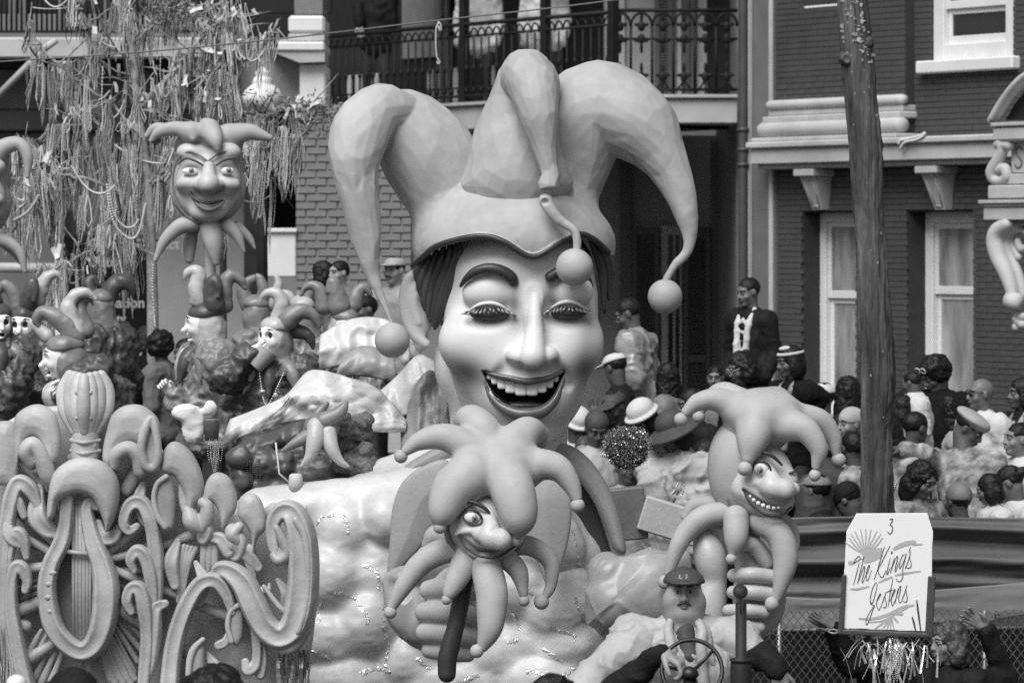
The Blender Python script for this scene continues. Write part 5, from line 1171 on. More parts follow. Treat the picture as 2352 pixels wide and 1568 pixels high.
    return root
CG='spectators crowded on the viewing stand'
def tread(D): return .75 if D<28.6 else (1.1 if D<31 else 1.5)
P_=lambda label,x,y,D,**k: person(label,x,y,D,tread(D),group=CG,**k)
P_('boy in black jacket with braided hair and long pale scarf standing above the crowd',1719,672,32,yaw=58,nod=10,S=.95,skin='b',hair='short',open_front=m_whc,neck=[('n',m_whc,.42,.09,.013),('n',m_whc,.40,.07,.013)],byaw=40)
P_('woman with big curly black hair, glasses and hoop earring below the boy',1702,846,30.5,yaw=66,nod=18,skin='d',hair='curly',glasses='clear',top=m_furc)
P_('woman in black coat with white headband and folded arms looking left',1815,832,30.5,yaw=70,nod=8,skin='d',hair='bob',hat=('band',m_whc),top=m_furc,open_front=m_camo,arms=[((1790,930,20),(1835,955,40),{'curl':.6}),((1885,915,10),(1850,965,40),{'curl':.6})],byaw=50)
P_('toddler peering over the puppet\'s hat beside the dark shutter',1643,868,31.2,yaw=14,nod=4,S=.80,skin='b',hair='short',top=m_grc)
P_('person with long black hair seen from behind, left of the tree trunk',1948,905,30,yaw=176,S=1.05,skin='d',hair='long',face=False)
P_('child with pale wrapped headscarf at the left of the tree trunk',1953,975,28.4,yaw=60,S=.95,skin='t',hair='bald',hat=('beanie',m_pale),top=m_pale)
P_('person with black hair in front of the pale headscarf child',1956,1030,27.9,yaw=150,skin='d',hair='short',face=False,top=m_camo)
P_('person with dark hair half hidden behind the tree trunk',2066,945,29.5,yaw=140,skin='d',hair='bob',face=False,top=m_grc)
P_('person in black fur coat with sunglasses pushed up on black hair',2146,862,30.3,yaw=62,nod=30,S=1.02,skin='d',hair='afro',glasses='up',top=m_furc,stout=1.25,bulk=.05)
P_('child in puffy white coat held in front of the black fur coat',2094,880,29.6,yaw=120,nod=10,S=.7,skin='d',hair='short',top=m_whc,stout=1.25,bulk=.05)
P_('bald man in dark sunglasses and white shirt facing left',2252,906,29.8,yaw=72,S=1.0,skin='b',hair='bald',glasses='dark',top=m_whc)
P_('man in pale beret and patterned jacket bending with his arm stretched left',2226,985,28.3,yaw=-68,nod=34,S=1.06,skin='d',hair='fringe',hat=('beret',m_pale),top=m_camo,byaw=-150,lean=(-.25,-.15),arms=[((2250,1140,30),(2260,1170,60),{}),((2120,1040,30),(2062,1030,50),{'n':(0,0,-1),'curl':.5})],stout=1.25)
P_('woman with dark hair in sunglasses left of the beret man',2042,1004,28.2,yaw=38,nod=4,skin='b',hair='bob',glasses='dark',top=m_camo,neck=[('n',m_bead,.25,.1,.009)])
P_('smiling woman at the right edge in a pale top',2338,1010,28.2,yaw=72,nod=-4,skin='t',hair='short',mouth='smile',top=m_whc)
P_('man in shiny satin jacket standing and looking down to the left',1443,722,31.8,yaw=96,nod=24,S=1.02,skin='d',hair='short',top=m_shiny,byaw=110,lean=(0,-.12),bulk=.03,wr=.022)
P_('person in dark jacket with small white cap below the satin jacket',1412,846,31.2,yaw=130,nod=20,skin='d',hair='short',hat=('cap',m_whc),face=False)
P_('person with black ponytail in pale top seen from behind near the shutters',1533,868,31.1,yaw=165,S=.95,skin='d',hair='long',face=False,top=m_grc)
P_('person in dark baseball cap beside the waving hand',1408,936,29.4,yaw=30,nod=20,skin='d',hair='short',hat=('cap',m_capd),arms=[((1372,1010,10),(1366,962,20),{'curl':.1,'spread':.5,'dir':(0,0,1),'n':(0,-1,0)})])
P_('woman in white bucket hat looking down beside the brimmed hat',1476,962,28.9,yaw=50,nod=30,skin='d',hair='bob',hat=('bucket',m_whc),top=m_coat)
P_('person in white sun hat next to the giant face\'s jaw',1326,978,29.2,yaw=-20,nod=30,S=.95,skin='d',hair='short',hat=('bucket',m_whc),top=m_whc)
P_('person in brimmed dark felt hat and pale jacket with layered bead necklaces',1546,995,27.8,yaw=62,nod=26,S=1.08,skin='d',hair='bob',hat=('brim',m_capd),top=m_pale,neck=[('n',m_bead,.34,.10,.010),('n',m_beadd,.28,.08,.010),('n',m_bead,.22,.07,.009)],byaw=25,stout=1.15,bulk=.035,wr=.03,arms=[((1500,1110,20),(1510,1150,60),{'none':1}),((1620,1110,20),(1600,1180,60),{'none':1})])
P_('person in bulky dark jacket seen from behind right of the long-hooded puppet',1893,1040,27.9,yaw=170,S=1.15,skin='d',hair='short',face=False,top=M('charcoal_jacket',.045,.75,.2,6,.3,30),stout=1.3,bulk=.05,hat=('beanie',m_grc))
P_('person in black cap with pale trim bending over the stand rail',1948,1150,27.6,yaw=120,nod=35,skin='d',hair='short',face=False,hat=('beanie',m_coat),top=m_coat)
P_('person in grey hood between the trunk and the sunglasses woman',2010,1040,28.6,yaw=-30,skin='d',hair='short',hat=('beanie',m_grc),top=m_grc)
P_('woman with pulled-back hair in white shirt at the lower right of the stand',2320,1110,27.9,yaw=110,nod=30,skin='b',hair='bun',top=m_whc,byaw=60)
P_('person in dark knitted hat beside the glitter bouquet',1370,985,28.6,yaw=-10,nod=25,skin='d',hair='short',hat=('beanie',m_capd),top=m_pale)
P_('person with short dark hair at the foot of the brick wall near the doorway',2105,985,29,yaw=-120,nod=10,skin='d',hair='short',face=False,top=m_furc)
for lab,x,y,D,k in (('person in grey cap and dark coat behind the tarp, left of the parade sign',1872,1128,27.6,dict(yaw=125,hat=('cap',m_grc),top=m_coat,skin='d')),
 ('woman with curly hair in patterned top low behind the sign',2116,1104,27.6,dict(nod=22,yaw=-50,hair='curly',top=m_camo,skin='b',neck=[('n',m_bead,.3,.1,.009)])),
 ('man in knitted grey hat and dark jacket right of the sign',2200,1152,27.7,dict(yaw=150,hat=('beanie',m_grc),top=m_grc,skin='d')),
 ('girl with bobbed hair in a white coat under the smiling woman',2272,1124,27.6,dict(nod=16,yaw=105,hair='bob',top=m_whc,skin='b',S=.85)),
 ('person in pale cap and satin jacket left of the brimmed hat',1440,1075,28.2,dict(yaw=-20,hat=('cap',m_pale),top=m_shiny,skin='d')),
 ('person with dark bob in grey jacket right of the brimmed hat',1622,1050,28.4,dict(yaw=60,hair='bob',top=m_grc,skin='d',nod=15)),
 ('person in black coat between the brimmed hat and the toddler',1588,930,29.8,dict(yaw=80,hair='short',top=m_coat,skin='d',nod=10)),
 ('woman with long hair in pale coat below the brick wall at the right',2180,945,30.2,dict(yaw=110,hair='long',top=m_pale,skin='b',face=False)),
 ('person in dark hood right of the trunk behind the sunglasses woman',2085,930,30.5,dict(yaw=70,hat=('beanie',m_coat),top=m_coat,skin='b')),
 ('tall man in white cap against the window left of the trunk',1888,915,31,dict(yaw=60,hat=('cap',m_whc),top=m_camo,skin='d')),
 ('person with grey hair beside the giant neck',1345,1040,28.8,dict(yaw=20,hair='short',hairm=m_hg,top=m_grc,skin='t')),
 ('woman in patterned scarf and dark coat at the far right of the stand',2346,905,30.5,dict(yaw=75,hair='bob',top=m_coat,skin='d',open_front=m_camo))):
    P_(lab,x,y,D,**k)
# spectators on the porch at the left
LG='spectators on the porch behind the riders'
Q_=lambda label,x,y,D,**k: person(label,x,y,D,1.45,group=LG,**k)
Q_('man with dark parted hair looking left beside the brick pier',778,628,34.5,yaw=48,skin='l',hair='short',top=m_grc,S=.92)
Q_('person with dark hair blurred in the shade left of the parted-hair man',738,632,35.5,yaw=120,skin='t',hair='bob',top=m_coat)
Q_('man with moustache and pale cap under the hanging horn',905,622,33.5,yaw=30,skin='l',hair='short',mouth='moustache',hat=('cap',m_pale),top=m_pale,S=1.0)
Q_('person with bushy black hair in a grey coat seen from behind',368,798,31,yaw=170,skin='d',hair='afro',face=False,top=M('mid_grey_coat',.11,.8,.15,6),S=.9)
Q_('person in white cap behind the leaning rider',285,792,31.5,yaw=-40,skin='d',hair='short',hat=('cap',m_whc),top=m_coat,S=.9)
Q_('person with patterned jacket between the two masked riders',425,812,31.2,yaw=40,nod=10,skin='b',hair='short',top=m_camo,S=.95)
Q_('person with brown hair behind the black-haired spectator',335,780,32.5,yaw=150,skin='b',hair='bob',hairm=m_hg,face=False,top=m_coat,S=.9)
Q_('person in dark jacket half hidden by the drinking rider\'s hat',838,712,33,yaw=60,skin='b',hair='short',top=m_coat)
BG='people on the balcony'
for lab,x,y,D,k in (('person in black coat leaning an arm on the balcony rail',862,-44,48.6,dict(top=m_coat,arms=[((822,20,10),(828,62,20),{}),((900,20,10),(905,62,10),{'none':1})])),('person in white shirt behind the balcony rail, right of the pale brick',1098,-52,46.5,dict(top=m_whc)),('person in pale top near the middle of the balcony',1248,-58,45.2,dict(top=m_whc))): person(lab,x,y,D,zf+.02,yaw=20,S=1.1,skin='l',hair='short',group=BG,**k)
# stands
m_tarp=M('dark_tarp',.085,.55,.15,3,.25,14,dirt=.1); m_tarp2=M('light_tarp_valance',.16,.6,.15,3,.25,14)
ST=thing('viewing_stand','raised spectator stand of boards behind the dark tarp','stand',(3.2,29.5,0))
for i,(y0,y1,z) in enumerate(((27.2,28.6,.75),(28.6,31.0,1.1),(31.0,33.2,1.5))):
    m=MB()
    for j in range(int((y1-y0)/.3)): m.bbox((3.0,y0+.15+j*.3,z-.03),(7.4,.285,.06),.006)
    m.mk('tread',m_pil,ST,False)
    m=MB(); m.box((3.0,y0+.02,(z-.06)/2),(7.4,.04,z-.065)); m.mk('riser',m_wdark,ST,False)
PO=thing('porch','low porch platform behind the float riders','porch',(-3.4,33,0)); m=MB(); m.bbox((-3.4,33.3,.72),(6.4,5.2,1.46),.01); m.mk('porch_floor',m_wdark,PO,False)
# ================================================================ masked riders
m_mask=M('white_mask',.74,.35,.04,10,.05,40,spec=.4); m_hole=M('mask_hole',.012,.6,.1,9)
m_sl=M('satin_light',0.46,.42,.12,7,.3,22,spec=.55); m_sm=M('satin_mid',.20,.42,.15,7,.3,22,spec=.55); m_sdk=M('satin_dark',0.075,.42,.2,7,.3,22,spec=.55); m_ruff=M('ruff_fringe',.17,.95,.45,40,1.0,110,spec=.1); m_glove=M('white_glove',.7,.7,.05,12,.25,50)
SAT={'l':m_sl,'m':m_sm,'d':m_sdk}
RG='masked riders in jester costume on the float'
def rider(label,hx,hy,D,yaw,nod=0,S=.92,cap='m',hood='m',top='d',horns=(),arms=None,byaw=None,lean=(0,0),masked=True,ruff=True,roll=0):
    r,H,HR,Bp,S=person(label,hx,hy,D,1.06,yaw=yaw,nod=nod,S=S,skin='l',hair='bald',top=SAT[top],arms=arms,byaw=byaw,lean=lean,mask=True,face=False,bulk=.05,wr=.03,stout=1.1,group=RG,roll=roll,sleeve=.97)
    g=Fr(D); el=lambda s,p,q,k=0.,op='u': s.ell(H(*p),A(*q)*S,k*S,op,HR)
    wr=lambda a,sd: (lambda V: a*S*fbm(V,14,sd,2))
    if masked:
        s=SD(.006*S); el(s,(0,.018,.0),(.090,.104,.122)); el(s,(0,.05,-.10),(.034,.036,.032),.03); el(s,(0,.095,.03),(.055,.022,.018),.03)
        s.chain([H(0,.10,.03),H(0,.12,-.005),H(0,.140,-.030)],A(.011,.013,.018)*S,.012*S); el(s,(-.045,.08,-.03),(.024,.026,.024),.02); el(s,(.045,.08,-.03),(.024,.026,.024),.02)
        for q in (-1,1): el(s,(q*.036,.112,.016),(.023,.03,.025),.006,'s')
        el(s,(0,.108,-.072),(.026,.03,.018),.006,'s'); el(s,(0,.104,-.055),(.028,.02,.008),.008); el(s,(0,.100,-.096),(.024,.02,.010),.008)
        s.mk('mask',m_mask,r)
        m=MB(); [m.ball(H(q*.036,.086,.016),A(.027,.012,.028)*S,10,6,HR) for q in (-1,1)]; m.ball(H(0,.088,-.072),A(.03,.012,.022)*S,10,6,HR); m.mk('eye_holes',m_hole,r)
        for q in (-1,1):
            m=MB(); m.tube([H(q*.018,.112,.046),H(q*.038,.112,.056),H(q*.06,.092,.050)],A(.003,.005,.002)*S,6); m.mk('painted_eyebrow',m_hole,r)
    s=SD(.009*S); el(s,(0,-.025,-.01),(.105,.11,.138)); s.chain([H(0,-.03,-.05),Bp(0,-.01,.02)],A(.10,.125)*S,.03*S); el(s,(0,.10,-.02),(.084,.08,.126),.012,'s'); s.mk('hood',SAT[hood],r,disp=wr(.008,int(hx)%91))
    s=SD(.009*S); el(s,(0,-.012,.07),(.104,.118,.075)); s.box(H(0,0,-.035),A(.34,.34,.17)*S,0,.008*S,'s',HR); s.mk('hat',SAT[cap],r,disp=wr(.007,int(hx)%89))
    for i in range(7):
        t=R_(-60+i*50); s=SD(.010*S); dx,dy=math.cos(t),math.sin(t); s.chain([Bp(.07*dx,.05*dy+.02,.0),Bp(.17*dx,.13*dy+.03,.06),Bp(.24*dx,.19*dy+.03,.20+.02*(i%2))],A(.05,.055,.008)*S,n=5); s.mk('collar_point',SAT['lmd'[(i+int(hx))%3]],r,disp=wr(.006,i+3))
    for j,(mm,rows) in enumerate(horns):
        s=SD(1.9*g.k); chpx(s,g,rows,n=8); s.mk('hat_horn',SAT[mm],r,disp=wr(.006,j*7+int(hx)%50),sm=3)
    if ruff:
        s=SD(.012*S)
        for i in range(18):
            t=6.283*i/18; s.ell(Bp(.15*math.cos(t),.02+.12*math.sin(t),.06+.02*math.sin(i*2.1)),A(.05,.05,.04)*S,.02*S)
        for i in range(9): s.ell(Bp(.05*math.sin(i*2.4),.13,.09+.035*i),A(.055,.045,.045)*S,.02*S)
        s.h=.0095*S; s.mk('ruff',m_ruff,r,disp=lambda V:S*(.014*fbm(V,30,3,2)+.011*np.abs(vnoise(V,75,4))),sm=0)
    return r,H,HR,Bp,S,g
GV=lambda **k: dict(mat=m_glove,name='glove',**k)
rider('masked rider in profile leaning out over the crown ornament, hat horns curling forward',147,822,24.1,78,6,1.04,'m','m','d',
 [('m',[(172,772,24),(150,742,24),(118,722,19),(95,718,15),(84,735,10),(88,748,5)]),('l',[(108,770,18,-10),(86,752,14,-10),(74,744,11,-10),(68,762,5,-10)]),('l',[(176,765,24,-6),(162,728,22,-6),(158,700,18,-6),(172,678,15,-6),(198,672,11,-6),(218,686,5,-6)]),('m',[(196,760,20,-20),(184,720,17,-20),(184,694,13,-20),(202,688,8,-20),(212,700,4,-20)])],
 arms=[((235,850,60),(166,872,70),GV(curl=.9,dir=(-.6,0,-.7))),((270,900,-40),(260,960,-30),{'none':1})],byaw=70,lean=(.1,-.75))
rider('masked rider facing the camera with lace ruff at the far left',55,748,25.6,8,4,1.0,'d','m','d',
 [('m',[(40,700,16),(30,670,16),(14,655,13),(2,662,9),(-8,680,5)]),('d',[(66,700,22,10),(74,668,18,20),(80,648,12,26),(84,668,8,30),(82,690,5,32)]),('l',[(84,690,18,-8),(96,655,17,-8),(110,636,14,-8),(128,630,10,-8),(142,644,5,-8)])],
 arms=[((-40,860,30),(-70,880,40),{'none':1}),((60,890,50),(118,905,70),GV(curl=.7,dir=(.9,0,-.3)))])
rider('masked rider with wide open painted mouth looking left, tall pale and dark horns',470,745,25.4,84,4,1.0,'d','l','m',
 [('l',[(455,690,19,8),(452,660,19,8),(458,632,17,8),(447,620,13,8),(432,626,9,8),(425,640,4,8)]),('d',[(492,700,26,12),(488,668,20,20),(494,644,15,26),(503,656,12,32),(504,680,7,34)]),('m',[(516,700,20,-6),(516,655,18,-6),(532,634,15,-6),(550,640,12,-6),(562,660,6,-6)])],
 arms=[((440,940,40),(402,905,50),GV(curl=1.0,dir=(-.5,0,.6),n=(-.2,-1,0))),((560,900,0),(570,960,10),{'none':1})],byaw=60)
r4=rider('masked rider drinking from a pale cup',632,776,24.8,36,-2,.98,'l','m','d',
 [('l',[(640,728,18),(648,700,17),(640,678,14),(618,672,10),(602,682,6),(598,694,3)]),('m',[(662,735,24,10),(688,716,20,12),(714,720,15,14),(730,738,9,14),(734,752,4,14)]),('d',[(680,760,18,-10),(705,768,14,-10),(716,786,8,-10),(718,800,4,-10)])],
 arms=[((520,868,60),(578,808,60),GV(curl=.8,dir=(.7,0,.3),n=(.3,-.8,0))),((735,900,10),(720,980,20),{'none':1})],byaw=10)
g4=Fr(24.8); m=MB(); ax=(g4(628,796,60)-g4(582,846,66)); ax/=np.linalg.norm(ax); bx=np.cross(ax,A(0,1,0)); bx/=np.linalg.norm(bx); m.lathe(g4(587,840,66),[(19*g4.k,0),(20*g4.k,1*g4.k),(20.5*g4.k,3*g4.k),(24*g4.k,50*g4.k),(25*g4.k,53*g4.k),(22*g4.k,52*g4.k)],24,np.stack([bx,np.cross(ax,bx),ax])); props(m.mk('cup',m_pale),'pale drinking cup tipped to the mask of the drinking rider','cup')
m=MB(); P=cr(A((600,850,70),(606,890,74),(612,920,76),(622,925,76),(640,890,72),(655,855,66)).reshape(-1,3),7)
for q in P: m.ball(g4(*q),2.6*g4.k,6,4)
m.ball(g4(608,896,78),A(8,5,5)*g4.k,8,5); m.ball(g4(638,905,78),A(6,5,7)*g4.k,8,5); m.mk('bead_necklace',m_bead,r4[0])
rider('rider in grey satin hood turned right, half hidden by the pale capes',792,748,25.8,-30,10,.9,'m','l','m',
 [('m',[(745,705,20),(738,672,17),(722,656,13),(704,660,9),(692,676,4)]),('m',[(780,705,26,8),(772,668,19,10),(764,648,13,14),(758,668,9,16)]),('m',[(812,700,20,-6),(822,672,16,-6),(836,660,12,-6),(850,674,6,-6)])],arms=[((740,880,10),(750,960,10),{'none':1}),((850,880,10),(850,960,10),{'none':1})])
rider('rider in dark hat seen from behind in front of the black board',232,708,27.2,176,0,.95,'m','m','d',
 [('d',[(212,690,22),(204,664,17),(206,645,13),(216,640,9),(224,652,5)]),('d',[(244,690,22),(256,664,21),(275,648,20),(294,652,16),(304,668,9),(305,682,4)])],masked=False,ruff=False)
rider('rider with grey drooping horns behind the open-mouthed rider',585,720,27,150,0,.92,'m','m','m',
 [('m',[(570,700,18),(560,668,16),(572,646,13),(590,640,9),(602,654,5)]),('m',[(600,700,16,6),(606,668,14,8),(600,644,11,10),(592,634,7,10)]),('l',[(622,700,16,-6),(634,672,13,-6),(640,650,9,-6),(634,636,5,-6)])],masked=False)
rider('rider with small pale horns behind the drinking rider',690,722,27.2,140,0,.9,'l','m','m',
 [('l',[(676,705,15),(664,680,12),(650,672,8),(640,680,4)]),('m',[(704,700,16),(712,672,13),(730,662,9),(744,674,5)])],masked=False)
rider('rider with masked face cut by the left edge of the picture',-4,742,25.0,-20,4,.9,'d','d','d',[('d',[(-10,690,18),(-20,660,14),(-36,650,8)])],arms=[((-60,860,10),(-80,900,10),{'none':1}),((30,880,40),(20,930,50),{'none':1})])
# the bending rider: hat hanging upside down towards the camera
gb=Fr(22.7)
rb=person('rider bent double over the float edge, starfish-like hat hanging down',752,975,23.6,1.06,yaw=10,nod=70,S=.92,skin='l',hair='bald',top=m_sdk,face=False,byaw=0,mask=True,lean=(.1,-.9),arms=[((680,1040,-20),(672,1100,0),GV(dir=(0,0,-1),curl=.3)),((820,1060,-40),(825,1110,-20),{'none':1})],bulk=.05,wr=.03,group=RG)[0]
s=SD(.011); elpx(s,gb,(742,978,40),(42,34,36)); s.mk('hat',m_sm,rb)
for mm,rows in (('l',[(730,977,22,60),(727,1008,20,74),(717,1042,13,80),(697,1066,4,80)]),('l',[(756,990,20,60),(766,1026,16,74),(784,1054,10,76),(802,1066,4,74)]),('m',[(708,1000,17,50),(680,1015,11,56),(652,1032,4,58)]),('m',[(748,964,22,56),(776,950,17,60),(790,936,12,58),(798,922,5,56)]),('m',[(716,976,15,30),(735,945,12,26),(752,926,6,20)])):
    s=SD(1.9*gb.k); chpx(s,gb,rows,n=8); s.mk('hat_horn',SAT[mm],rb)
s=SD(.012)
for i in range(26): elpx(s,gb,(812+30*math.sin(i*1.9),1020+52*math.cos(i*1.3),-10+22*math.sin(i*2.7)),(22,20,20),8)
s.mk('ruff',m_ruff,rb,disp=lambda V:.016*fbm(V,34,3,3),sm=1)
# satin capes spread over the riders
def cape(name,D,top,bot,mat,label,amp=8,sd=3,nx=40,ny=26,z0=0,z1=30,sag=20,group=None,cat='cape',parent=None):
    g=Fr(D); a=cr(A(*top).reshape(-1,2),10); b=cr(A(*bot).reshape(-1,2),10)
    def rs(R,n): t=np.linspace(0,len(R)-1,n); i=np.minimum(t.astype(int),len(R)-2); f=(t-i)[:,None]; return R[i]*(1-f)+R[i+1]*f
    a=rs(a,nx);b=rs(b,nx); G_=np.zeros((nx,ny,3)); 
    for j in range(ny):
        t=j/(ny-1); q=a*(1-t)+b*t
        zz=z0+(z1-z0)*t+sag*math.sin(math.pi*t)
        for i in range(nx):
            u=i/(nx-1); ph=A([q[i,0]/70,q[i,1]/110,sd]); n=fbm(ph*A(1,.8,1),1.6,sd,3)[0]; r_=1-abs(n)*1.8
            G_[i,j]=g(q[i,0],q[i,1],zz+amp*r_+amp*.6*fbm(ph,4,sd+5,2)[0])
    m=MB(); m.sheet(G_,.006); o=m.mk(name,mat,parent)
    return props(o,label,cat,group) if parent is None else o
m_cap=M('pale_satin_cape',.56,.36,.10,5,.3,26,spec=.5); m_cap2=M('grey_satin_cape',.30,.4,.12,5,.3,26,spec=.5)
cape('satin_cape',23.0,[(530,962),(600,935),(660,905),(714,850),(800,866),(862,888),(905,930),(935,968)],[(511,1022),(560,1000),(610,985),(672,966),(720,962),(790,978),(845,990),(932,990)],m_cap,'pale satin cape spread over the bending rider',16,3)
cape('satin_cape',23.3,[(560,1000),(620,990),(680,968),(725,960)],[(540,1060),(600,1062),(650,1030),(700,1010)],m_sdk,'dark underside of a cape hanging below the pale one',10,5,24,16)
cape('satin_cape',24.6,[(735,770),(790,738),(850,728),(905,742),(940,790)],[(735,850),(800,835),(860,850),(905,858),(945,870)],m_cap,'pale cape heaped behind the hanging left bell',12,7)
cape('satin_cape',24.2,[(790,812),(830,795),(870,800),(905,815)],[(770,870),(820,862),(870,868),(915,880)],m_cap2,'grey cape between two pale ones',7,9,24,16)
cape('satin_cape',23.6,[(865,905),(915,860),(960,815),(1000,830)],[(890,960),(940,950),(985,930),(1012,910)],m_cap,'pale cape falling beside the giant ear',10,11,30,20)
cape('drape',23.0,[(925,1000),(950,900),(985,850),(1025,880)],[(915,1085),(950,1090),(1000,1075),(1040,1050)],m_cap2,'grey pleated drape hanging by the giant neck',14,13,36,24,cat='drape')
# strings of beads hung ready on the float
def bundle(label,D,x,y,n,w,L,mat):
    g=Fr(D); m=MB()
    for i in range(n):
        a=x+RNG.uniform(-w,w); l=L*RNG.uniform(.6,1); b=RNG.uniform(2,5); z=RNG.uniform(-8,8)
        for q in np.linspace(0,1,int(l/4.2)):
            for sg in (-1,1): m.ball(g(a+sg*b*math.sin(math.pi*min(1,q*1.0)),y+q*l,z),1.5*g.k,5,3)
    props(m.mk('bead_bundle',mat,kind='stuff'),label,'beads')
bundle('bundle of shiny beads hanging beside the petal ornament',22.3,492,1010,7,14,80,m_bead); bundle('second bundle of beads further right on the float',22.6,585,1055,7,14,60,m_beadd); bundle('string of beads hanging down left of the crown ornament',21.6,140,905,3,6,180,m_bead)
gp=Fr(22.8); m=MB(); m.lathe(gp(486,1012,0),[(15*gp.k,0),(20*gp.k,46*gp.k),(22*gp.k,52*gp.k),(18*gp.k,50*gp.k)],16); m.tube([gp(462,965,0),gp(448,985,0),(gp(452,1010,0)),gp(470,1012,0)],2*gp.k,6); props(m.mk('plastic_pitcher',m_grc),'clouded plastic pitcher standing among the riders\' beads','pitcher')
s=SD(.011); elpx(s,gp,(482,938,0),(15,18,14)); elpx(s,gp,(428,948,0),(36,20,18),14); elpx(s,gp,(446,985,-4),(26,34,20),14); props(s.mk('white_bag',m_glove,None,disp=lambda V:cloth_(V,.012,3,.6)),'crumpled white bag between the riders','bag')
m=MB(); m.bbox(gp(680,1130,120),A(44,30,12)*gp.k,.01); m.lathe(gp(686,1122,120),[(18*gp.k,0),(15*gp.k,38*gp.k),(10*gp.k,42*gp.k)],14); m.tube([gp(640,1010,110),gp(648,1080,116),(gp(676,1104,122))],2.4*gp.k,6); props(m.mk('pole_socket',m_whc),'white taped pole socket on top of the float edge','bracket')
s=SD(.014)
for i in range(30): elpx(s,gp,(600+60*math.sin(i*2.1),1090+44*math.cos(i*1.7),-30+20*math.sin(i)),(26,24,20),10)
elpx(s,gp,(760,1095,-40),(110,55,40),16)
props(s.mk('dark_fabric_heap',m_sdk,None,disp=lambda V:.03*fbm(V,9,3,3)),'heap of dark fabric on the float behind the scroll panel','fabric')
s=SD(.014); elpx(s,gp,(545,1110,-40),(22,60,20)); props(s.mk('petal_fabric',m_ruff,None,disp=lambda V:.03*fbm(V,12,6,3)),'dark ruffled fabric strip beside the bead bundles','fabric')
# ================================================================ jester heads on poles
PJ=dict(base=(482,1100,0),dome=[((478,332,-14),(80,44,52)),((478,380,-40),(82,70,52))],
 horns=[[(440,306,22,30),(405,297,17,34),(370,304,13,36),(350,324,5,36)],[(390,296,11,-10),(355,294,11,-14),(336,312,6,-16)],[(484,300,26,40),(500,322,17,66),(506,344,6,74)],[(444,302,20,40),(448,320,6,56)],[(471,284,14,-20)]*2,[(527,312,28,10),(572,304,19,10),(596,310,14,10),(620,317,7,10)]],
 bells=[],hood=((476,430,-18),(88,88,60)),
 face=[((480,425,20),(76,88,52)),((442,350,30),(34,22,26),16),((524,350,30),(32,22,26),16),((440,425,60),(30,22,18),16),((526,425,60),(30,22,18),16),((482,488,52),(40,22,22),18)],
 facech=[([(485,385,13,74),(486,410,18,88),(486,424,25,98)],12),([(463,426,13,84)]*2,8),([(508,426,13,84)]*2,8)],
 facecut=[([(444,446,3,70),(462,464,7,78),(486,472,9,82),(508,468,7,80),(520,458,3,76)],4,2.4)],
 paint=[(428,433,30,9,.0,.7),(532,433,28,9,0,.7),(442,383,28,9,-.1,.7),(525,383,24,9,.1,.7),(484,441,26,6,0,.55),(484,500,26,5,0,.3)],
 lines=[('eyebrow',m_dark,[(413,380,1.5,66),(433,366,2.5,72),(454,371,3,76),(472,381,2.5,80)],1),('eyebrow',m_dark,[(503,381,2.5,80),(520,370,3,76),(546,365,1.5,66)],1),('mouth_line',m_dark,[(440,442,2,76),(455,459,3,82),(486,468,3.5,86),(518,460,2.5,80)],1),('lower_lip',m_pupd,[(448,456,3,76),(468,476,5,82),(488,482,5,84),(510,474,4,80),(522,458,3,76)],1),
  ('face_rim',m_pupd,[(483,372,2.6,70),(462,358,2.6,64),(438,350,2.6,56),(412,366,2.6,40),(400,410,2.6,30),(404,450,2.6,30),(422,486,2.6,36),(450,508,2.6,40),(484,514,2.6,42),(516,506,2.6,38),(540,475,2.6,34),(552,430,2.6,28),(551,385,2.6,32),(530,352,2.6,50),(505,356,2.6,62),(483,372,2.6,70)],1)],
 eyes=[((442,395,73),(18,9,8),(446,393,79),(6.5,6.5,4)),((528,394,73),(15,9,8),(531,392,79),(6.5,6.5,4))],
 tails=[[(445,512,20,20),(411,523,17,24),(380,554,13,26),(359,597,5,26)],[(440,520,18,-20),(434,560,16,-20),(433,596,11,-20)],[(486,520,26,24),(493,562,21,34),(499,602,9,36)],[(520,514,17,20),(546,540,13,24),(562,578,4,24)],[(545,520,13,-6),(572,546,9,-6),(585,570,4,-6)]],
 extra=[(m_pup,[(480,540,14,-10),(482,640,13,-10),(482,1100,13,-10)],'pole')])
PQ=dict(PJ); PQ['horns']=list(PJ['horns']); PQ['tails']=list(PJ['tails'])
puppet('smiling jester head on a pole in front of the bead tree',27,PJ,'jester heads on poles')
def mv(spec,dx,dy):
    q=lambda t:(t[0]+dx,t[1]+dy,*t[2:])
    s=dict(spec); s['base']=q(spec['base']); s['dome']=[(q(c),r) for c,r in spec['dome']]; s['horns']=[[q(t) for t in h] for h in spec['horns']]; s['hood']=(q(spec['hood'][0]),spec['hood'][1])
    s['face']=[(q(e[0]),*e[1:]) for e in spec['face']]; s['facech']=[([q(t) for t in c[0]],c[1]) for c in spec['facech']]; s['facecut']=[([q(t) for t in c[0]],*c[1:]) for c in spec['facecut']]
    s['paint']=[q(t) for t in spec['paint']]; s['lines']=[(a,b,[q(t) for t in c],d) for a,b,c,d in spec['lines']]; s['eyes']=[(q(a),b,q(c),d) for a,b,c,d in spec['eyes']]; s['tails']=[[q(t) for t in h] for h in spec['tails']]; s['extra']=[(a,[q(t) for t in b],c) for a,b,c in spec['extra']]
    return s
PQ['horns'][5]=[(527,322,24,10),(560,300,19,14),(588,298,15,18),(606,325,13,22),(606,372,6,24)]
PQ['tails'][3]=[(520,514,17,20),(560,522,14,24),(590,548,11,26),(600,590,5,26)]
PQ['lines']=PQ['lines'][:3]+PQ['lines'][4:]
puppet('second jester head on a pole cut off by the left edge',26.5,mv(PQ,-540,34),'jester heads on poles')
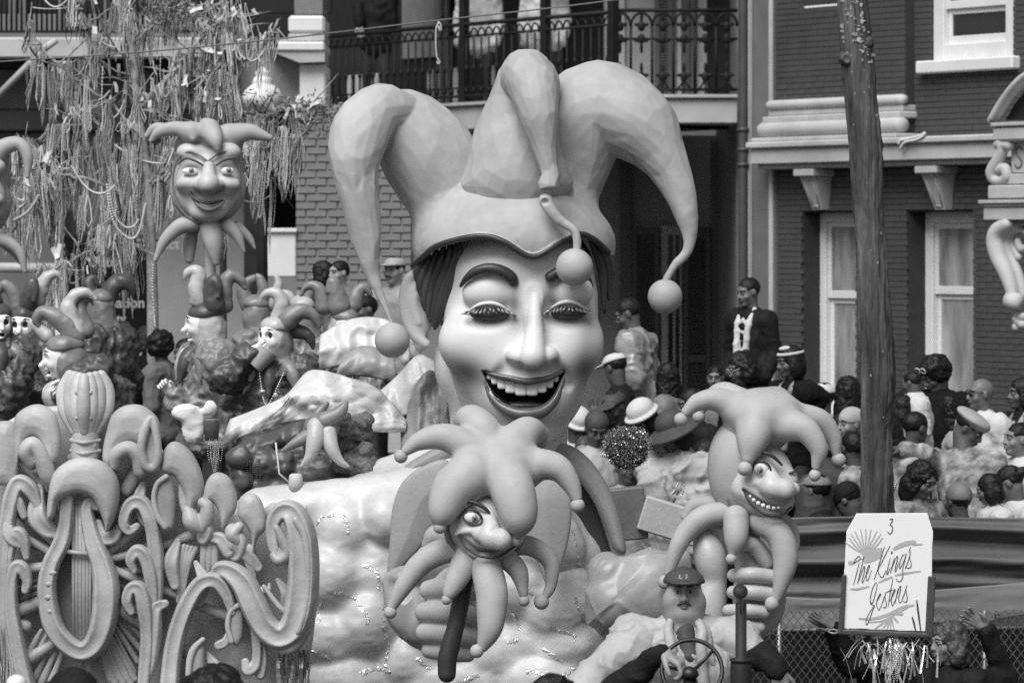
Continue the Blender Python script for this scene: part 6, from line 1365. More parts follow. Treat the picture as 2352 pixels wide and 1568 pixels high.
# ================================================================ tractor and driver
DV=person('driver in dark baseball cap and pale jacket gripping the steering wheel',1571,1361,18.5,.62,yaw=2,nod=-3,S=.98,skin='h',hair='short',hairm=m_hg,hat=('cap',m_capd),mouth='moustache',top=m_pale,stout=1.62,bulk=.035,wr=.018,open_front=m_capd,sleeve=.12,
 arms=[((1340,1600,30),(1516,1482,150),dict(dir=(.75,-.2,-.45),n=(-.3,.2,-1),curl=.75,s=1.15,side=-1)),((1716,1500,20),(1781,1532,90),dict(dir=(.2,-.1,-1),n=(0,1,0),curl=.5,s=1.15))],byaw=0,fine=.8)
gd_=Fr(18.5)
s=SD(.011); chpx(s,gd_,[(1470,1470,46,10),(1428,1496,50,20),(1376,1540,46,40),(1318,1600,44,50)],n=7); s.mk('jacket_sleeve',m_pale,DV,disp=lambda V:cloth_(V,.014,9,1))
s=SD(.009); chpx(s,gd_,[(1486,1504,9,78),(1440,1530,12,98),(1390,1566,13,104),(1340,1615,12,104)],n=7); s.mk('jacket_trim',m_shiny,DV,disp=lambda V:cloth_(V,.008,19,1))
s=SD(.011); chpx(s,gd_,[(1660,1462,44,10),(1700,1478,44,20),(1730,1500,38,28)],n=7); s.mk('jacket_sleeve',m_pale,DV,disp=lambda V:cloth_(V,.012,29,1))
for P in ([(1372,1612,40,60),(1430,1562,34,105),(1484,1508,26,138),(1512,1485,22,148)],[(1722,1500,36,30),(1760,1508,30,66),(1778,1526,25,86)]):
    s=SD(.010); chpx(s,gd_,P,n=6); s.mk('undershirt_sleeve',m_coat,DV,disp=lambda V:cloth_(V,.012,5,1))
s=SD(.010); chpx(s,gd_,[(1573,1452,24,40),(1576,1476,22,54),(1580,1520,26,60),(1582,1590,32,62)],n=6); s.mk('undershirt',m_capd,DV,disp=lambda V:cloth_(V,.010,15,1))
for q in (-1,1):
    s=SD(.009); chpx(s,gd_,[(1571+q*30,1418,8,20),(1571+q*38,1440,12,56),(1573+q*34,1475,13,76),(1575+q*36,1530,12,84),(1576+q*38,1600,12,82)],n=6); s.mk('jacket_lapel',m_pale,DV,disp=lambda V:cloth_(V,.006,15,1))
mb=MB(); mb.sheet(np.array([[gd_(1571+q*(34+18*t)+q*s_*(26-10*t),1424+t*90+s_*14,52+26*math.sin(2.2*t)-s_*20*(1-t)) for s_ in np.linspace(0,1,5)] for t in np.linspace(0,1,9)]),.006); mb.mk('jacket_lapel',m_pale,DV)
mb=MB(); 
mb.tube([gd_(1566+x,1318+y,z+3) for x,y,z in ((-7,-4,56),(-8,4,60),(-2,4,60))],1.2*gd_.k,5); mb.tube([gd_(1570+x,1318+y,z+3) for x,y,z in ((6,-4,56),(1,-2,58),(6,1,59),(1,5,60))],1.2*gd_.k,5)
mb.mk('cap_emblem',m_whc,DV,False)
TR=thing('tractor','dark tractor with steering wheel and upright exhaust pulling the float','tractor',(.9,18.2,0)); m_tr=M('tractor_paint',.02,.6,.2,8,.1,30,spec=.3); m_blk=M('black_rubber',.012,.45,.2,12)
gw=Fr(18.22); c=gw(1588,1534,30); e1=A(1,0,0); e2=A(0,.42,.9); e2/=np.linalg.norm(e2); nn=np.cross(e1,e2)
m=MB(); m.tube([c+(e1*math.cos(t)*69+e2*math.sin(t)*72)*gw.k for t in np.linspace(0,6.283,49)],5.2*gw.k,10,cap=False); SWH=m.mk('steering_wheel',m_blk,TR)
hub=c+e2*-2*gw.k+nn*14*gw.k*(1 if nn[1]>0 else -1)
m=MB(); [m.tube([hub,c+(e1*math.cos(t)*68+e2*math.sin(t)*71)*gw.k],4.2*gw.k,8) for t in (R_(42),R_(172),R_(292))]; m.mk('spokes',m_blk,SWH)
m=MB(); m.lathe(gw(1582,1552,30),[(18*gw.k,0),(22*gw.k,6*gw.k),(20*gw.k,16*gw.k),(12*gw.k,24*gw.k),(3*gw.k,26*gw.k)],20); m.mk('hub',m_blk,SWH)
m=MB(); m.tube([gw(1582,1555,26),gw(1582,1650,10),gw(1584,1800,-10)],14*gw.k,10); m.mk('steering_column',m_tr,TR)
gx=Fr(17.4); m=MB(); m.lathe(gx(1702,1640,0),[(24*gx.k,0),(25*gx.k,2*gx.k),(25*gx.k,117*gx.k),(23*gx.k,122*gx.k),(27*gx.k,123*gx.k),(27*gx.k,127*gx.k),(13*gx.k,132*gx.k),(13*gx.k,256*gx.k),(11.5*gx.k,256*gx.k),(11.5*gx.k,240*gx.k)],22); EX=m.mk('exhaust_pipe',m_tr,TR)
m=MB(); fc_=gx(1700,1357,8); t_=A(0,.35,.94); b_=A(1,0,0); n_=np.cross(b_,t_); m.lathe(fc_,[(2*gx.k,-3*gx.k),(17*gx.k,-2.4*gx.k),(17.5*gx.k,0),(17*gx.k,2.4*gx.k),(2*gx.k,3*gx.k)],26,np.stack([b_,t_,n_])); m.tube([gx(1699,1366,10),gx(1700,1385,13),gx(1700,1406,15)],1.6*gx.k,6); m.tube([gx(1707,1382,13),gx(1707,1400,14)],1.4*gx.k,6); m.mk('exhaust_flap',m_tr,EX)
m=MB(); m.bbox((.95,16.9,.75),(.62,2.0,.6),.06); m.mk('hood',m_tr,TR,False)
m=MB(); m.bbox((.86,18.75,.58),(.55,.5,.12),.03); m.bbox((.86,19.02,.82),(.52,.1,.45),.03); m.mk('seat',m_blk,TR,False)
m=MB(); m.bbox((.9,18.0,.42),(.5,3.0,.25),.03); m.mk('chassis',m_tr,TR,False)
for x in (.25,1.55):
    for y,r in ((18.6,.55),(16.4,.36)):
        m=MB(); m.lathe((x-.12,y,r),[(r*.45,0),(r*.9,.0),(r,.05),(r,.19),(r*.9,.24),(r*.45,.24)],28,np.array([[0,1,0],[0,0,1],[1,0,0]])); w_=m.mk('wheel',m_blk,TR); m=MB(); m.lathe((x-.10,y,r),[(.02,.04),(r*.45,.02),(r*.45,.18),(.02,.16)],20,np.array([[0,1,0],[0,0,1],[1,0,0]])); m.mk('rim',m_whit2,w_)
for x in (.25,1.55): m=MB(); m.sheet(np.array([[A(x-.16+.32*j/3,18.6+.62*math.cos(t),.55+.62*math.sin(t)) for j in range(4)] for t in np.linspace(.2,2.9,14)]),.02); m.mk('mudguard',m_tr,TR)
# heads of people in the street at the bottom edge
GG='people standing in the street in front of the float'
person('person in dark cap and dark jacket at the bottom left corner',165,1606,15,0,yaw=150,S=1.0,skin='d',hair='short',face=False,hat=('cap',m_coat),top=m_coat,group=GG)
person('person with dark hair at the bottom edge below the large scroll',490,1618,15,0,yaw=170,S=1.0,skin='d',hair='afro',face=False,top=m_coat,group=GG)
person('person with two dark hair puffs at the bottom edge left of the driver',1268,1622,15.2,0,yaw=176,S=.95,skin='d',hair='curly',face=False,top=m_coat,group=GG)
m=MB(); m.ball(Fr(14.8)(38,1568),A(24,24,20)*Fr(14.8).k,18,12); props(m.mk('white_balloon',m_white),'small white balloon at the bottom left corner','balloon')
# ================================================================ tarp, fence, sign, tree trunk, beads
def tarp(name,D,top,bot,mat,parent,amp,sd,nx=70,ny=26,z0=0,z1=0,fs=(1,1),bands=()):
    g=Fr(D); a=cr(A(*top).reshape(-1,2),12); b=cr(A(*bot).reshape(-1,2),12)
    def rs(R,n): t=np.linspace(0,len(R)-1,n); i=np.minimum(t.astype(int),len(R)-2); f=(t-i)[:,None]; return R[i]*(1-f)+R[i+1]*f
    a=rs(a,nx); b=rs(b,nx); t=np.linspace(0,1,ny)[None,:,None]; q=a[:,None,:]*(1-t)+b[:,None,:]*t; x,y=q[...,0],q[...,1]
    P=np.stack([x.ravel()/160*fs[0],y.ravel()/60*fs[1],np.full(x.size,sd*1.7)],1)
    z=z0+(z1-z0)*t[...,0]+(amp*(1-1.6*np.abs(fbm(P,1.0,sd,3)))).reshape(x.shape)
    for (yc,w,am) in bands: z=z+am*np.exp(-((y-yc-6*np.sin(x/90))/w)**2)
    V=np.stack([(x-CX)*g.k,g.D-z*g.k,CH-(y-HY)*g.k],-1); m=MB(); m.sheet(V,.006); return m.mk(name,mat,parent)
TP=thing('tarp_skirt','dark tarp skirt with paler scalloped valance hung along the stand','tarp',Fr(26.9)(2050,1480))
tarp('tarp',27.0,[(1800,1188),(1900,1186),(2050,1184),(2200,1188),(2420,1190)],[(1760,1400),(1900,1385),(2050,1376),(2200,1360),(2420,1350)],m_tarp,TP,10,4,80,40,fs=(.35,1.4),bands=((1215,9,16),(1248,10,-14),(1285,12,16),(1322,9,-8)))
tarp('valance',26.85,[(1700,1376),(1790,1368),(1900,1372),(2060,1364),(2150,1352),(2420,1330)],[(1690,1462),(1740,1460),(1800,1448),(1868,1446),(1930,1462),(2000,1450),(2140,1428),(2240,1436),(2300,1418),(2420,1402)],m_tarp2,TP,7,9,80,20,z0=14,z1=20,fs=(.6,1.))
gv_=Fr(26.75)
for x,y in ((1774,1452),(1902,1447),(2288,1412),(2100,1424)):
    m=MB(); P=[gv_(x+5*math.cos(t),y+5*math.sin(t),24) for t in np.linspace(0,6.283,11)]; m.tube(P,1.6*gv_.k,5); m.mk('grommet',m_blk,TP)
# chain-link fence below the tarp
FE=thing('chain_link_fence','chain link fence below the tarp at the lower right','fence',Fr(26.4)(2080,1700)); gf=Fr(26.4); m_wire=M('galvanised_wire',.22,.4,.2,20,metal=.5)
m=MB(); n=0
for sg in (1,-1):
    for i in range(60):
        x0=1690+i*19.0; P=[]
        for j in range(0,16): P.append(gf(x0+(9.5 if (j%2==0)==(sg>0) else -9.5)+0,1400+j*25,1.5*((j%2)*2-1)*sg))
        m.tube(P,1.15*gf.k,4,cap=False)
m.mk('wire_mesh',m_wire,FE)
for x in (1790,2030,2262):
    m=MB(); m.tube([gf(x,1400,-6),gf(x,1800,-6)],6*gf.k,10); m.mk('post',m_wire,FE)
m=MB(); m.tube([gf(1680,1448,-4),gf(2440,1440,-4)],4*gf.k,8); m.mk('top_rail',m_wire,FE)
# sign on a pole
gs=Fr(20.5); SG=thing('parade_sign','white parade sign with hand-painted lettering held on a pole','sign',gs(2045,1800))
m_bd=M('white_sign_board',.80,.5,.02,5); m_ink=M('sign_ink',.05,.5,.15,30); m_air=M('airbrushed_grey',.42,.6,.1,12); m_frm=M('sign_frame',.055,.5,.2,10)
BO=[(1967,1178),(2130,1177),(2143,1219),(2140,1340),(2137,1450),(1931,1442),(1938,1330),(1944,1220)]
Vb,Fb=slab(np.array([[gs(*p)[0],gs(*p)[2]] for p in BO]),gs.D,.012,.006,.002); mk('board',Vb,Fb,m_bd,SG,smooth=False)
zz=.0065/gs.k+.6
sx=lambda a,b: (1919.2+a/5.2085,1166.6+b/5.2085)
def stroke(name,pts,w,mat,z,parent=SG,taper=True,n=6):
    R=cr(A(*[sx(*p) for p in pts]).reshape(-1,2),n) if len(pts)>2 else A(*[sx(*p) for p in pts]).reshape(-1,2)
    if len(R)<4: R=np.array([R[0]*(1-t)+R[-1]*t for t in np.linspace(0,1,6)])
    T=np.gradient(R,axis=0); T/=np.linalg.norm(T,axis=1)[:,None]+1e-9; N=np.stack([-T[:,1],T[:,0]],1); L=len(R)
    ww=np.array([w*(.55+.45*math.sin(math.pi*min(1,max(0,i/(L-1))))) if taper else w for i in range(L)])[:,None]
    a=R+N*ww/2; b=R-N*ww/2; m=MB(); m.sheet(np.stack([[gs(*p,z) for p in a],[gs(*p,z) for p in b]],1),.0008); return m
def letters(name,strokes,w):
    M_=MB()
    for st in strokes:
        q=stroke('',st,w,None,zz+.5); 
        for V_ in q.v: M_.v.append(V_)
        M_.f+=[tuple(i+M_.n for i in f_) for f_ in q.f]; M_.n+=q.n
    return M_.mk(name,m_ink,SG,False)
letters('number',[[(640,132),(664,127),(688,128)],[(686,130),(668,165),(648,200)],[(648,200),(668,205),(680,225),(678,255),(664,292),(642,302),(626,288),(624,270)]],2.1)
letters('lettering',[[(354,598),(300,606),(255,630),(215,657),(222,628),(250,590),(278,570),(290,575),(288,612)],[(282,640),(250,770),(211,914)],[(338,574),(322,640),(292,760),(258,900)],[(262,890),(290,820),(325,720),(340,690),(346,710),(336,780),(314,860),(318,886),(334,862),(352,810)],[(352,810),(378,765),(402,700),(404,676),(388,692),(368,760),(364,830),(378,862),(395,835),(412,780),(428,738)],
 [(583,452),(540,590),(500,730),(456,850)],[(650,442),(590,560),(512,715)],[(510,715),(506,750),(526,800),(545,822),(568,810),(588,770),(602,735)],
 [(652,590),(630,680),(610,765),(616,788),(634,750),(652,700)],[(664,512),(674,514),(676,530),(666,536),(660,524),(664,512)],[(700,588),(676,680),(652,772)],[(654,765),(690,660),(726,580),(738,572),(736,610),(712,710),(708,745),(718,750),(734,700),(752,640)],
 [(832,552),(806,552),(776,610),(758,690),(766,716),(790,680),(820,610),(848,535)],[(848,535),(818,650),(800,740),(802,810),(784,858),(754,872),(730,858),(724,834)],
 [(894,458),(884,495),(874,530)],[(826,724),(850,670),(878,590),(898,512)],[(884,560),(888,610),(902,655),(894,700),(870,712),(848,704),(840,690)],
 [(492,890),(478,888),(446,940),(420,1030),(412,1110),(424,1142),(446,1110),(476,1010),(494,920),(490,890)],[(414,1110),(440,1150),(464,1160),(446,1200),(410,1310),(384,1370),(368,1386),(360,1366),(372,1310),(410,1230),(462,1155)],
 [(486,1110),(516,1070),(536,1030),(538,1018),(522,1030),(498,1085),(486,1140),(498,1180),(516,1214),(530,1190),(548,1150)],[(548,1150),(578,1070),(600,992)],[(588,1040),(594,1090),(606,1140),(596,1180),(574,1184),(560,1170)],[(684,832),(655,990),(626,1166)],[(604,1004),(640,984),(682,966)],
 [(640,1110),(672,1060),(702,1000),(710,968),(698,970),(676,1030),(664,1100),(668,1140),(680,1160),(698,1120),(716,1080)],[(746,952),(728,1040),(706,1136)],[(720,1080),(746,990),(768,928),(778,935),(770,990),(752,1060),(754,1100),(768,1128),(782,1110)],[(782,1110),(820,1020),(852,910)],[(840,960),(846,1020),(856,1070),(846,1110),(822,1118),(802,1098)]],1.7)
def paintm(name,sts):
    M_=MB()
    for i,(pts,w) in enumerate(sts):
        q=stroke('',pts,w,None,zz-.1-.012*i)
        for V_ in q.v: M_.v.append(V_)
        M_.f+=[tuple(a+M_.n for a in f_) for f_ in q.f]; M_.n+=q.n
    return M_.mk(name,m_air,SG,False)
SUN=[([(360+20*math.cos(a),560-20*math.sin(a)),(360+180*math.cos(a),560-180*math.sin(a)*1.0),(360+(300+30*math.sin(7*a))*math.cos(a),560-(320)*math.sin(a))],3.4) for a in np.radians(np.linspace(42,150,10))]
paintm('sunburst',SUN+[([(320,560),(420,540),(560,490)],17),([(340,640),(450,600),(560,550)],12),([(150,655),(185,650),(205,640)],10)])
BRU=[([(690,490),(780,440),(880,410),(960,398)],11),([(915,438),(980,430),(1040,428)],3.5),([(172,965),(280,960),(400,930)],5),([(510,885),(600,845),(680,815)],5.5),([(710,800),(830,775),(1015,748)],5),([(275,1312),(420,1320),(620,1270),(800,1180),(940,1155)],7),([(400,1362),(560,1340),(700,1270),(870,1180)],4),([(470,1435),(560,1370),(640,1300)],5),([(560,1430),(610,1370),(650,1300)],4),([(615,1440),(635,1370),(655,1300)],4),([(655,1445),(655,1370),(660,1300)],3.4),([(695,1440),(680,1370),(668,1300)],4),([(745,1365),(710,1320),(680,1290)],5),([(805,1270),(760,1255),(700,1260)],9)]
for q_ in (BRU[:2],BRU[2:5],BRU[5:]): paintm('brush_stripe',q_)
letters('brush_mark',[[(968,1095),(985,1230),(1018,1470)],[(912,1290),(935,1370),(955,1470)]],4.2)
m=MB()
for q in ([(1935,1318),(1944,1318),(1938,1450),(1925,1448)],[(2131,1322),(2149,1320),(2142,1460),(2124,1458)],[(1924,1443),(2142,1452),(2140,1464),(1924,1456)]):
    Vq,Fq=slab(np.array([[gs(*p)[0],gs(*p)[2]] for p in q]),gs.D,.045,.006,.003); m.add(Vq,[tuple(r) for r in Fq])
m.mk('frame',m_frm,SG,False)
m=MB(); m.bbox(gs(2046,1640,-2),A(17,12,360)*gs.k,.004); m.mk('pole',m_frm,SG,False)
# foil streamers and bead strings tied under the sign
m=MB()
for i in range(70):
    x,y=2040+RNG.normal(0,45),1464+RNG.uniform(-4,30); q=RNG.normal(size=2)*26; P=[gs(x,y,8+RNG.uniform(-14,14)),gs(x+q[0]*.5+RNG.uniform(-6,6),y+abs(q[1])*.6+4,14+RNG.uniform(-14,14)),gs(x+q[0],y+abs(q[1])+14+RNG.uniform(0,50),10+RNG.uniform(-10,10))]
    m.tube(cr(np.array(P),4),A(*np.linspace(1.6,3.4,9))*gs.k,5,flat=.25)
props(m.mk('foil_streamers',m_leaf,None,False,kind='stuff'),'shiny foil streamers tied below the parade sign','streamers')
bundle('bead strings hanging from the sign pole',20.3,2060,1480,6,12,90,m_bead)
# hands and woman beside the sign
person('woman with wavy dark hair and black coat raising her arm beside the sign',2176,1476,22.6,0,yaw=62,nod=2,S=.98,skin='t',hair='curly',hairm=m_hg,top=m_coat,byaw=40,arms=[((2150,1640,10),(2140,1700,20),{'none':1}),((2312,1560,-20),(2262,1440,10),dict(dir=(-.75,0,.55),n=(-.2,-1,-.3),curl=.25,spread=.3,s=1.05))])
person('person hidden by the sign, both clapping hands showing at its left edge',2010,1420,22.8,0,yaw=100,S=.9,skin='t',hair='short',top=m_coat,arms=[((1945,1520,10),(1908,1440,20),dict(dir=(-.85,0,.5),n=(.3,-1,.4),curl=.12,spread=.12,side=-1)),((1955,1530,30),(1918,1440,34),dict(dir=(-.8,0,.62),n=(-.3,.6,-.4),curl=.12,spread=.12))])
m=MB(); gq=Fr(22.7)
m.tube([gq(1912+10*math.cos(t),1447+3.5*math.sin(t),22+8*math.sin(t)) for t in np.linspace(0,6.283,19)],2.6*gq.k,6); props(m.mk('bracelet',m_bead),'silver bracelet on the clapping wrist left of the sign','bracelet')
# ---------------------------------------------------------------- tree trunk
gt=Fr(26.3); m_bark=M('rough_bark',.125,.9,.6,14,1.0,60,stretch=(1,1,.12),dirt=.5,spec=.2); m_lich=M('lichen_patch',.32,.9,.4,20,.5,60)
TT=thing('street_tree','tall bare tree trunk with knots and furrowed bark before the brick house','tree',gt(2015,HY+CH/gt.k))
C=cr(A((1952,-260,30),(1957,-20,32),(1969,136,36),(1978,240,36),(1987,340,37),(1990,430,36),(1997,530,33),(2008,700,36),(2017,867,39),(2014,1000,35),(2015,1200,40),(2015,1500,50),(2015,HY+CH/gt.k,66)).reshape(-1,3),26); n=90
V=[];Fq=[]
th=np.linspace(0,2*math.pi,n,endpoint=False)
for i,(x,y,r) in enumerate(C):
    tw_=y/700; P=np.stack([np.cos(th+tw_)*3.2,np.sin(th+tw_)*3.2,np.full(n,y/95.)],1); rid=1-2*np.abs(vnoise(P*A(2.0,2.0,.8),1.0,3)); rid2=1-2*np.abs(vnoise(P*A(4.2,4.2,1.5),1.0,5))
    lump=vnoise(P*A(.4,.4,.9),1.0,8)
    rr=r*(1+.09*lump)+4.2*rid+2.4*rid2-3
    for j in range(n): V.append(gt(x+rr[j]*math.cos(th[j]),y+1.2*math.sin(3*th[j]),-rr[j]*math.sin(th[j])))
m_=len(C)
for i in range(m_-1):
    for j in range(n): k=(j+1)%n; Fq.append((i*n+j,(i+1)*n+j,(i+1)*n+k,i*n+k))
V=np.array(V); TKo=mk('trunk',V,Fq,m_bark,TT)
bvT=bvh_of(TKo)
def knot(x,y,r,z,hole):
    s=SD(1.4*gt.k); s.chain([gt(x,y,z-14),gt(x-3,y+1,z+5)],A(r*1.25,r)*gt.k,0,smooth=False)
    if hole: elpx(s,gt,(x-2,y,z+r+6),(r*.55,r*.75,8),3,'s')
    s.mk('knot',m_bark,TT,disp=lambda V:.012*fbm(V,22,5,2))
knot(1944,136,14,20,True); knot(1993,98,12,18,False); knot(1990,428,20,10,True)
m=MB()
for i in range(90):
    y=RNG.uniform(-20,960) if i%5==0 else RNG.uniform(-20,150); xc=np.interp(y,C[:,1],C[:,0]); x=xc+RNG.uniform(-30,34)
    t=onto(bvT,gt,x,y)
    if t is None: continue
    p,nr=t; u=np.cross(nr,A(0,0,1)); u/=np.linalg.norm(u)+1e-9; w=np.cross(u,nr); a=RNG.uniform(1.2,4.0)*gt.k*(2.4 if y<150 else .8); b=RNG.uniform(1.5,5.5)*gt.k; k=7
    ring=[p+nr*.1*gt.k+u*a*math.cos(q)*RNG.uniform(.6,1.2)+w*b*math.sin(q)*RNG.uniform(.6,1.2) for q in np.linspace(0,6.283,k,endpoint=False)]
    m.prism([r_+nr*.3*gt.k for r_ in ring],[r_-nr*2*gt.k for r_ in ring])
m.mk('lichen',m_lich,TT,False,kind='stuff')
# ---------------------------------------------------------------- the tree hung with beads at the upper left
gk=Fr(32); BT=thing('bead_tree','bare street tree at the upper left hung all over with bead strings','tree',gk(350,HY+CH/gk.k)); m_twig=M('twig_bark',.30,.85,.4,14,.5,40)
BR_=[[(352,1700,22,0),(352,900,15,0),(348,600,12,0),(340,420,10,4),(318,250,9,6),(300,100,8,4),(285,-60,6,0)]]
BRS=[[(345,520,9,0),(250,430,8,20),(150,400,6,40),(60,350,3,50)],[(342,440,9,0),(430,330,8,20),(520,270,7,30),(650,252,5,40),(760,262,3,44)],[(330,320,8,4),(240,230,7,-20),(140,160,5,-30),(60,60,3,-40)],[(318,250,8,6),(400,170,7,30),(470,90,5,40),(540,30,3,50)],[(305,140,7,4),(220,80,5,30),(180,10,4,40),(160,-50,3,50)],[(300,100,6,4),(380,40,5,-20),(470,10,4,-30),(560,60,2.5,-30)],[(346,580,8,0),(270,560,6,30),(180,590,4,50),(110,640,2.5,60)],[(520,270,5,30),(560,330,4,40),(600,390,2.5,46)],[(560,262,5,36),(620,285,3.5,46),(700,330,2,50)],[(150,400,5,40),(100,440,3.5,50),(60,470,2,56)],[(430,330,5,20),(470,380,4,30),(520,420,2.5,36)],[(240,230,5,-20),(180,260,3.5,-10),(110,300,2,0)],[(400,170,5,30),(480,180,3.5,44),(560,170,2,50)],[(470,90,4,40),(560,100,3,46),(640,70,2,50)]]
m=MB(); q=cr(A(*BR_[0]).reshape(-1,4),8); m.tube([gk(a,b,c) for a,b,_,c in q],q[:,2]*gk.k,12); m.mk('trunk',m_twig,BT)
tips=[]
for b in BRS:
    q=cr(A(*b).reshape(-1,4),8); q[:,:2]+=RNG.normal(0,2.2,(len(q),2)); m=MB(); m.tube([gk(a,bb,c) for a,bb,_,c in q],q[:,2]*gk.k*.62,8); m.mk('branch',m_twig,BT)
    tips+= [tuple(r) for r in q[3:]]
tips+=[(a,b,r,z) for a,b,r,z in cr(A(*BR_[0]).reshape(-1,4),8)[26:]]
m=MB(); tw=[]
for i in range(260):
    a,b,r,z=tips[RNG.randint(len(tips))]; d=RNG.normal(0,1,3); L=RNG.uniform(25,75); P=[(a,b,z)]
    for k in range(3): P.append((P[-1][0]+d[0]*L/3+RNG.uniform(-8,8),P[-1][1]+d[1]*L/4-4+RNG.uniform(-8,8),P[-1][2]+d[2]*L/4))
    m.tube([gk(*p) for p in P],A(2.6,2.0,1.5,.7)*gk.k,5); tw+=P
m.mk('twigs',m_twig,BT,kind='stuff')
anch=tips*2+[(a,b,1,z) for a,b,z in tw]
# several greys of bead strings: clusters of loops hanging from the branches, far too many to count
MBs=[MB(),MB(),MB()]
for c_ in range(820):
    a0,b0,r,z0=anch[RNG.randint(len(anch))]
    if c_%6==0: a0,b0,z0=RNG.uniform(0,560),RNG.uniform(300,470),RNG.uniform(-30,40)
    if a0>690 and RNG.rand()<.7: continue
    if abs(a0-603)<52 and 90<b0<255 and RNG.rand()<.85: continue
    kind=RNG.choice(3,p=(.55,.36,.09)); nn_=int(RNG.choice((1,2,4,7,11),p=(.24,.26,.24,.16,.10))); Lc=RNG.uniform(22,150)*(.6 if b0<60 else 1); tilt=RNG.normal(0,7)
    for i in range(nn_):
        m=MBs[kind if RNG.rand()<.75 else RNG.randint(3)]; a=a0+RNG.normal(0,3+nn_*.5); b=b0+RNG.normal(0,3); z=z0+RNG.normal(0,8); L=Lc*RNG.uniform(.55,1.25); w=abs(RNG.normal(0,3.2))+.8; sw=tilt+RNG.normal(0,4); rr=RNG.choice((.5,.75,1.05,1.7),p=(.4,.3,.2,.1))
        P=[(a,b,z),(a-w*.7+sw*.3,b+L*.35,z+2),(a-w+sw,b+L*.8,z+2),(a+sw,b+L,z+3),(a+w+sw,b+L*.8,z),(a+w*.7+sw*.3,b+L*.35,z-2),(a+.5,b,z)]
        m.tube([gk(*p) for p in P],rr*gk.k,4,cap=False)
# strings thrown across from branch to branch
for c_ in range(130):
    a0,b0,r,z0=anch[RNG.randint(len(anch))]; a1,b1=a0+RNG.normal(0,55),b0+RNG.normal(0,30)
    if a1>740: continue
    sg=RNG.uniform(4,46); t=np.linspace(0,1,9)[:,None]; P=(A([a0,b0,z0])*(1-t)+A([a1,b1,z0+RNG.normal(0,14)])*t); P[:,1]+=sg*4*(t*(1-t))[:,0]
    MBs[RNG.randint(3)].tube([gk(*p) for p in P],RNG.choice((.8,1.2,2.2))*gk.k,4,cap=False)
for kind,(nm,v) in enumerate((('bead_strings_pale',.70),('bead_strings_mid',.38),('bead_strings_dark',.05))):
    props(MBs[kind].mk('bead_strings',M(nm,v,.35,.3,30,metal=.1),kind='stuff'),('pale','mid-grey','dark')[kind]+' bead strings tangled all over the bare tree','beads')
m=MB()
for i in range(340):
    a,b,r,z=anch[RNG.randint(len(anch))]; c=gk(a+RNG.normal(0,6),b+RNG.normal(0,6),z+RNG.normal(0,6)); R0=rotm(*RNG.uniform(0,6.28,3)); sx_,sy_=RNG.uniform(3,12)*gk.k,RNG.uniform(5,20)*gk.k
    m.sheet(np.array([[c+R0@A(sx_*(j-.5),sy_*(i_-1),.4*sx_*(i_%2)) for j in range(2)] for i_ in range(3)]),.004)
props(m.mk('ribbon_scraps',M('ribbon_scrap',.6,.6,.3,20),None,False,kind='stuff'),'scraps of ribbon and dry leaf caught in the bead tree','ribbons')
m=MB()
for i in range(900):
    a=RNG.uniform(520,790); b=262+RNG.normal(0,22)+(.0016*(a-640)**2)*.3; c=gk(a,b,40+RNG.normal(0,16)); R0=rotm(*RNG.uniform(0,6.28,3)); L=RNG.uniform(3,9)*gk.k
    m.add([c+R0@A(-L,0,0),c+R0@A(0,L*.35,L*.15),c+R0@A(L,0,0),c+R0@A(0,-L*.35,L*.15),c+R0@A(0,0,-L*.12)],[(0,1,2,3),(4,1,0),(4,2,1),(4,3,2),(4,0,3)])
for i in range(500):
    a=400+RNG.normal(0,34); b=24+RNG.normal(0,14)+abs(a-400)*.25; c=gk(a,b,30+RNG.normal(0,12)); R0=rotm(*RNG.uniform(0,6.28,3)); L=RNG.uniform(3,8)*gk.k
    m.add([c+R0@A(-L,0,0),c+R0@A(0,L*.35,L*.15),c+R0@A(L,0,0),c+R0@A(0,-L*.35,L*.15),c+R0@A(0,0,-L*.12)],[(0,1,2,3),(4,1,0),(4,2,1),(4,3,2),(4,0,3)])
props(m.mk('dry_leaves',M('dry_leaf',.2,.7,.5,30),None,False,kind='stuff'),'dry leaf clusters along the outer branches of the bead tree','leaves')
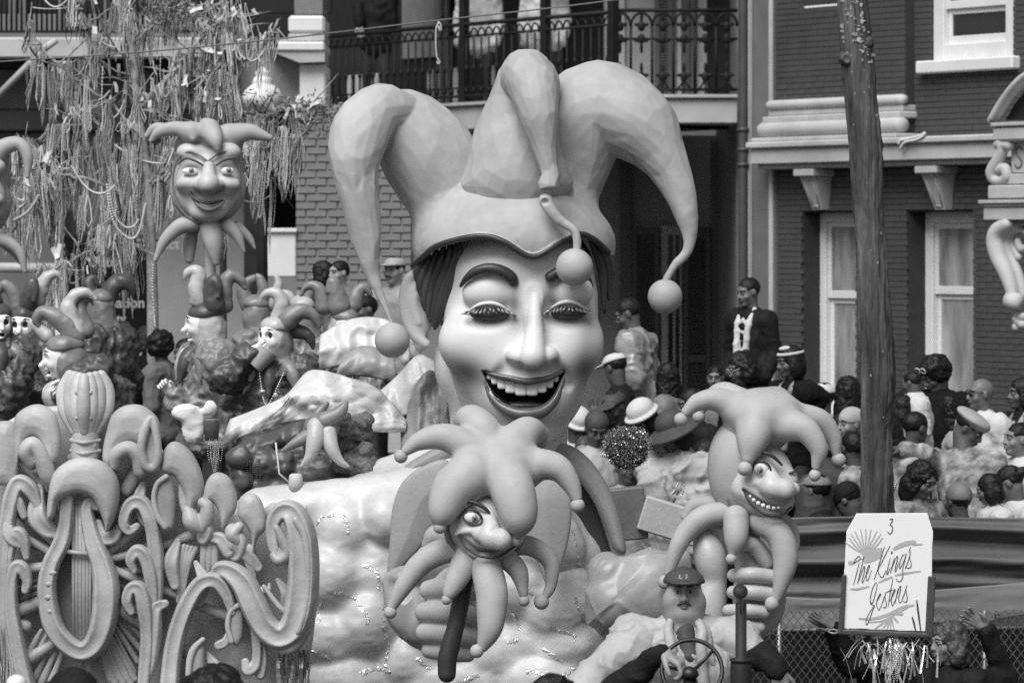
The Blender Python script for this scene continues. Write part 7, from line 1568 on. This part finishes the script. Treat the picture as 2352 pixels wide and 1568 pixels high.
# the large necklaces that can be told apart
gn=Fr(31)
for lab,P,r,mt in (('long pale necklace looping low in the bead tree, left of the jester head',[(246,425),(252,480),(270,525),(300,548),(318,535),(328,500),(334,470)],3.2,m_whc),('thick pale garland swag inside the larger loop',[(250,440),(262,490),(285,520),(306,520),(318,505)],2.6,m_whc),('pair of long strands hanging right of the jester head',[(606,372),(602,420),(597,470),(594,496),(599,497),(603,470),(608,420),(611,372)],1.8,m_pale),('white loop hung from the thin pole at the upper right of the bead tree',[(568,60),(566,100),(568,130),(574,138),(580,128),(582,92),(576,60)],1.8,m_whc),('white bead chain hanging down the tree centre',[(236,155),(234,220),(236,270),(234,300)],2.2,m_whc),('silver bead chain hanging beside the white one',[(370,115),(368,170),(374,205),(376,160)],1.8,m_bead),('pale rope garland swinging to the left of the tree',[(34,505),(60,490),(78,468),(88,450)],4,m_pale),('string of beads reaching down beside the black board',[(352,610),(350,660),(354,720),(356,748)],3,m_bead),('hooked pale strand under the leafy branch',[(640,330),(638,356),(648,366),(660,360),(664,346)],1.8,m_pale)):
    m=MB(); R=cr(A(*P).reshape(-1,2),8); d=0; last=R[0]
    for a,b in R:
        m.ball(gn(a,b,0),r*gn.k,6,4)
    m.tube([gn(a,b,0) for a,b in R],r*.45*gn.k,5); props(m.mk('bead_necklace',mt),lab,'necklace')
# poles and wires among the beads
m=MB(); m.tube([Fr(33)(512,-60),Fr(33)(512,260),Fr(33)(515,HY+CH/Fr(33).k)],.03,8); props(m.mk('utility_pole',m_pole:=M('grey_pole',.14,.6,.2,8)),'thin grey pole standing behind the bead tree','pole')
# ---------------------------------------------------------------- glitter bouquet and box on the float's far side
gg=Fr(27.2); m=MB()
for i in range(2600):
    u=RNG.normal(size=3); u/=np.linalg.norm(u); rr=RNG.uniform(.75,1.03); c=gg(1440+u[0]*58*rr,1030+u[2]*52*rr-8*abs(u[0]),u[1]*40); R0=rotm(*RNG.uniform(0,6.28,3)); L=RNG.uniform(1.2,3.2)*gg.k
    m.add([c+R0@A(L,0,0),c+R0@A(-L*.5,L*.8,0),c+R0@A(-L*.5,-L*.8,0),c+R0@A(0,0,L*.5)],[(0,2,1),(0,1,3),(1,2,3),(2,0,3)])
BQ=m.mk('glitter_bouquet',M('glitter_flakes',.5,.15,.7,60,metal=.7),None,False,kind='stuff'); props(BQ,'glittering netted bouquet between the giant head and the crowd','bouquet')
m=MB(); m.ball(gg(1440,1032,-6),A(50,34,46)*gg.k,16,10); props(m.mk('bouquet_core',m_wdark),'dark wrapped core of the glittering bouquet','bouquet')
gh=Fr(25); 
for (x,y,w,h,dz,rot,lab) in ((1540,1195,70,80,0,.30,'pale open carton on the float\'s far edge'),(1440,1180,44,120,-16,-.1,'grey carton between the cape rim and the pale carton')):
    m=MB(); m.bbox(gh(x,y,dz),A(w*2,60,h)*gh.k,.01,rotm(0,0,rot).T); props(m.mk('carton',m_cap if rot>0 else m_grc,None,False),lab,'carton')
